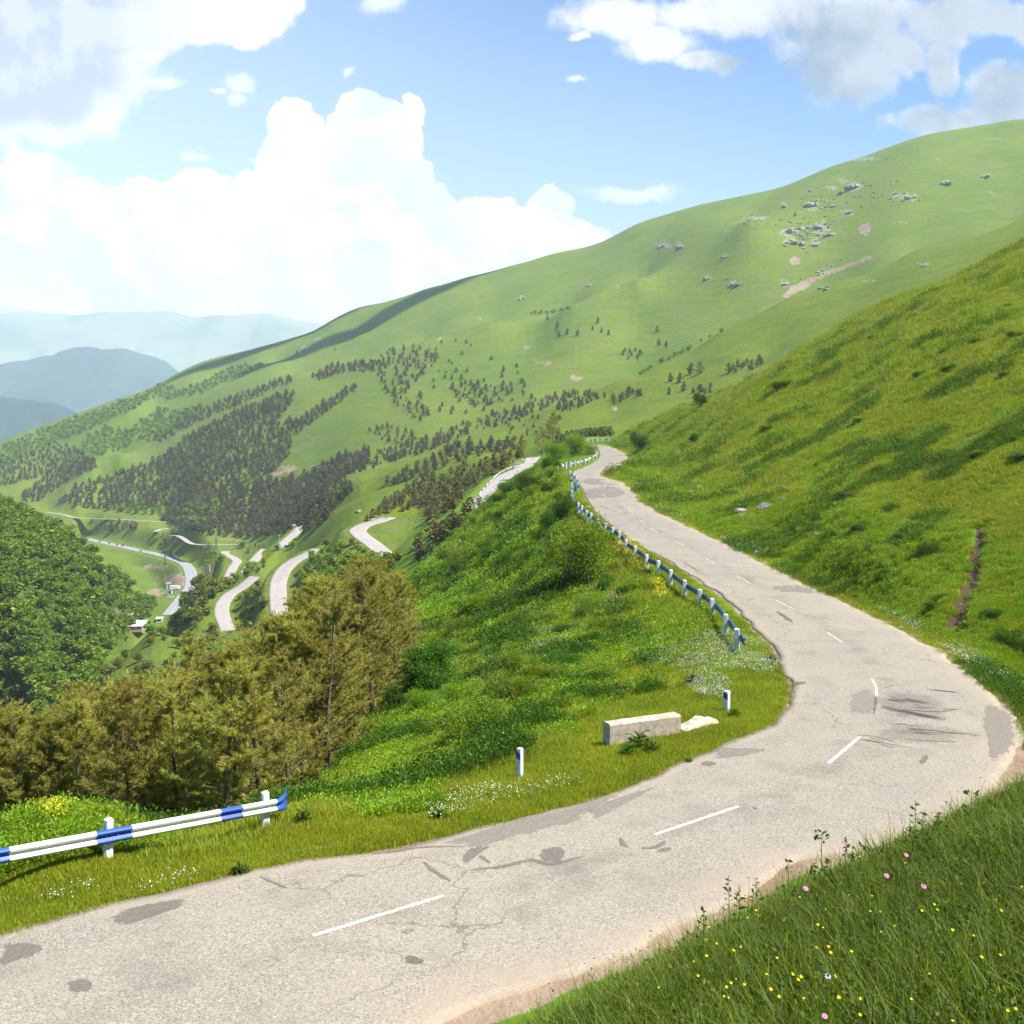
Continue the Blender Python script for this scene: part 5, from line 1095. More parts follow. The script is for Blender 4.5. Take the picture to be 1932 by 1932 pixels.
def tuft(seed, n, h, rad, w, lean=.35, segs=2, curl=.5):
    r = np.random.default_rng(seed); th = r.uniform(0, 6.28, n); rr = rad*np.sqrt(r.uniform(0, 1, n)); b = np.stack([rr*np.cos(th), rr*np.sin(th), np.full(n, -.03)], 1)
    a = r.uniform(0, 6.28, n); d = np.stack([np.cos(a), np.sin(a), np.zeros(n)], 1); sd_ = np.stack([-np.sin(a), np.cos(a), np.zeros(n)], 1); H = h*r.uniform(.5, 1.1, n); ln = r.uniform(.1, 1, n)*lean
    rows = []
    for k_ in range(segs+1):
        t = k_/segs; p = b+d*(H*ln*(t+curl*t*t))[:, None]; p[:, 2] += H*(t-.18*ln*t*t*2); ww2 = w*(1-t)**.8*.5
        rows.append(p-sd_*ww2); rows.append(p+sd_*ww2)
    V = np.stack(rows[:-1], 1); m = V.shape[1]; tip = (rows[-2]+rows[-1])/2; V = np.concatenate([V[:, :2*segs], tip[:, None]], 1); m = 2*segs+1
    V = V.reshape(-1, 3); base = np.arange(n)*m; Fq = [np.stack([base+2*k_, base+2*k_+1, base+2*k_+3, base+2*k_+2], 1) for k_ in range(segs-1)]
    Ft = np.stack([base+2*segs-2, base+2*segs-1, base+2*segs], 1); return V, ([np.vstack(Fq)] if Fq else [])+[Ft]
def leaf_clump(seed, n, rad, h, size):
    r = np.random.default_rng(seed); th = r.uniform(0, 6.28, n); rr = rad*np.sqrt(r.uniform(0, 1, n)); C = np.stack([rr*np.cos(th), rr*np.sin(th), h*r.uniform(.1, 1, n)*(1-.5*(rr/rad)**2)], 1)
    d = C/np.linalg.norm(C, axis=1)[:, None]; return leaves(C, r.uniform(.6, 1.3, n)*size, r, .5, out=d)
def heads(seed, n, rad, h, size, mat, stem=M_g3, spread=1.0):
    """flower heads on thin stems"""
    r = np.random.default_rng(seed); V = []; F = []; k = 0; mi = []
    for i in range(n):
        a, q = r.uniform(0, 6.28), rad*math.sqrt(r.random()); b = np.array([q*math.cos(a), q*math.sin(a), 0]); t = b+np.array([r.normal(0, .04), r.normal(0, .04), h*r.uniform(.65, 1.1)])
        V += [b+[-.003, 0, 0], b+[.003, 0, 0], t]; F.append((k, k+1, k+2)); mi.append(0); k += 3
        nrm = np.array([r.normal(0, .35), r.normal(0, .35), 1]); nrm /= np.linalg.norm(nrm); e1 = np.cross(nrm, [1, 0, 0]); e1 /= np.linalg.norm(e1); e2 = np.cross(nrm, e1); s = size*r.uniform(.7, 1.2)
        c = k; V.append(t+nrm*s*.15); k += 1
        for j in range(6): V.append(t+(e1*math.cos(j*1.047)+e2*math.sin(j*1.047))*s*.5); k += 1
        for j in range(6): F.append((c, c+1+j, c+1+(j+1) % 6)); mi.append(1)
    me = mesh_np('flower', np.array(V), np.array(F), [stem, mat]); me.polygons.foreach_set('material_index', np.array(mi, np.int32)); return me
def scatter_stuff(name, meshes, P, scl, label, cat, zs=None, tilt=.12):
    """one object: points on the ground, each carrying one of the tufts"""
    n = len(P); k = rng.integers(0, len(meshes), n)
    ng = bpy.data.node_groups.new(name, 'GeometryNodeTree'); ng.interface.new_socket('Geometry', in_out='INPUT', socket_type='NodeSocketGeometry'); ng.interface.new_socket('Geometry', in_out='OUTPUT', socket_type='NodeSocketGeometry')
    N = ng.nodes; Lk = ng.links; gi = N.new('NodeGroupInput'); go = N.new('NodeGroupOutput'); join = N.new('GeometryNodeJoinGeometry')
    def at_(nm, typ):
        a = N.new('GeometryNodeInputNamedAttribute'); a.data_type = typ; a.inputs[0].default_value = nm; return a.outputs[0]
    rt = at_('rot', 'FLOAT_VECTOR'); sc_ = at_('scl', 'FLOAT_VECTOR'); kk = at_('pick', 'INT')
    for i, me in enumerate(meshes):
        src = bpy.data.objects.new(name+'_tuft', me)
        oi = N.new('GeometryNodeObjectInfo'); oi.inputs['Object'].default_value = src; oi.inputs['As Instance'].default_value = True
        cmp_ = N.new('FunctionNodeCompare'); cmp_.data_type = 'INT'; cmp_.operation = 'EQUAL'; Lk.new(kk, cmp_.inputs[2]); cmp_.inputs[3].default_value = i
        ip = N.new('GeometryNodeInstanceOnPoints'); Lk.new(gi.outputs[0], ip.inputs['Points']); Lk.new(cmp_.outputs[0], ip.inputs['Selection']); Lk.new(oi.outputs['Geometry'], ip.inputs['Instance'])
        Lk.new(rt, ip.inputs['Rotation']); Lk.new(sc_, ip.inputs['Scale']); Lk.new(ip.outputs[0], join.inputs[0])
    Lk.new(join.outputs[0], go.inputs[0])
    me = bpy.data.meshes.new(name); me.vertices.add(n); me.vertices.foreach_set('co', np.asarray(P, np.float32).ravel())
    rot = np.stack([rng.normal(0, tilt, n), rng.normal(0, tilt, n), rng.uniform(0, 6.28, n)], 1); scl = np.broadcast_to(scl, (n,)); zs = np.ones(n) if zs is None else zs
    a = me.attributes.new('rot', 'FLOAT_VECTOR', 'POINT'); a.data.foreach_set('vector', rot.astype(np.float32).ravel())
    a = me.attributes.new('scl', 'FLOAT_VECTOR', 'POINT'); a.data.foreach_set('vector', np.stack([scl, scl, scl*zs], 1).astype(np.float32).ravel())
    a = me.attributes.new('pick', 'INT', 'POINT'); a.data.foreach_set('value', k.astype(np.int32))
    me.update(); o = link(name, me); md = o.modifiers.new('tufts', 'NODES'); md.node_group = ng
    tag(o, label, cat, kind='stuff'); return o
def off_road(P, margin=0.05):
    d, _z, _s = road_dist(P[:, 0], P[:, 1]); k = seg_nearest(P[:, 0], P[:, 1], GUL); g = np.hypot(P[:, 0]-GUL[k, 0], P[:, 1]-GUL[k, 1])
    ok = (d > margin) & (g > .42+.5*fbm(P[:, 0]*1.3, P[:, 1]*1.3, 63, 3)) & ((lerp2(dirt, U, S, P[:, 0]/P[:, 1], np.log(P[:, 1])) < .45) | (d < 2.5) | (P[:, 1] > 250))
    for kname, L, hw in LROADS: k = seg_nearest(P[:, 0], P[:, 1], L); ok &= np.hypot(P[:, 0]-L[k, 0], P[:, 1]-L[k, 1]) > hw+.4
    return P[ok]
def px_points(poly, n, ymin, ymax):
    P = sample(poly, n, rng, ymin, ymax); return off_road(P)

FRONT = [(-20, 1800), (-20, 1500), (600, 1470), (650, 1420), (740, 1140), (830, 1040), (910, 950), (1000, 885), (1085, 835), (1130, 838), (1134, 870), (1079, 893), (1110, 955), (1283, 1076), (1448, 1212), (1495, 1300), (1480, 1365), (1100, 1525), (600, 1625), (300, 1690)]
HILL = [(1140, 905), (1150, 840), (1200, 805), (1300, 755), (1600, 600), (1960, 440), (2330, 300), (2330, 1560), (1960, 1460), (1915, 1335), (1650, 1170), (1300, 998)]
BANK = [(800, 1960), (1100, 1820), (1300, 1730), (1500, 1640), (1700, 1580), (1980, 1480), (1980, 1980), (800, 1980)]
def tuft_me(i, n, h, rad, w, mat, **k): V, F = tuft(i, n, h, rad, w, **k); return mesh_np('tuft', V, F, mat)
# slope inside the bend
FRONT = [(-320, 1900), (-320, 1470)]+FRONT[2:]
A_ = px_points(FRONT, 64000, 17, 240); s_ = np.clip(A_[:, 1]*0.021, .9, 2.3)*rng.uniform(.7, 1.25, len(A_))
d_, _z, _sd = road_dist(A_[:, 0], A_[:, 1])
short = d_ < 3.4+5.0*fbm(A_[:, 0]*.3, A_[:, 1]*.3, 3, 4)
short |= (A_[:, 1] < 40) & (A_[:, 0] > 2) & (d_ < 6.5)
tall = fbm(A_[:, 0]*.16, A_[:, 1]*.16, 12, 4)
G1 = [tuft_me(400+i, 30, .16, .24, .016, M_g1) for i in range(4)]
G1t = [tuft_me(420+i, 26, .34, .26, .018, M_g1, lean=.5, segs=3) for i in range(4)]
G3 = [mesh_np('clump', *leaf_clump(440+i, 120, .32, .32, .062), M_g3) for i in range(4)]
scatter_stuff('grass', G1, A_[short | (tall > .12)], s_[short | (tall > .12)], 'short green grass on the verge and inside the bend', 'grass')
m_ = (~short) & (tall < .22) & (rng.random(len(A_)) < .55); scatter_stuff('tall_grass', G1t, A_[m_], s_[m_], 'tall green grass on the slope below the road', 'grass')
G3d = [mesh_np('clump', *leaf_clump(450+i, 130, .36, .42, .062), M_leaf_dark) for i in range(3)]
nd = fbm(A_[:, 0]*.3, A_[:, 1]*.3, 77, 4)
m_ = (~short) & (d_ > 5.0) & (nd > .12) & (rng.random(len(A_)) < .5); scatter_stuff('dark_weeds', G3d, A_[m_], s_[m_]*rng.uniform(.6, 1.7, m_.sum()), 'darker leafy weeds in drifts on the slope below the road', 'weeds')
m_ = (~short) & (nd < .2) & (rng.random(len(A_)) < .42+.8*tall); scatter_stuff('weeds', G3, A_[m_], s_[m_]*rng.uniform(.7, 1.5, m_.sum()), 'leafy green weeds on the slope below the road', 'weeds')
# right-hand hill
B_ = px_points(HILL, 84000, 30, 290); sB = np.clip(B_[:, 1]*0.020, 1.0, 2.8)*rng.uniform(.7, 1.2, len(B_)); nb = fbm(B_[:, 0]*.12, B_[:, 1]*.12, 15, 4)
G2 = [tuft_me(460+i, 30, .22, .26, .017, M_g2, lean=.6) for i in range(4)]
scatter_stuff('hill_grass', G2, B_, sB*(1+.6*nb), 'rough yellow-green grass on the right-hand hill', 'grass')
m_ = (nb > .18) & (rng.random(len(B_)) < .5); dB, _z, _sd = road_dist(B_[:, 0], B_[:, 1]); m_ &= (rng.random(len(B_)) < .5); m_ |= (dB > 1.2) & (dB < 8) & (rng.random(len(B_)) < .25)
nb2 = fbm(B_[:, 0]*.16+B_[:, 1]*.05, B_[:, 1]*.24-B_[:, 0]*.1, 91, 5)-.16*smooth(B_[:, 2], -5, 10)+.07; m2 = (nb2 > .20) & (rng.random(len(B_)) < np.clip(nb2*2.5, 0, .5))
scatter_stuff('dark_hill_weeds', G3d, B_[m2], sB[m2]*rng.uniform(.5, 1.1, m2.sum()), 'dark leafy drifts low on the right-hand hill', 'weeds')
scatter_stuff('hill_weeds', G3, B_[m_], sB[m_]*.9, 'dark leafy weeds in patches on the right-hand hill', 'weeds')
# bank beside the camera: long blades
def world_pts(x0, x1, y0, y1, step):
    xs, ys = np.meshgrid(np.arange(x0, x1, step), np.arange(y0, y1, step)); x = xs.ravel()+rng.uniform(-.6, .6, xs.size)*step; y = ys.ravel()+rng.uniform(-.6, .6, xs.size)*step
    d, _z, sd2 = road_dist(x, y); k = (sd2 > 0) & (d > 1.0+.5*fbm(x*.8, y*.8, 33)); x, y, d = x[k], y[k], d[k]; return np.stack([x, y, ground(x, y)], 1), d
C1, dc = world_pts(-4, 11, 1.6, 10, .105); px_, py_ = proj(C1[:, 0], C1[:, 1], C1[:, 2]); k = (px_ > -60) & (px_ < 2150) & (py_ < 3300) & (C1[:, 1] > 1.6) & (np.hypot(C1[:, 0], C1[:, 1]) > 1.9); C1, dc = C1[k], dc[k]
C2, dc2 = world_pts(-3, 24, 10, 32, .20); px_, py_ = proj(C2[:, 0], C2[:, 1], C2[:, 2]); k = (px_ > -100) & (px_ < 2400) & (py_ < 2500); C2, dc2 = C2[k], dc2[k]
GB = [tuft_me(480+i, 18, .27, .13, .0075, M_g4, lean=.75, segs=4, curl=.7) for i in range(6)]
GB2 = [mesh_np('clump', *leaf_clump(500+i, 34, .12, .14, .035), M_g4) for i in range(3)]
CA = np.vstack([C1, C2]); da = np.r_[dc, dc2]; sA = np.where(CA[:, 1] < 10, .88, 1.2)*rng.uniform(.75, 1.3, len(CA))*np.clip(.35+da*.4, .3, 1.0)
scatter_stuff('bank_grass', GB, CA, sA, 'long glossy grass on the bank in the near corner', 'grass', tilt=.2)
m_ = rng.random(len(CA)) < .35; scatter_stuff('bank_herbs', GB2, CA[m_], sA[m_]*1.1, 'small leafy herbs among the long bank grass', 'herbs')
m_ = rng.random(len(CA)) < .05; SEED_ = [heads(520+i, 4, .10, .38, .018, M_dark) for i in range(3)]; scatter_stuff('seeding_grass', SEED_, CA[m_], sA[m_], 'thin grass stalks with dark seed heads on the bank', 'grass')
print('bank tufts', len(CA))
# white, yellow and blue-grey flowers
def clouds_of(polys, n, ymin, ymax):
    return np.vstack([off_road(sample(p, int(n*w_), rng, ymin, ymax)) for p, w_ in polys])
WHITE = [([(1290, 1275), (1340, 1268), (1380, 1290), (1370, 1325), (1310, 1318)], .045), ([(1180, 1220), (1300, 1190), (1440, 1215), (1480, 1280), (1380, 1270), (1200, 1260)], .20), ([(850, 1250), (1000, 1150), (1150, 1100), (1180, 1150), (1000, 1260), (900, 1320)], .34), ([(760, 1050), (1060, 950), (1080, 1050), (900, 1150)], .10),
         ([(0, 1740), (500, 1570), (900, 1500), (1150, 1470), (700, 1590), (300, 1690)], .16)]
Wp_ = clouds_of(WHITE, 9500, 17, 240); sW = np.maximum(.8, Wp_[:, 1]*.017)*rng.uniform(.6, 1.2, len(Wp_))
keepw = (fbm(Wp_[:, 0]*.35, Wp_[:, 1]*.35, 44, 4) > -.10); Wp_, sW = Wp_[keepw], sW[keepw]
scatter_stuff('white_flowers', [heads(540+i, 3, .24, .34, .036, M_white) for i in range(4)], Wp_, sW, 'white daisies scattered through the grass of the slope', 'flowers')
RW = [([(1190, 905), (1230, 930), (1300, 975), (1400, 1020), (1500, 1060), (1640, 1130), (1600, 1128), (1380, 1030), (1240, 960)], .55), ([(1640, 1140), (1932, 1320), (1932, 1300), (1800, 1200)], .45)]
Rp_ = clouds_of(RW, 2400, 35, 200); keepw = fbm(Rp_[:, 0]*.25, Rp_[:, 1]*.25, 47, 4) > .05; Rp_ = Rp_[keepw]
scatter_stuff('verge_flowers', [heads(560+i, 3, .3, .28, .042, M_white) for i in range(3)], Rp_, np.maximum(.8, Rp_[:, 1]*.016), 'white flowers along the uphill verge of the road', 'flowers')
YEL = [([(1160, 1010), (1200, 1030), (1240, 1075), (1215, 1085), (1165, 1050)], .3), ([(1230, 1100), (1250, 1100), (1260, 1130), (1240, 1135)], .14), ([(1165, 1230), (1190, 1230), (1190, 1260), (1165, 1260)], .04), ([(75, 1520), (105, 1515), (140, 1535), (130, 1560), (85, 1560)], .12), ([(1120, 1140), (1250, 1160), (1240, 1200), (1130, 1190)], .10), ([(690, 1000), (672, 990), (668, 1012), (690, 1035), (700, 1040)], .12), ([(900, 935), (960, 880), (985, 876), (955, 900), (910, 945)], .16)]
Yp_ = clouds_of(YEL, 620, 17, 480)
scatter_stuff('yellow_flowers', [heads(580+i, 9, .30, .42, .05, M_yellow) for i in range(3)], Yp_, np.clip(Yp_[:, 1]*.016, .8, 6), 'bright yellow flower clumps by the guardrails', 'flowers')
HY = off_road(sample(HILL, 2600, rng, 30, 280)); scatter_stuff('hill_flowers', [heads(600, 4, .3, .25, .05, M_yellow)], HY, np.maximum(.7, HY[:, 1]*.011), 'tiny yellow flowers over the right-hand hill', 'flowers')
print('grass', round(time.time()-T0, 1))
# ------------------------------------------------------------------ things along the road
def worn_paint(name, col, rough):
    m, t, out = new_mat(name); P = t.new('ShaderNodeNewGeometry').outputs['Position']; n = t.noise(P, 3.0, 6, .65)
    c = t.mix(t.ramp(n, .35, .7, 0, .35), col, tuple(q*.55+.06 for q in col)); c = t.mix(t.ramp(t.noise(P, 26, 5, .7), .66, .72, 0, .9), c, (.42, .40, .36)); c = t.mix(t.math('MULTIPLY', t.ramp(t.noise(P, 11, 5, .7), .66, .74), t.ramp(n, .5, .6)), c, (.26, .11, .05))
    finish(t, out, c, rough, bump(t, n, .25, .02), .4); return m
M_wpaint = worn_paint('white_road_paint', (0.74, 0.74, 0.70), .5); M_bpaint = worn_paint('blue_road_paint', (0.012, 0.075, 0.38), .42)
M_groove = plain('darker_white_paint', (0.50, 0.52, 0.46), .6, .15, 8); M_lime = plain('limewashed_concrete', (0.66, 0.67, 0.64), .9, .22, 9, .1, bumps=.01)
M_conc = plain('pinkish_concrete', (0.42, 0.345, 0.265), .9, .25, 5, .1, bumps=.012); M_zinc = plain('galvanised_steel', (0.40, 0.41, 0.42), .45, .15, 6, .5, .6)
M_rust = plain('rust', (0.33, 0.12, 0.045), .9, .3, 12); M_darkblue = plain('back_of_blue_rail', (0.020, 0.085, 0.21), .45, .2, 3, .4)
M_rock = None
def rock_mat():
    m, t, out = new_mat('grey_rock'); P = t.new('ShaderNodeNewGeometry').outputs['Position']; o = t.new('ShaderNodeTexCoord').outputs['Object']
    n = t.noise(o, 1.2, 7, .7); c = t.mix(t.ramp(n, .35, .65), (0.13, 0.12, 0.115), (0.39, 0.355, 0.31)); c = t.mix(t.ramp(t.noise(o, 3.5, 5, .7), .62, .72), c, (0.13, 0.16, 0.04))
    finish(t, out, c, .95, bump(t, n, .8, .3), .1); return m
M_rock = rock_mat()
def boxm(V, F, c, s, rz=0.0, taper=1.0, bev=0.0):
    """append a box (centre, size) with tapered top"""
    x, y, z = [q/2 for q in s]; k = len(V); co, si = math.cos(rz), math.sin(rz)
    if bev <= 0: ring = [(-x, -y), (x, -y), (x, y), (-x, y)]
    else: ring = [(-x+bev, -y), (x-bev, -y), (x, -y+bev), (x, y-bev), (x-bev, y), (-x+bev, y), (-x, y-bev), (-x, -y+bev)]
    lv = [(-z, 1.0), (z-bev, taper), (z, taper*(1-bev/max(x, 1e-6)) if bev else taper)] if bev else [(-z, 1.0), (z, taper)]
    n = len(ring)
    for zz, t_ in lv:
        for a, b in ring: V.append((c[0]+(a*co-b*si)*t_, c[1]+(a*si+b*co)*t_, c[2]+zz))
    for L_ in range(len(lv)-1):
        for i in range(n): F.append((k+L_*n+i, k+L_*n+(i+1) % n, k+(L_+1)*n+(i+1) % n, k+(L_+1)*n+i))
    F.append(tuple(k+i for i in range(n))[::-1]); F.append(tuple(k+(len(lv)-1)*n+i for i in range(n)))
def py_mesh(name, V, F, mats, mi=None, sm=False):
    me = bpy.data.meshes.new(name); me.from_pydata([tuple(map(float, v)) for v in V], [], [tuple(int(i) for i in f) for f in F])
    for m in (mats if isinstance(mats, (list, tuple)) else [mats]): me.materials.append(m)
    if mi is not None: me.polygons.foreach_set('material_index', np.array(mi, np.int32))
    me.polygons.foreach_set('use_smooth', np.full(len(F), sm)); me.update(); return me
def bolt_me():
    V, F = [], []
    for zz, r_ in ((0, .016), (.012, .016), (.018, .009)):
        for i in range(6): V.append((r_*math.cos(i*1.047), -zz, r_*math.sin(i*1.047)))
    for L_ in range(2):
        for i in range(6): F.append((L_*6+i, L_*6+(i+1) % 6, (L_+1)*6+(i+1) % 6, (L_+1)*6+i))
    F.append(tuple(range(12, 18))); return py_mesh('bolt', V, F, M_zinc)
BOLT = bolt_me()
WPROF = [(0.0, -.155), (.022, -.150), (.060, -.128), (.078, -.100), (.074, -.074), (.030, -.032), (.012, -.014), (.012, .014), (.030, .032), (.074, .074), (.078, .100), (.060, .128), (.022, .150), (0.0, .155)]
def w_beam(name, path, fwd, mats_at, scale=1.0, flat_end=None):
    """W-shaped rail along path [(x,y,z)]; fwd = side the corrugation faces; mats_at(s) -> material slot"""
    path = np.array(path, float); n = len(path); T = np.gradient(path, axis=0); T /= np.linalg.norm(T, axis=1)[:, None]; up = np.array([0, 0, 1.0])
    N = np.cross(T, up); N /= np.linalg.norm(N, axis=1)[:, None]
    if (N[0]*fwd).sum() < 0: N = -N
    V = []; F = []; mi = []; m = len(WPROF); arc = np.r_[0, np.cumsum(np.linalg.norm(np.diff(path, axis=0), axis=1))]
    for back in (0, 1):
        for i in range(n):
            for (d_, z_) in WPROF: V.append(path[i]+N[i]*(d_-.004*back)*scale+up*z_*scale)
    for back in (0, 1):
        for i in range(n-1):
            for j in range(m-1):
                a = back*n*m+i*m+j; f = (a, a+1, a+m+1, a+m); F.append(f if back else f[::-1]); k_ = mats_at((arc[i]+arc[i+1])/2)
                if k_ == 0 and j in (5, 6, 7): k_ = 2  # middle groove of a white rail takes the darker white
                mi.append(k_)
    for j in (0, m-1):
        for i in range(n-1): F.append((i*m+j, (i+1)*m+j, n*m+(i+1)*m+j, n*m+i*m+j)); mi.append(mats_at((arc[i]+arc[i+1])/2))
    for i in (0, n-1):
        for j in range(m-1): F.append((i*m+j, i*m+j+1, n*m+i*m+j+1, n*m+i*m+j)); mi.append(mats_at(arc[i]))
    return py_mesh(name, V, F, [M_wpaint, M_bpaint, M_groove], mi, False)
def post_me(w, d, h, seed=0, lean=0.0):
    V, F = [], []; boxm(V, F, (0, 0, h/2-.15), (w, d, h+.3), 0, .88, .03); r = random.Random(seed)
    V = [(x+lean*(z+.3)+r.uniform(-.006, .006), y+r.uniform(-.006, .006), z+r.uniform(-.008, .008)) for x, y, z in V]; return py_mesh('post', V, F, M_lime)

# near guardrail, lower left
p1 = hit([202], [1621], 15, 60)[0]; p2 = hit([501], [1561], 15, 60)[0]; dirr = (p2-p1); sp = np.linalg.norm(dirr[:2]); dirr = dirr/np.linalg.norm(dirr)
nrm = np.array([dirr[1], -dirr[0], 0]); nrm /= np.linalg.norm(nrm)          # towards the road
yaw = math.atan2(dirr[1], dirr[0])
g = empty('guardrail', tuple(p1)); tag(g, 'white guardrail with blue bands on two whitewashed posts beside the road', 'guardrail')
for i, pp in enumerate((p1-dirr*sp*1.0, p1, p2)):
    o = link('post', post_me(.20, .17, .90, i, lean=(.05 if i == 1 else .0)), g); o.location = pp-p1; o.rotation_euler = (0, 0, yaw)
base_h = .545; off = nrm*.115
def sx(px): # place along the rail that shows at image column px
    u, _ = ray(px, 1580); a = p1+off; # (a + t d).x = u (a + t d).y
    return (u*a[1]-a[0])/(dirr[0]-u*dirr[1])
t_end = sx(522); brk = [sx(-60), sx(16), sx(181), sx(248), sx(416), sx(457), t_end]
ts = np.unique(np.r_[np.linspace(sx(-220), t_end, 40), brk, sx(214)-.002, sx(214)+.002])
def mat_near(s_):
    t_ = s_+ts[0]
    for a_, b_ in ((brk[0], brk[1]), (brk[2], brk[3]), (brk[4], brk[5])):
        if a_ < t_ < b_: return 1
    return 0
path = [off+dirr*t_+np.array([0, 0, base_h]) for t_ in ts]
link('rail', w_beam('rail', path, nrm, mat_near), g)
# overlapping joint sleeve and bolts
ja, jb = sx(182), sx(213.5); link('joint', w_beam('joint', [off+nrm*.006+dirr*t_+np.array([0, 0, base_h]) for t_ in np.linspace(ja, jb, 4)], nrm, lambda s_: 1, 1.03), g)
for px in (200, 222, 470, 515, 60):
    t_ = sx(px); o = link('bolt', BOLT, g); o.location = off+nrm*.02+dirr*t_+np.array([0, 0, base_h]); o.rotation_euler = (0, 0, yaw)
# flared blue end wing: the corrugation opens, turns back and flattens
V = []; F = []; n_ = 10; m = len(WPROF)
for b_ in (0, 1):
    for i in range(n_+1):
        t_ = i/n_; turn = .36*t_**2.2; dd = dirr*(t_*.46)-nrm*turn*.75+np.array([0, 0, .05*t_**2]); grow = 1+.42*t_**1.5
        for (d_, z_) in WPROF: V.append(off+dirr*t_end+dd+nrm*((d_*(1-t_**1.5*.85))+.010-.004*b_)+np.array([0, 0, base_h+z_*grow+ .05*t_*np.sign(z_)*t_]))
for b_ in (0, 1):
    for i in range(n_):
        for j in range(m-1): a_ = b_*(n_+1)*m+i*m+j; f = (a_, a_+1, a_+m+1, a_+m); F.append(f if b_ else f[::-1])
for i in range(n_):
    for j in (0, m-1): a_ = i*m+j; F.append((a_, a_+m, a_+m+(n_+1)*m, a_+(n_+1)*m))
for j in range(m-1): a_ = n_*m+j; F.append((a_, a_+1, a_+1+(n_+1)*m, a_+(n_+1)*m))
link('end_wing', py_mesh('end_wing', V, F, M_bpaint, sm=True), g)
V, F = [], []; boxm(V, F, (0, 0, 0), (.05, .012, .05)); o = link('rust_spot', py_mesh('rust_spot', [(x*.7+.01*math.sin(i*5), y, z*.8+.01*math.cos(i*3)) for i, (x, y, z) in enumerate(V)], F, M_rust), g); t_ = sx(410); o.location = off+nrm*.014+dirr*t_+np.array([0, 0, base_h]); o.rotation_euler = (0, 0, yaw)

POSTS = [post_me(.25, .25, 1.0, 10+i, lean=l_) for i, l_ in enumerate((0, .02, -.02))]; POST_S = [post_me(.22, .22, .80, 20)]
def guard(pxs, label, ymin, ymax, side=1, style='blue', h=.62, posts=None, extra=True):
    P_ = hit([a for a, b in pxs], [b for a, b in pxs], ymin, ymax); P_ = P_[~np.isnan(P_[:, 0])]
    if len(P_) < 2: print('guard missing', label); return None
    g = empty('guardrail', tuple(P_[0])); tag(g, label, 'guardrail')
    T = np.gradient(P_, axis=0); T /= np.linalg.norm(T[:, :2], axis=1)[:, None]; N = np.c_[T[:, 1], -T[:, 0], 0*T[:, 0]]*side
    for i, p in enumerate(P_):
        o = link('post', (posts or POSTS)[i % len(posts or POSTS)], g); o.location = p-P_[0]; o.rotation_euler = (random.uniform(-.04, .04), random.uniform(-.04, .04), math.atan2(T[i, 1], T[i, 0])+random.uniform(-.12, .12))
    C = P_-P_[0]+N*.14+np.array([0, 0, h]);
    if extra: C = np.vstack([C, C[-1]+T[-1]*1.2+[0, 0, -.02]])
    path = catmull(C, 5)
    if style == 'blue': me = w_beam('rail', path, N[0], lambda s_: 1); me.materials.clear(); [me.materials.append(q) for q in (M_darkblue, M_darkblue, M_darkblue)]
    elif style == 'band': me = w_beam('rail', path, N[0], lambda s_: 1 if (s_ % 4.0) < .9 else 0)
    else: me = w_beam('rail', path, N[0], lambda s_: 0)
    link('rail', me, g)
    for i in range(0, len(P_)):
        b_ = link('bracket', BRK, g); b_.location = P_[i]-P_[0]+N[i]*.10+np.array([0, 0, h]); b_.rotation_euler = (0, 0, math.atan2(T[i, 1], T[i, 0]))
    return g
V, F = [], []; boxm(V, F, (0, 0, 0), (.10, .13, .22)); BRK = py_mesh('bracket', V, F, M_wpaint)
guard([(1079, 927), (1079, 934), (1078, 943), (1079, 952), (1081, 959), (1091, 968), (1098, 974), (1106, 984), (1115, 989), (1128, 1001), (1142, 1010), (1156, 1018), (1169, 1027), (1181, 1043), (1199, 1056), (1220, 1073), (1242, 1085), (1265, 1104), (1291, 1125), (1320, 1144), (1344, 1164), (1369, 1197), (1390, 1227)],
      'long blue guardrail on white posts curving down the valley side of the road', 38, 150, -1)
guard([(1076, 903), (1082, 909), (1087, 917), (1089, 927)], 'short blue guardrail piece beyond the gap at the road bend', 60, 200, -1)
guard([(1053, 893), (1060, 888), (1068, 885), (1076, 883), (1085, 881), (1094, 879), (1103, 876), (1111, 873), (1118, 869), (1125, 864), (1127, 860), (1123, 855), (1120, 850), (1119, 845)], 'white guardrail of close-set posts wrapping the far bushy bend', 90, 290, -1, 'band')
guard([(1093, 838), (1101, 836.5), (1109, 835.5), (1118, 835), (1127, 834.5), (1137, 834.5), (1149, 834.5)], 'white guardrail with dark gaps closing the far end of the road', 150, 330, -1, 'band')
guard([(905, 938), (918, 921), (930, 909), (941, 898), (950, 892), (960, 887), (970, 884), (982, 882)], 'white banded guardrail round the outside of the upper bend', 200, 420, -1, 'band', posts=POST_S)
guard([(700, 983), (707, 981), (715, 980), (722, 979)], 'short white guardrail at the top of the middle bend', 300, 560, -1, 'band', posts=POST_S)
guard([(548, 997), (553, 994), (560, 992), (568, 991.5)], 'white guardrail at the bend below the dark wood', 500, 760, -1, 'band', posts=POST_S)
guard([(264, 1047), (275, 1050), (287, 1053), (300, 1056.5), (312, 1060), (322, 1063), (331, 1067), (338, 1072), (342, 1080), (344, 1090), (345, 1102)], 'long pale guardrail along the valley side of the highway', 600, 1300, 1, 'white', posts=POST_S)
guard([(146, 1017), (165, 1021), (185, 1026), (205, 1031), (225, 1036), (245, 1042)], 'row of white guard posts along the far highway', 900, 1400, 1, 'white', posts=POST_S)

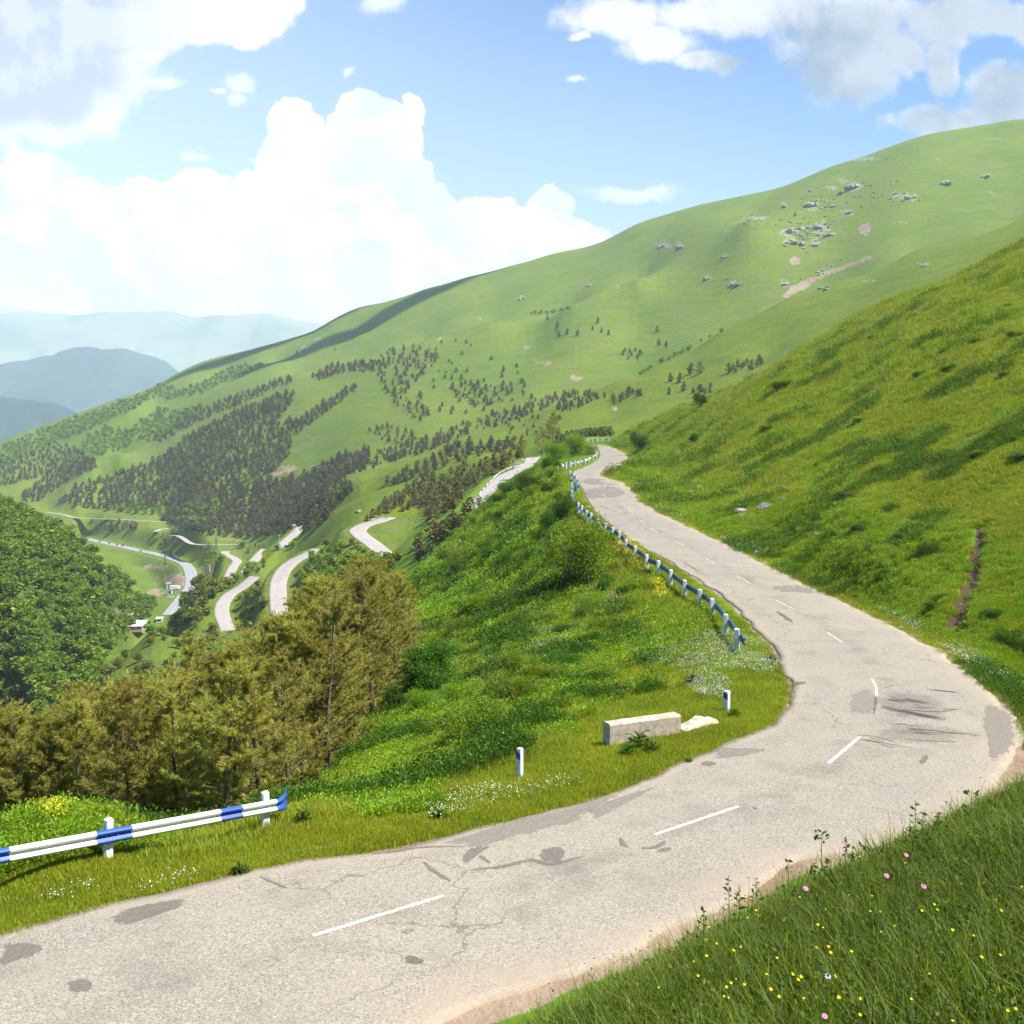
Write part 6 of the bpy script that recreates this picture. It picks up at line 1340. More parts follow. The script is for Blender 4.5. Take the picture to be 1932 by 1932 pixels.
# marker posts
def marker(px, py, h, w, lab, rz):
    p = gp(px, py, 18, 60); e = empty('marker_post', tuple(p), rz); tag(e, lab, 'marker post')
    V, F = [], []; boxm(V, F, (0, 0, h/2-.15), (w, w, h+.3), 0, .93, .018); link('post', py_mesh('post', V, F, M_lime), e)
    q = w/2*.955+.002; zc = h*.72; V = [(-q-.001, -q*.92, zc-.11), (-q-.001, q*.92, zc-.03), (-q+.002, q*.92, zc+.17), (-q+.002, -q*.92, zc+.09)]
    V += [(x-.004, y, z) for x, y, z in V]; F = [(0, 1, 2, 3), (7, 6, 5, 4), (0, 4, 5, 1), (1, 5, 6, 2), (2, 6, 7, 3), (3, 7, 4, 0)]; link('blue_stripe', py_mesh('blue_stripe', V, F, M_bpaint), e)
marker(981, 1468, .86, .155, 'white marker post with a blue slanted stripe left of the concrete block', R(52))
marker(1371, 1341, .70, .19, 'white marker post with a blue stripe beside the white daisies', R(48))

# concrete block and the broken slab beside it
a0 = gp(1151, 1408, 20, 60); a1 = gp(1285, 1386, 20, 60); dd = a1-a0; L_ = np.linalg.norm(dd[:2]); bz = math.atan2(dd[1], dd[0])
V, F = [], []
Hh = .68; dep = .46
prof = [(0, -.15), (0, Hh-.05), (.05, Hh), (dep-.05, Hh), (dep, Hh-.05), (dep+.03, -.15)]
nx = 9
for i in range(nx):
    x = L_*i/(nx-1); hh = .05*(i/(nx-1))
    for (y_, z_) in prof: V.append((x+.01*math.sin(i*3+z_*9), y_+.006*math.sin(i*5), z_+(hh if z_ > 0 else 0)+.008*math.sin(i*2.3+y_*8)))
for i in range(nx-1):
    for j in range(5): F.append((i*6+j, (i+1)*6+j, (i+1)*6+j+1, i*6+j+1))
F.append(tuple(range(6))); F.append(tuple(range((nx-1)*6, nx*6))[::-1])
o = link('concrete_block', py_mesh('concrete_block', V, F, M_conc), loc=tuple((a0+a1)/2*0+a0)); o.rotation_euler = (0, 0, bz); tag(o, 'long pale concrete block standing in the grass inside the bend', 'concrete block')
b0 = gp(1290, 1384, 20, 60); b1 = gp(1356, 1366, 20, 60); dd = b1-b0; L_ = np.linalg.norm(dd[:2]); V, F = [], []; nx = 9
for i in range(nx):
    x = L_*i/(nx-1); hh = .14+.16*math.exp(-((i-5)/2.2)**2)+.02*math.sin(i*2.7); w_y = .42*(1-.25*math.cos(i*1.9)*.4)
    for (y_, z_) in ((0, -.12), (.0, hh*.35), (.10, hh*.8), (w_y, hh), (w_y+.05, -.12)): V.append((x+.03*math.sin(i*4+z_*9), y_+.02*math.sin(i*3.3), z_))
for i in range(nx-1):
    for j in range(4): F.append((i*5+j, (i+1)*5+j, (i+1)*5+j+1, i*5+j+1))
F.append(tuple(range(5))); F.append(tuple(range((nx-1)*5, nx*5))[::-1])
o = link('broken_slab', py_mesh('broken_slab', V, F, M_conc), loc=tuple(b0)); o.rotation_euler = (0, 0, math.atan2(dd[1], dd[0])); tag(o, 'low broken slab lying against the right end of the concrete block', 'concrete slab')

# arrow boards on the lower bends
M_sred = plain('dark_red_sign', (0.16, 0.020, 0.035), .5, .05); M_swhite = plain('white_sign', (0.78, 0.76, 0.76), .5, .04); M_pole = plain('pale_pole', (0.62, 0.58, 0.45), .7, .1)
def arrows(px, py, w, Ymin, Ymax, lab):
    p = gp(px, py, Ymin, Ymax)
    if np.isnan(p[0]): print('arrow sign missing'); return
    e = empty('arrow_board', tuple(p), 0.12); tag(e, lab, 'road sign'); h = w*.40; zb = w*.42
    for x in (-w*.28, w*.22): V, F = [], []; boxm(V, F, (x, .06, (zb+h)/2-.2), (.14, .08, zb+h+.4)); link('pole', py_mesh('pole', V, F, M_pole), e)
    V, F = [], []; boxm(V, F, (0, 0, zb+h/2), (w, .04, h)); link('board', py_mesh('board', V, F, M_sred), e)
    V, F = [], []
    for i in range(4):
        x = -w*.44+i*w*.235; t_ = w*.115; k = len(V)
        for y_ in (-.032, -.026):
            V += [(x, y_, zb+.03), (x+t_, y_, zb+.03), (x+t_+h*.42, y_, zb+h/2), (x+t_, y_, zb+h-.03), (x, y_, zb+h-.03), (x+h*.42, y_, zb+h/2)]
        F += [(k, k+1, k+2, k+5), (k+5, k+2, k+3, k+4), (k+6, k+11, k+8, k+7), (k+11, k+10, k+9, k+8)]
    link('arrows', py_mesh('arrows', V, F, M_swhite), e)
arrows(975, 882, 2.1, 240, 420, 'red and white arrow board behind the guardrail of the upper bend')
arrows(728, 981, 1.9, 300, 560, 'red and white arrow board at the end of the middle bend')

# pylons, poles
M_steel = plain('dark_steel', (0.09, 0.09, 0.10), .6, .1, metallic=.3)
def pylon(px, py, H, y0, y1, lab):
    p = gp(px, py, y0, y1)
    if np.isnan(p[0]): print('pylon missing', px); return
    e = empty('pylon', tuple(p), .5); tag(e, lab, 'pylon'); b = H*.09; sg = []
    for sx_, sy_ in ((1, 1), (1, -1), (-1, -1), (-1, 1)): sg.append(((b*sx_, b*sy_, -.5), (b*.25*sx_, b*.25*sy_, H), .16, .10))
    for i in range(6):
        z0, z1 = H*i/6, H*(i+1)/6; r0, r1 = b*(1-.75*i/6), b*(1-.75*(i+1)/6)
        for k in range(4):
            c0 = [(1, 1), (1, -1), (-1, -1), (-1, 1)][k]; c1 = [(1, 1), (1, -1), (-1, -1), (-1, 1)][(k+1) % 4]; sg.append(((c0[0]*r0, c0[1]*r0, z0), (c1[0]*r1, c1[1]*r1, z1), .07, .07))
    V, F = tubes(sg, 4); link('tower', mesh_np('tower', V, F, M_steel), e)
    for zf, wl in ((.97, .26), (.84, .34), (.72, .26)):
        V, F = tubes([((-H*wl, 0, H*zf), (H*wl, 0, H*zf), .12, .12), ((-H*wl, 0, H*zf), (0, 0, H*(zf+.05)), .06, .06), ((H*wl, 0, H*zf), (0, 0, H*(zf+.05)), .06, .06), ((-H*wl, 0, H*zf), (-H*wl, 0, H*zf-.9), .08, .08), ((H*wl, 0, H*zf), (H*wl, 0, H*zf-.9), .08, .08)], 4); link('crossarm', mesh_np('crossarm', V, F, M_steel), e)
pylon(312, 1067, 11.5, 700, 1200, 'dark lattice pylon in front of the highway'); pylon(408, 1036, 11, 600, 1100, 'dark lattice pylon before the bare bank, the taller of two'); pylon(394, 1043, 9, 600, 1100, 'shorter dark lattice pylon left of the one before the bank')
def pole(px, py, H, y0, y1, lab, head=None):
    p = gp(px, py, y0, y1)
    if np.isnan(p[0]): print('pole missing', px); return
    e = empty('utility_pole', tuple(p)); tag(e, lab, 'pole'); V, F = tubes([((0, 0, -.4), (0, 0, H), .16, .11)], 6); link('shaft', mesh_np('shaft', V, F, M_pole), e)
    V, F = tubes([((-.9, 0, H*.93), (.9, 0, H*.93), .07, .07)], 4); link('crossarm', mesh_np('crossarm', V, F, M_pole), e)
    if head: V, F = [], []; boxm(V, F, (0, 0, H+.5), (1.9, .5, 1.0), 0, .9); link('box', py_mesh('box', V, F, M_swhite), e)
pole(527, 1036, 8.5, 400, 720, 'thin pale pole beside the narrow bend below the wood'); pole(555, 1006, 4.5, 480, 760, 'pole with a white box on top at the guarded bend', True)

# valley floor: the white-roofed shed, the highway stop, cars
M_roof = plain('white_sheet_roof', (0.80, 0.77, 0.70), .5, .06, .6); M_pinkwall = plain('pink_block_wall', (0.48, 0.32, 0.26), .9, .25, 2); M_greyw = plain('grey_wall', (0.42, 0.41, 0.39), .9, .1, 1); M_dark2 = plain('dark_opening', (0.03, 0.03, 0.035), .4, .1)
def building(px, py, y0, y1, size, rz, lab, cat, wall, roof, name='shed', pitch=.12, openings=3):
    p = gp(px, py, y0, y1)
    if np.isnan(p[0]): print('building missing', px, py); return None
    e = empty(name, tuple(p), rz); tag(e, lab, cat); x, y, h = size
    V, F = [], []; boxm(V, F, (0, 0, h/2-1), (x, y, h+2)); link('wall', py_mesh('wall', V, F, wall), e)
    V, F = [], []; ox, oy = x/2+.5, y/2+.5; t_ = .18
    V = [(-ox, -oy, h+.05), (ox, -oy, h+.05), (ox, oy, h+.05+pitch*y), (-ox, oy, h+.05+pitch*y)]; V += [(a, b, c_+t_) for a, b, c_ in V]; F = [(3, 2, 1, 0), (4, 5, 6, 7), (0, 1, 5, 4), (1, 2, 6, 5), (2, 3, 7, 6), (3, 0, 4, 7)]
    link('roof', py_mesh('roof', V, F, roof), e)
    V = [(-x/2, y/2-.02, h), (x/2, y/2-.02, h), (x/2, y/2-.02, h+pitch*y), (-x/2, y/2-.02, h+pitch*y)]
    for i in range(openings):
        cx = -x/2+x*(i+.5)/openings; V, F = [], []; boxm(V, F, (cx, -y/2-.03, h*.48), (x/openings*.45, .08, h*.62)); link('opening', py_mesh('opening', V, F, M_dark2), e)
    return e
building(248, 1183, 500, 800, (15, 13, 1.4), .12, 'low shed with a broad white roof and pink walls in the valley', 'shed', M_pinkwall, M_roof, 'shed', .10, 4)
building(241, 1167, 560, 900, (5, 4, 2.3), .1, 'small grey-roofed hut behind the white-roofed shed', 'hut', M_greyw, M_greyw, 'hut', .1, 1)
building(301, 1172, 500, 800, (3.5, 5, 1.7), .2, 'small white-walled hut in the meadow right of the shed', 'hut', M_swhite, M_greyw, 'hut', .1, 1)
building(321, 1121, 600, 900, (2.6, 2.6, 3.0), .1, 'small white kiosk with a dark side by the highway stop', 'kiosk', M_swhite, M_greyw, 'kiosk', .05, 1)
M_green = plain('green_sheet', (0.04, 0.36, 0.07), .6, .1)
p = gp(305, 1115, 600, 900)
if not np.isnan(p[0]):
    V = [(-1.4, -1.2, 0), (1.4, -1.2, 0), (1.4, 1.2, 0), (-1.4, 1.2, 0), (-.9, 0, 3.0), (.3, 0, 3.0)]; F = [(0, 1, 5, 4), (2, 3, 4, 5), (1, 2, 5), (3, 0, 4), (3, 2, 1, 0)]
    o = link('tent', py_mesh('tent', V, F, M_green), loc=tuple(p)); tag(o, 'small bright green tent left of the highway stop', 'tent')
# billboard
p = gp(317, 1112, 600, 950)
if not np.isnan(p[0]):
    e = empty('billboard', tuple(p), .1); tag(e, 'white billboard on a tall white mast by the highway stop', 'billboard'); V, F = tubes([((-.8, 0, -.5), (-.8, 0, 5.2), .3, .22)], 6); link('mast', mesh_np('mast', V, F, M_swhite), e)
    V, F = [], []; boxm(V, F, (.4, 0, 5.3), (4.2, .35, 1.3)); link('board', py_mesh('board', V, F, M_swhite), e)
p = gp(323, 1131, 500, 900)
if not np.isnan(p[0]):
    e = empty('road_sign', tuple(p), .1); tag(e, 'grey-blue sign board on a dark pole beside the kiosk', 'road sign'); V, F = tubes([((0, 0, -.5), (0, 0, 7.4), .16, .13)], 6); link('pole', mesh_np('pole', V, F, M_steel), e)
    V, F = [], []; boxm(V, F, (-1.3, 0, 6.7), (3.0, .12, 1.3)); link('board', py_mesh('board', V, F, plain('blue_grey_sign', (.30, .42, .45), .5, .1)), e)
M_glassd = plain('car_glass', (0.02, 0.025, 0.03), .1, .05, spec=.6); M_tyre = plain('tyre', (0.02, 0.02, 0.02), .8, .1)
def vehicle(px, py, y0, y1, rz, col, lab, L=4.3, W=1.75, H=1.45, cat='car', name='parked_car', truck=False):
    p = gp(px, py, y0, y1)
    if np.isnan(p[0]): print('vehicle missing', px); return
    e = empty(name, (p[0], p[1], p[2]+.08), rz); tag(e, lab, cat); m = plain('car_paint', col, .3, .03, spec=.6); w = W/2
    xs = [-L/2, -L/2+.1, -L/2+.5, -L*.18, L*.06, L*.24, L/2-.25, L/2]; up = [.55, .80, .95, .95, .92, .86, .78, .50]
    V = []; F = []
    for x, z in zip(xs, up):
        V += [(x, -w, .28), (x, w, .28), (x, w*.97, z), (x, -w*.97, z)]
    for i in range(len(xs)-1):
        for j in range(4): F.append((i*4+j, i*4+(j+1) % 4, (i+1)*4+(j+1) % 4, (i+1)*4+j))
    F.append((3, 2, 1, 0)); k = (len(xs)-1)*4; F.append((k, k+1, k+2, k+3)); link('body', py_mesh('body', V, F, m), e)
    V = []; F = []; A = [(-L/2+.35, .93), (-L*.28, H), (L*.02, H), (L*.22, .88)]
    for x, z in A: V += [(x, -w*.9 if z < 1 else -w*.74, z), (x, w*.9 if z < 1 else w*.74, z)]
    F = [(0, 2, 3, 1), (2, 4, 5, 3), (4, 6, 7, 5), (0, 6, 4, 2), (1, 3, 5, 7), (0, 1, 7, 6)]; link('cabin', py_mesh('cabin', V, F, [M_glassd, m], [0, 1, 0, 0, 0, 1]), e)
    for sx_ in (-L*.31, L*.31):
        for sy_ in (-w, w): V, F = tubes([((0, -.1, 0), (0, .1, 0), .32, .32)], 12); F2 = [tuple(f) for f in F]+[tuple(range(12))[::-1], tuple(range(12, 24))]; o = link('wheel', py_mesh('wheel', V, F2, M_tyre), e); o.location = (sx_, sy_*.93, .32)
    return e
hA = math.atan2(hL[60][1]-hL[100][1], hL[60][0]-hL[100][0])
for px, py, col, lab, kw in [(188, 1022.6, (.03, .03, .035), 'dark car farthest away on the valley highway', {}), (206, 1026, (.05, .045, .04), 'dark car second from the far end of the highway', {}), (220.5, 1029, (.03, .03, .04), 'dark car just ahead of the red van on the highway', {}),
                             (231.5, 1030.8, (.42, .04, .03), 'red van behind the dark cars on the highway', dict(L=5.4, H=2.3)), (265.5, 1040.5, (.05, .05, .06), 'dark car alone nearest the bend of the highway', {})]:
    vehicle(px, py, 850, 1400, hA+math.pi, col, lab, name='car', **kw)
vehicle(318+4, 1128, 500, 900, .4, (.75, .75, .75), 'white car at the bottom of the gravel lot', name='parked_car')
# white truck at the stop
p = gp(330, 1113, 600, 950)
if not np.isnan(p[0]):
    e = empty('truck', (p[0], p[1], p[2]+.1), .08); tag(e, 'white box truck parked at the highway stop', 'truck')
    V, F = [], []; boxm(V, F, (-.6, 0, 2.0), (6.0, 2.4, 2.5), 0, .98); link('box', py_mesh('box', V, F, M_swhite), e); V, F = [], []; boxm(V, F, (3.3, 0, 1.45), (1.7, 2.2, 1.9), 0, .85, .1); link('cab', py_mesh('cab', V, F, M_swhite), e)
    V, F = [], []; boxm(V, F, (4.02, 0, 1.85), (.1, 1.8, .7)); link('windscreen', py_mesh('windscreen', V, F, M_glassd), e); V, F = [], []; boxm(V, F, (.4, 0, .62), (7.6, 2.0, .25)); link('chassis', py_mesh('chassis', V, F, plain('dark_red_chassis', (.14, .03, .03), .7, .1)), e)
    for x in (-2.6, -1.4, 3.1):
        for y in (-1.05, 1.05): V, F = tubes([((0, -.14, 0), (0, .14, 0), .48, .48)], 12); o = link('wheel', py_mesh('wheel', V, [tuple(f) for f in F]+[tuple(range(12))[::-1], tuple(range(12, 24))], M_tyre), e); o.location = (x, y, .48)
# stone retaining wall
p = gp(393, 1081, 500, 900)
if not np.isnan(p[0]):
    V, F = [], []; boxm(V, F, (0, 0, 3.2), (7.5, 1.2, 8.0), -.9, .9); o = link('retaining_wall', py_mesh('retaining_wall', V, F, plain('brown_stone_wall', (.36, .29, .23), .95, .3, 1.5, bumps=.1)), loc=tuple(p)); tag(o, 'brown stone retaining wall standing right of the highway bend', 'retaining wall')

# ------------------------------------------------------------------ rocks
def rock_me(seed, jag=.5, sub=2, flat=.7):
    import bmesh
    bm = bmesh.new(); bmesh.ops.create_icosphere(bm, subdivisions=sub, radius=1.0); r = np.random.default_rng(seed); D = r.normal(size=(9, 3)); D /= np.linalg.norm(D, axis=1)[:, None]; off_ = r.uniform(.55, .95, 9)
    for v in bm.verts:
        c_ = np.array(v.co)
        for d_, o_ in zip(D, off_):
            s_ = float(c_@d_)
            if s_ > o_: c_ = c_-d_*(s_-o_)*jag*1.6
        c_ *= 1+.22*float(fbm(c_[0]*2+seed, c_[1]*2+c_[2]*3, seed, 3)); v.co = (c_[0], c_[1], c_[2]*flat)
    me = bpy.data.meshes.new('boulder'); bm.to_mesh(me); bm.free(); me.materials.append(M_rock); return me
ROCKS = [rock_me(i) for i in range(6)]
def crag_me(seed):
    """an outcrop: several steep slabs and blocks leaning together in one body of rock"""
    r = np.random.default_rng(seed); Vs, Fs, k = [], [], 0
    for i in range(11):
        me = ROCKS[int(r.integers(0, 6))]; V = np.array([v.co[:] for v in me.vertices]); F = np.array([p.vertices[:] for p in me.polygons])
        q = r.normal(0, .42, 2); s_ = r.uniform(.22, .5); V = V*[s_*1.1, s_, s_*r.uniform(1.0, 1.7)]+[q[0], q[1], r.uniform(.0, .35)*(1-np.hypot(*q)*.5)]; Vs.append(V); Fs.append(F+k); k += len(V)
    return mesh_np('rock_outcrop', np.vstack(Vs), np.vstack(Fs), M_rock)
CRAGS = [crag_me(i) for i in range(5)]
r7 = np.random.default_rng(5)
BIG = [(1530, 384, 15, 'dark crag at the centre top of the rocky face'), (1541, 425, 20, 'broad pale outcrop below the top crag of the rocky face'), (1539, 459, 13, 'dark crag at the lower tip of the rocky face'), (1491, 455, 15, 'rounded crag low on the left of the rocky face'), (1487, 433, 14, 'dark ledge left of the middle of the rocky face'),
       (1608, 350, 15, 'pale broken outcrop at the upper right of the rocky face'), (1590, 360, 9, 'small crag just left of the upper right outcrop'), (1562, 440, 12, 'pale slab right of the middle outcrop'), (1480, 386, 9, 'small outcrop on the left shoulder of the face'), (1531, 355, 8, 'small crag crowning the rocky face'),
       (1716, 370, 13, 'dark outcrop far right of the rocky face'), (1690, 362, 9, 'pale scatter of rock left of the far right outcrop'), (1780, 343, 12, 'dark rock knob below the right skyline'), (1483, 533, 13, 'dark outcrop above the scree at the ditch'), (1385, 533, 12, 'low pale outcrop on the open slope left of the scree'), (1336, 522, 8, 'small dark outcrop on the middle slope'),
       (1251, 460, 11, 'left one of two outcrops high on the middle slope'), (1283, 463, 11, 'right one of two outcrops high on the middle slope'), (1371, 480, 7, 'small pale outcrop on the ridge of the middle slope'), (1600, 398, 8, 'small pale rock in the grass beside the pink scree'), (1570, 385, 9, 'pale blocks right of the top crag'), (1112, 535, 6, 'small dark rock under the long skyline'),
       (985, 560, 7, 'grey rock group on the left half of the mountain'), (580, 655, 9, 'rock group on the far left ridge'), (1860, 330, 9, 'low rock ledge near the right edge of the skyline slope'), (1305, 870, 0, ''), (1745, 498, 8, 'dark rock strip low on the right-hand spur')]
for px, py, wpx, lab in BIG:
    if wpx == 0: continue
    p = hit([px], [py+4], 600, 2400)[0]
    if np.isnan(p[0]): continue
    s_ = wpx/FPX*p[1]*1.15; single('rock_outcrop', CRAGS[int(px+py) % 5], p-[0, 0, s_*.25], (s_, s_, s_*.8), px*.7, lab, 'rock outcrop')
cl = [(1535, 440, 40, 30, 40), (1540, 380, 50, 20, 30), (1532, 410, 70, 52, 40), (1620, 360, 60, 28, 34), (1490, 440, 50, 30, 30), (1700, 370, 50, 22, 22), (1430, 420, 50, 14, 16), (1270, 465, 34, 16, 12), (1560, 520, 60, 40, 16), (1640, 300, 60, 6, 8), (1380, 535, 30, 10, 8)]
for cx, cy_, rx, ry, n_ in cl:
    qx = r7.normal(0, .5, n_)*rx+cx; qy = r7.normal(0, .5, n_)*ry+cy_
    for p in hit(qx, qy, 700, 2400):
        if np.isnan(p[0]): continue
        s_ = r7.uniform(.6, 2.6)**1.2; single('boulder', ROCKS[int(r7.integers(0, 6))], p, (s_*r7.uniform(.8, 1.4), s_, s_*.8), r7.uniform(0, 6), 'pale boulder strewn over the rocky mountain face', 'boulder', 'boulders on the rocky mountain face')
for px, py, w, y0, y1, lab in [(1532, 689, 11, 100, 260, 'white boulder on the upper right-hand hill'), (804, 1053, 14, 120, 260, 'pale grey boulder at the edge of the pines on the slope crest'), (677, 966, 14, 380, 720, 'grey boulder on the grassy spur above the middle bend'), (1305, 944, 7, 60, 200, 'small white boulder above the verge of the hill'), (1210, 832, 7, 120, 300, 'small grey boulder on the hill by the far bend'),
                               (1398, 966, 15, 50, 160, 'brown rock sticking out of the bank left of another'), (1445, 958, 17, 50, 160, 'brown flat rock in the middle of the cut bank'), (1478, 942, 10, 50, 160, 'brown rock above the flat one in the cut bank'), (1318, 920, 10, 60, 200, 'grey rock in the streak on the hill left of the bank'), (1540, 1008, 9, 40, 140, 'pinkish rock low in the cut bank'),
                               (1838, 1100, 9, 35, 90, 'pale stone lying in the middle of the earth gully'), (1812, 1140, 6, 35, 90, 'small stone near the foot of the earth gully'), (1843, 1018, 6, 35, 90, 'small orange stone at the top of the earth gully'), (1480, 660, 6, 120, 260, 'little pale stone on the skyline of the right-hand hill'), (1605, 609, 6, 120, 260, 'grey stone on the ridge of the right-hand hill')]:
    p = hit([px], [py], y0, y1)[0]
    if np.isnan(p[0]): continue
    s_ = w/FPX*p[1]*(.5 if p[1] > 160 or 'white' in lab or 'stone' in lab else .95); o = single('boulder', ROCKS[int(px) % 6], p, (s_*1.2, s_, s_*.85), px, lab, 'boulder')

# ------------------------------------------------------------------ leafy roadside plants
def rosette(seed, n=14, L=.28, up=.5, w=.07):
    r = np.random.default_rng(seed); V, F = [], []
    for i in range(n):
        a = i*2.399+r.normal(0, .2); d = np.array([math.cos(a), math.sin(a), 0]); s_ = np.array([-math.sin(a), math.cos(a), 0]); e = up*r.uniform(.5, 1.3); ln = L*r.uniform(.7, 1.2); k = len(V); z0 = r.uniform(0, .12)*up*2
        for j, (t_, ww_) in enumerate(((0, .12), (.3, .8), (.62, 1.0), (.85, .6), (1, .05))):
            c_ = d*ln*t_+np.array([0, 0, z0+ln*(e*t_-.9*e*t_*t_*.6)])
            V += [c_-s_*w*ww_*.5+[0, 0, .012], c_, c_+s_*w*ww_*.5+[0, 0, .012]]
        for j in range(4):
            for q in (0, 1): a_ = k+j*3+q; F.append((a_, a_+1, a_+4, a_+3))
    return np.array(V), np.array(F)
def dock(px, py, s_, lab, y0=14, y1=60, up=.9):
    p = gp(px, py, y0, y1)
    if np.isnan(p[0]): return
    V, F = rosette(int(px), 26, .20, up, .045); V_, F_ = leaf_clump(int(px)+1, 90, .20, .26, .075); F = np.vstack([F, F_+len(V)]); V = np.vstack([V, V_]); e = empty('leafy_weed', tuple(p), px); e.scale = (s_,)*3; tag(e, lab, 'weed'); link('leaves', mesh_np('leaves', V, F, M_leaf_dark), e)
    V, F = tubes([((0, 0, 0), (.02, .01, .34), .008, .004), ((.01, 0, .1), (.1, .05, .3), .006, .003), ((.01, 0, .1), (-.08, .06, .28), .006, .003)], 4); link('stalk', mesh_np('stalk', V, F, M_seed), e)
for px, py, s_, lab in [(453, 1650, 1.0, 'dark leafy weed growing at the edge of the asphalt'), (572, 1552, 1.1, 'leafy weed right of the end of the near guardrail'), (829, 1546, 1.0, 'leafy weed in the verge between guardrail and marker post'), (1205, 1410, 1.7, 'tall thistly weed in front of the concrete block'), (1185, 1425, 1.3, 'broad-leaved weed at the foot of the concrete block'), (1230, 1418, 1.2, 'broad-leaved weed right of the thistly one by the block'),
                        (1385, 1352, 1.0, 'leafy weed just below the marker post by the daisies'), (1300, 1440, .6, 'tiny weed at the asphalt edge inside the bend'), (1060, 1290, 1.3, 'tall leafy weed on the flowering slope'), (1305, 1290, 1.5, 'dark leafy weed left of the patch of daisies'), (1455, 1250, 1.2, 'leafy weed near the tip of the grass inside the bend'), (690, 1500, 1.2, 'broad-leaved weed in the verge above the road middle'), (1820, 1188, 1.4, 'leafy weed at the foot of the earth gully')]: dock(px, py, s_, lab)
# plants standing up against the road from the near bank
def stand(px, py, above, ymin=2.2, ymax=26):
    """ground spot whose plant of that height shows its head at this pixel"""
    u, w = ray(px, py); Y = np.linspace(ymin, ymax, 1500); z = w*Y; gz = ground(u*Y, Y); k = np.nonzero(z-gz < above)[0]
    if not len(k): return None
    Y0 = Y[k[0]]; return np.array([u*Y0, Y0, float(ground(u*Y0, Y0))]), float(w*Y0-ground(u*Y0, Y0))
M_stem = plain('green_stem', (0.10, 0.17, 0.03), .6, .15); M_core = plain('yellow_flower_centre', (0.65, 0.38, 0.01), .7, .1); M_paleviolet = plain('pale_violet_petals', (0.55, 0.48, 0.68), .6, .1)
def daisy_parts(mat, R_=.026, npet=17):
    V, F = [], []
    for i in range(npet):
        a = 6.283*i/npet; d = np.array([math.cos(a), math.sin(a), 0]); s_ = np.array([-math.sin(a), math.cos(a), 0]); k = len(V); dr = .004*math.sin(i*2.7)
        V += [d*R_*.22-s_*.0018, d*R_*.22+s_*.0018, d*R_*.65+s_*.0042+[0, 0, .002+dr], d*R_*1.0+s_*.0020+[0, 0, -.002+dr], d*R_*1.0-s_*.0020+[0, 0, -.002+dr], d*R_*.65-s_*.0042+[0, 0, .002+dr]]; F += [(k, k+1, k+2, k+5), (k+5, k+2, k+3, k+4)]
    pe = py_mesh('petals', V, F, mat); V, F = [], []
    for j, (z_, r_) in enumerate(((0, .30), (.004, .30), (.008, .20), (.010, .05))):
        for i in range(10): V.append((R_*r_*math.cos(i*.628), R_*r_*math.sin(i*.628), z_))
    for j in range(3):
        for i in range(10): F.append((j*10+i, j*10+(i+1) % 10, (j+1)*10+(i+1) % 10, (j+1)*10+i))
    F.append(tuple(range(30, 40))); return pe, py_mesh('centre', V, F, M_core)
PINK = daisy_parts(M_pinkp); VIOL = daisy_parts(M_paleviolet, .018, 12)
def flower(px, py, parts, lab, cat, name, h=.34, sc=1.0, ymin=2.2, ymax=26, tilt=(-.55, .15)):
    q = stand(px, py, h, ymin, ymax)
    if q is None: return
    p, hh = q; e = empty(name, tuple(p)); tag(e, lab, cat); V, F = tubes([((0, 0, 0), (.01, .01, hh*.55), .0028, .0024), ((.01, .01, hh*.55), (0, 0, hh), .0024, .002)], 4); link('stem', mesh_np('stem', V, F, M_stem), e)
    for n_, me in zip(('petals', 'centre'), parts): o = link(n_, me, e); o.location = (0, 0, hh); o.scale = (sc,)*3; o.rotation_euler = (-tilt[0], tilt[1], 0)
for px, py, sc, lab in [(1520, 1676, 1.0, 'large pink daisy nearest the road over the grass bank'), (1584, 1601, .8, 'pale pink daisy standing against the asphalt'), (1710, 1613, .8, 'pink daisy seen from the side high on the bank'), (1673, 1652, .9, 'pink daisy with a yellow cup beside it'), (1743, 1672, .8, 'pink daisy seen edge-on in the middle of the bank'), (1556, 1917, .6, 'pink clover-like bloom near the bottom edge')]:
    flower(px, py, PINK, lab, 'daisy', 'pink_daisy', sc=sc*.9)
for px, py, lab in [(1310, 1731, 'pale violet flower at the left edge of the grass bank'), (1562, 1842, 'whitish flower low in the grass bank')]: flower(px, py, VIOL, lab, 'flower', 'violet_flower', .26)
BC = [(940,1455),(962,1468),(410,1465),(600,1420),(1240,1390),(1200,1315),(1500,1355),(1515,1380),(1820,1387),(990,1560),(1000,1590),(1100,1585),(530,1580),(340,1630),(450,1545),(400,1605),(565,1560),(690,1695),(815,1695),(855,1705),(840,1720),(1030,1700),(520,1735),(545,1715),(585,1745),(495,1755),(485,1800),(507,1805),(710,1765),(750,1800),(875,1810),(1150,1812),(1390,1815),(1820,1600),(1690,1505),(1590,1480),(1310,1458),(1245,1488),(1090,1310),(850,1320),(1440,1385),(1360,1155),(920,1180),(1140,1125),(1190,1390),(360,1700),(170,1757),(1040,1805),(1590,1920),(1860,1870),(1895,1860),(1480,1690),(740,1615),(640,1385),(370,1470),(1730,1610),(1925,1270),(1140,1890),(930,1565),(160,1555)]
def cup():
    V, F = [], []
    for i in range(5):
        a = 6.283*i/5; d = np.array([math.cos(a), math.sin(a), 0]); s_ = np.array([-math.sin(a), math.cos(a), 0]); k = len(V); V += [np.zeros(3), d*.008-s_*.007+[0, 0, .003], d*.013-s_*.005+[0, 0, .009], d*.013+s_*.005+[0, 0, .009], d*.008+s_*.007+[0, 0, .003]]; F.append((k, k+1, k+2, k+3, k+4))
    return py_mesh('petals', V, F, M_yellow)
CUP = cup()
allb = [(1177+.3906*a, 1177+.3906*b) for a, b in BC]
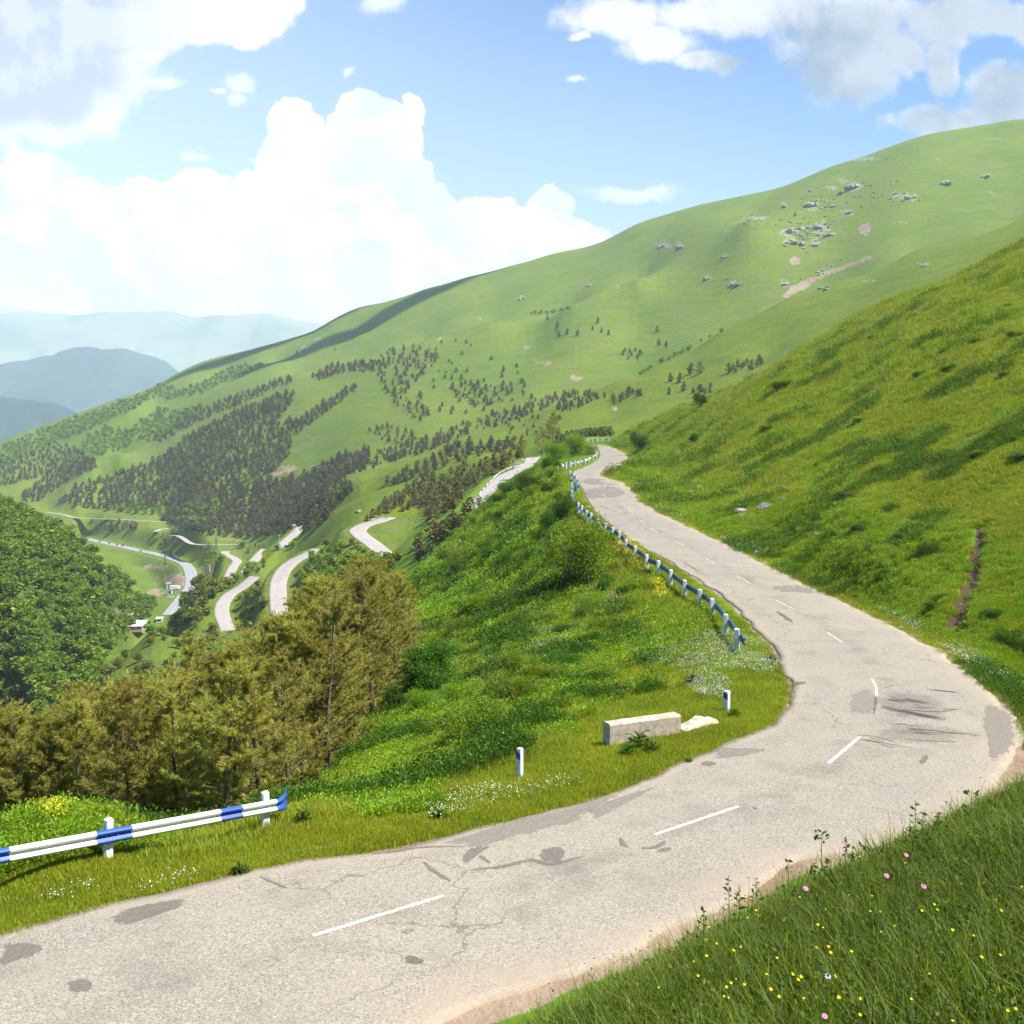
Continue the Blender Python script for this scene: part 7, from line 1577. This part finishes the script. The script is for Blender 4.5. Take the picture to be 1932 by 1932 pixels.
for px, py in allb:
    q = stand(px, py, float(r7.uniform(.24, .32)))
    if q is None: continue
    p, hh = q; e = empty('buttercup', tuple(p)); tag(e, 'small yellow buttercup among the long grass of the near bank', 'buttercup', 'buttercups on the near bank')
    V, F = tubes([((0, 0, 0), (0, 0, hh), .0016, .0013)], 3); link('stem', mesh_np('stem', V, F, M_stem), e); o = link('petals', CUP, e); o.location = (0, 0, hh); s_ = float(r7.uniform(.45, .85)); o.scale = (s_,)*3; o.rotation_euler = (float(r7.uniform(.1, .8)), float(r7.normal(0, .3)), 0)
def spike(px, py_top, py_base, lab, kind):
    """tall plant whose foot hides in the bank grass"""
    for h_ in np.linspace(.35, 1.3, 20):
        q = stand(px, py_top, h_)
        if q is None: continue
        p, hh = q; x_, y_ = proj(p[0], p[1], p[2]+.12)
        if y_ >= py_base: break
    if q is None: return
    r = np.random.default_rng(int(px)); e = empty('tall_weed', tuple(p)); tag(e, lab, 'weed'); H = hh
    V, F = tubes([((0, 0, 0), (.01, .01, H*.5), .005, .004), ((.01, .01, H*.5), (.0, 0, H), .004, .002)], 4); link('stem', mesh_np('stem', V, F, M_stem), e)
    n_ = 26 if kind != 'umbel' else 40; t_ = r.uniform(.15, .98, n_) if kind != 'umbel' else np.where(r.random(n_) < .5, r.uniform(.3, .6, n_), r.uniform(.85, 1, n_)); a = r.uniform(0, 6.28, n_); q_ = (.02+.05*(1-t_)) if kind != 'umbel' else .06
    C = np.stack([np.cos(a)*q_, np.sin(a)*q_, t_*H], 1); V, F = leaves(C, r.uniform(.04, .075, n_), r, .42, out=np.stack([np.cos(a), np.sin(a), .4+0*a], 1)/1.1); link('leaves', mesh_np('leaves', V, F, M_leaf_dark), e)
    k_ = 9; C = np.stack([r.normal(0, .012, k_), r.normal(0, .012, k_), H*(1-r.uniform(0, .3, k_))], 1); V, F = leaves(C, .022, r, .6); link('buds', mesh_np('buds', V, F, M_dark if kind == 'dark' else M_seed), e)
for px, t_, b_, lab, kind in [(1727, 1509, 1585, 'tall thin weed with dark buds against the asphalt', 'dark'), (1741, 1530, 1590, 'shorter dark-tipped weed beside the tall thin one', 'dark'), (1550, 1568, 1640, 'branching weed with feathery leaves left of the pale daisy', 'umbel'), (1833, 1490, 1530, 'feathery green weed at the gravel edge of the hairpin', 'umbel'), (1595, 1580, 1640, 'dark-headed grass stalk right of the feathery weed', 'dark'),
                          (1487, 1622, 1680, 'dark-headed stalk leaning over the asphalt', 'dark'), (1327, 1712, 1760, 'bent dark seed stalk at the left of the bank', 'dark'), (1426, 1655, 1700, 'thin seed stalk between two others over the road edge', 'seed'), (1395, 1668, 1720, 'thin pale seed stalk over the road edge', 'seed'), (1770, 1532, 1580, 'bowed dark grass head right of the tall weeds', 'dark'), (1375, 1745-90, 1745, 'long curved grass stalk over the orange road edge', 'seed')]: spike(px, t_, b_, lab, kind)
print('things', round(time.time()-T0, 1))

# ------------------------------------------------------------------ fair-weather clouds overhead, beyond the top of the picture: their shade lies on the slopes
M_cloud = plain('cloud_white', (0.80, 0.80, 0.80), 1.0, .03, .01)
def cloud_over(px, py, Y, size, seed, h=3200.0):
    p = at(px, py, Y); q = p+sun_dir*((h-p[2])/sun_dir[2]); r = np.random.default_rng(seed); Vs, Fs, k = [], [], 0
    for i in range(16):
        V = np.array([v.co[:] for v in ROCKS[i % 6].vertices]); F = np.array([f.vertices[:] for f in ROCKS[i % 6].polygons]); s_ = r.uniform(.25, .5)
        o_ = np.array([r.normal(0, .38), r.normal(0, .38), r.uniform(0, .15)]); V = (V*[s_, s_, s_*.5]+o_)*[size[0], size[1], min(size[0], size[1])]; a = size[2]; V = np.c_[V[:, 0]*math.cos(a)-V[:, 1]*math.sin(a), V[:, 0]*math.sin(a)+V[:, 1]*math.cos(a), V[:, 2]]
        Vs.append(V); Fs.append(F+k); k += len(V)
    o = link('cloud', mesh_np('cloud', np.vstack(Vs), np.vstack(Fs), M_cloud, True), loc=tuple(q)); o['kind'] = 'stuff'; o['label'] = 'white cloud high over the mountains'
cloud_over(745, 588, 2000, (230, 90, .5), 1); cloud_over(530, 645, 2230, (260, 110, .6), 2)
# ------------------------------------------------------------------ look-alikes: say which one, counted along the picture or from a landmark
_o1 = ['', 'first', 'second', 'third', 'fourth', 'fifth', 'sixth', 'seventh', 'eighth', 'ninth', 'tenth', 'eleventh', 'twelfth', 'thirteenth', 'fourteenth', 'fifteenth', 'sixteenth', 'seventeenth', 'eighteenth', 'nineteenth']
_tn = {2: 'twenty', 3: 'thirty', 4: 'forty', 5: 'fifty', 6: 'sixty'}
def ordinal(n):
    if n < 20: return _o1[n]
    t_, u_ = divmod(n, 10); return (_tn[t_][:-1]+'ieth') if u_ == 0 else _tn[t_]+'-'+_o1[u_]
byl = {}
for o in scene.objects:
    if o.parent is None and 'group' in o and 'label' in o: byl.setdefault((o['group'], o['label']), []).append(o)
LM = {'low bushes on the near slope': ('low leafy bush on the near slope', [((1218, 1385), 'the concrete block'), ((981, 1440), 'the left marker post'), ((1371, 1325), 'the right marker post'), ((1086, 1060), 'the big rounded bush'), ((800, 1250), 'the dark slope tree'), ((960, 905), 'the upper bend'), ((1095, 870), 'the far bend'), ((1390, 1200), 'the end of the blue guardrail'), ((700, 1300), 'the pine grove')]),
      'boulders on the rocky mountain face': ('pale boulder on the mountain', [((1530, 384), 'the top crag'), ((1541, 425), 'the broad pale outcrop'), ((1539, 459), 'the lowest crag'), ((1487, 440), 'the left crags'), ((1608, 350), 'the upper right outcrop'), ((1716, 370), 'the far right outcrop'), ((1632, 432), 'the small pink scree'), ((1505, 545), 'the long scree'), ((1266, 461), 'the pair of outcrops'), ((1385, 533), 'the low pale outcrop'), ((1780, 343), 'the knob below the skyline'), ((1431, 418), 'the left shoulder')]),
      'trees on the wooded hill': ('leafy green tree on the wooded hill', [((248, 1183), 'the white-roofed shed'), ((0, 935), 'the left hill top'), ((150, 1020), 'the hill crest middle'), ((100, 1330), 'the near pines'), ((60, 1150), 'the hill centre')]),
      'buttercups on the near bank': ('small yellow buttercup on the near bank', [((1520, 1676), 'the large pink daisy'), ((1743, 1672), 'the edge-on pink daisy'), ((1710, 1613), 'the highest pink daisy'), ((1556, 1917), 'the bottom pink bloom'), ((1310, 1731), 'the pale violet flower'), ((1562, 1842), 'the low whitish flower'), ((1673, 1652), 'the daisy with a yellow cup')])}
for (g_, l_), L in byl.items():
    if g_ in LM:
        base, marks = LM[g_]; near = {}
        for o in L:
            q = proj(o.location[0], o.location[1], o.location[2]+(.3 if 'butter' in g_ else .3)); d_ = [math.hypot(q[0]-m[0][0], q[1]-m[0][1]) for m in marks]; i = int(np.argmin(d_)); near.setdefault(i, []).append((d_[i], o))
        for i, q in near.items():
            q.sort(key=lambda a: a[0])
            for n_, (_d, o) in enumerate(q): o['label'] = base+', '+(ordinal(n_+1)+' ' if n_ else '')+'nearest to '+marks[i][1]
    elif 2 <= len(L) <= 60 and len(l_.split()) <= 12:
        L.sort(key=lambda o: o.location[0]/max(o.location[1], 1))
        for i, o in enumerate(L): o['label'] = l_+', '+ordinal(i+1)+' from the left'
print('done', round(time.time()-T0, 1))
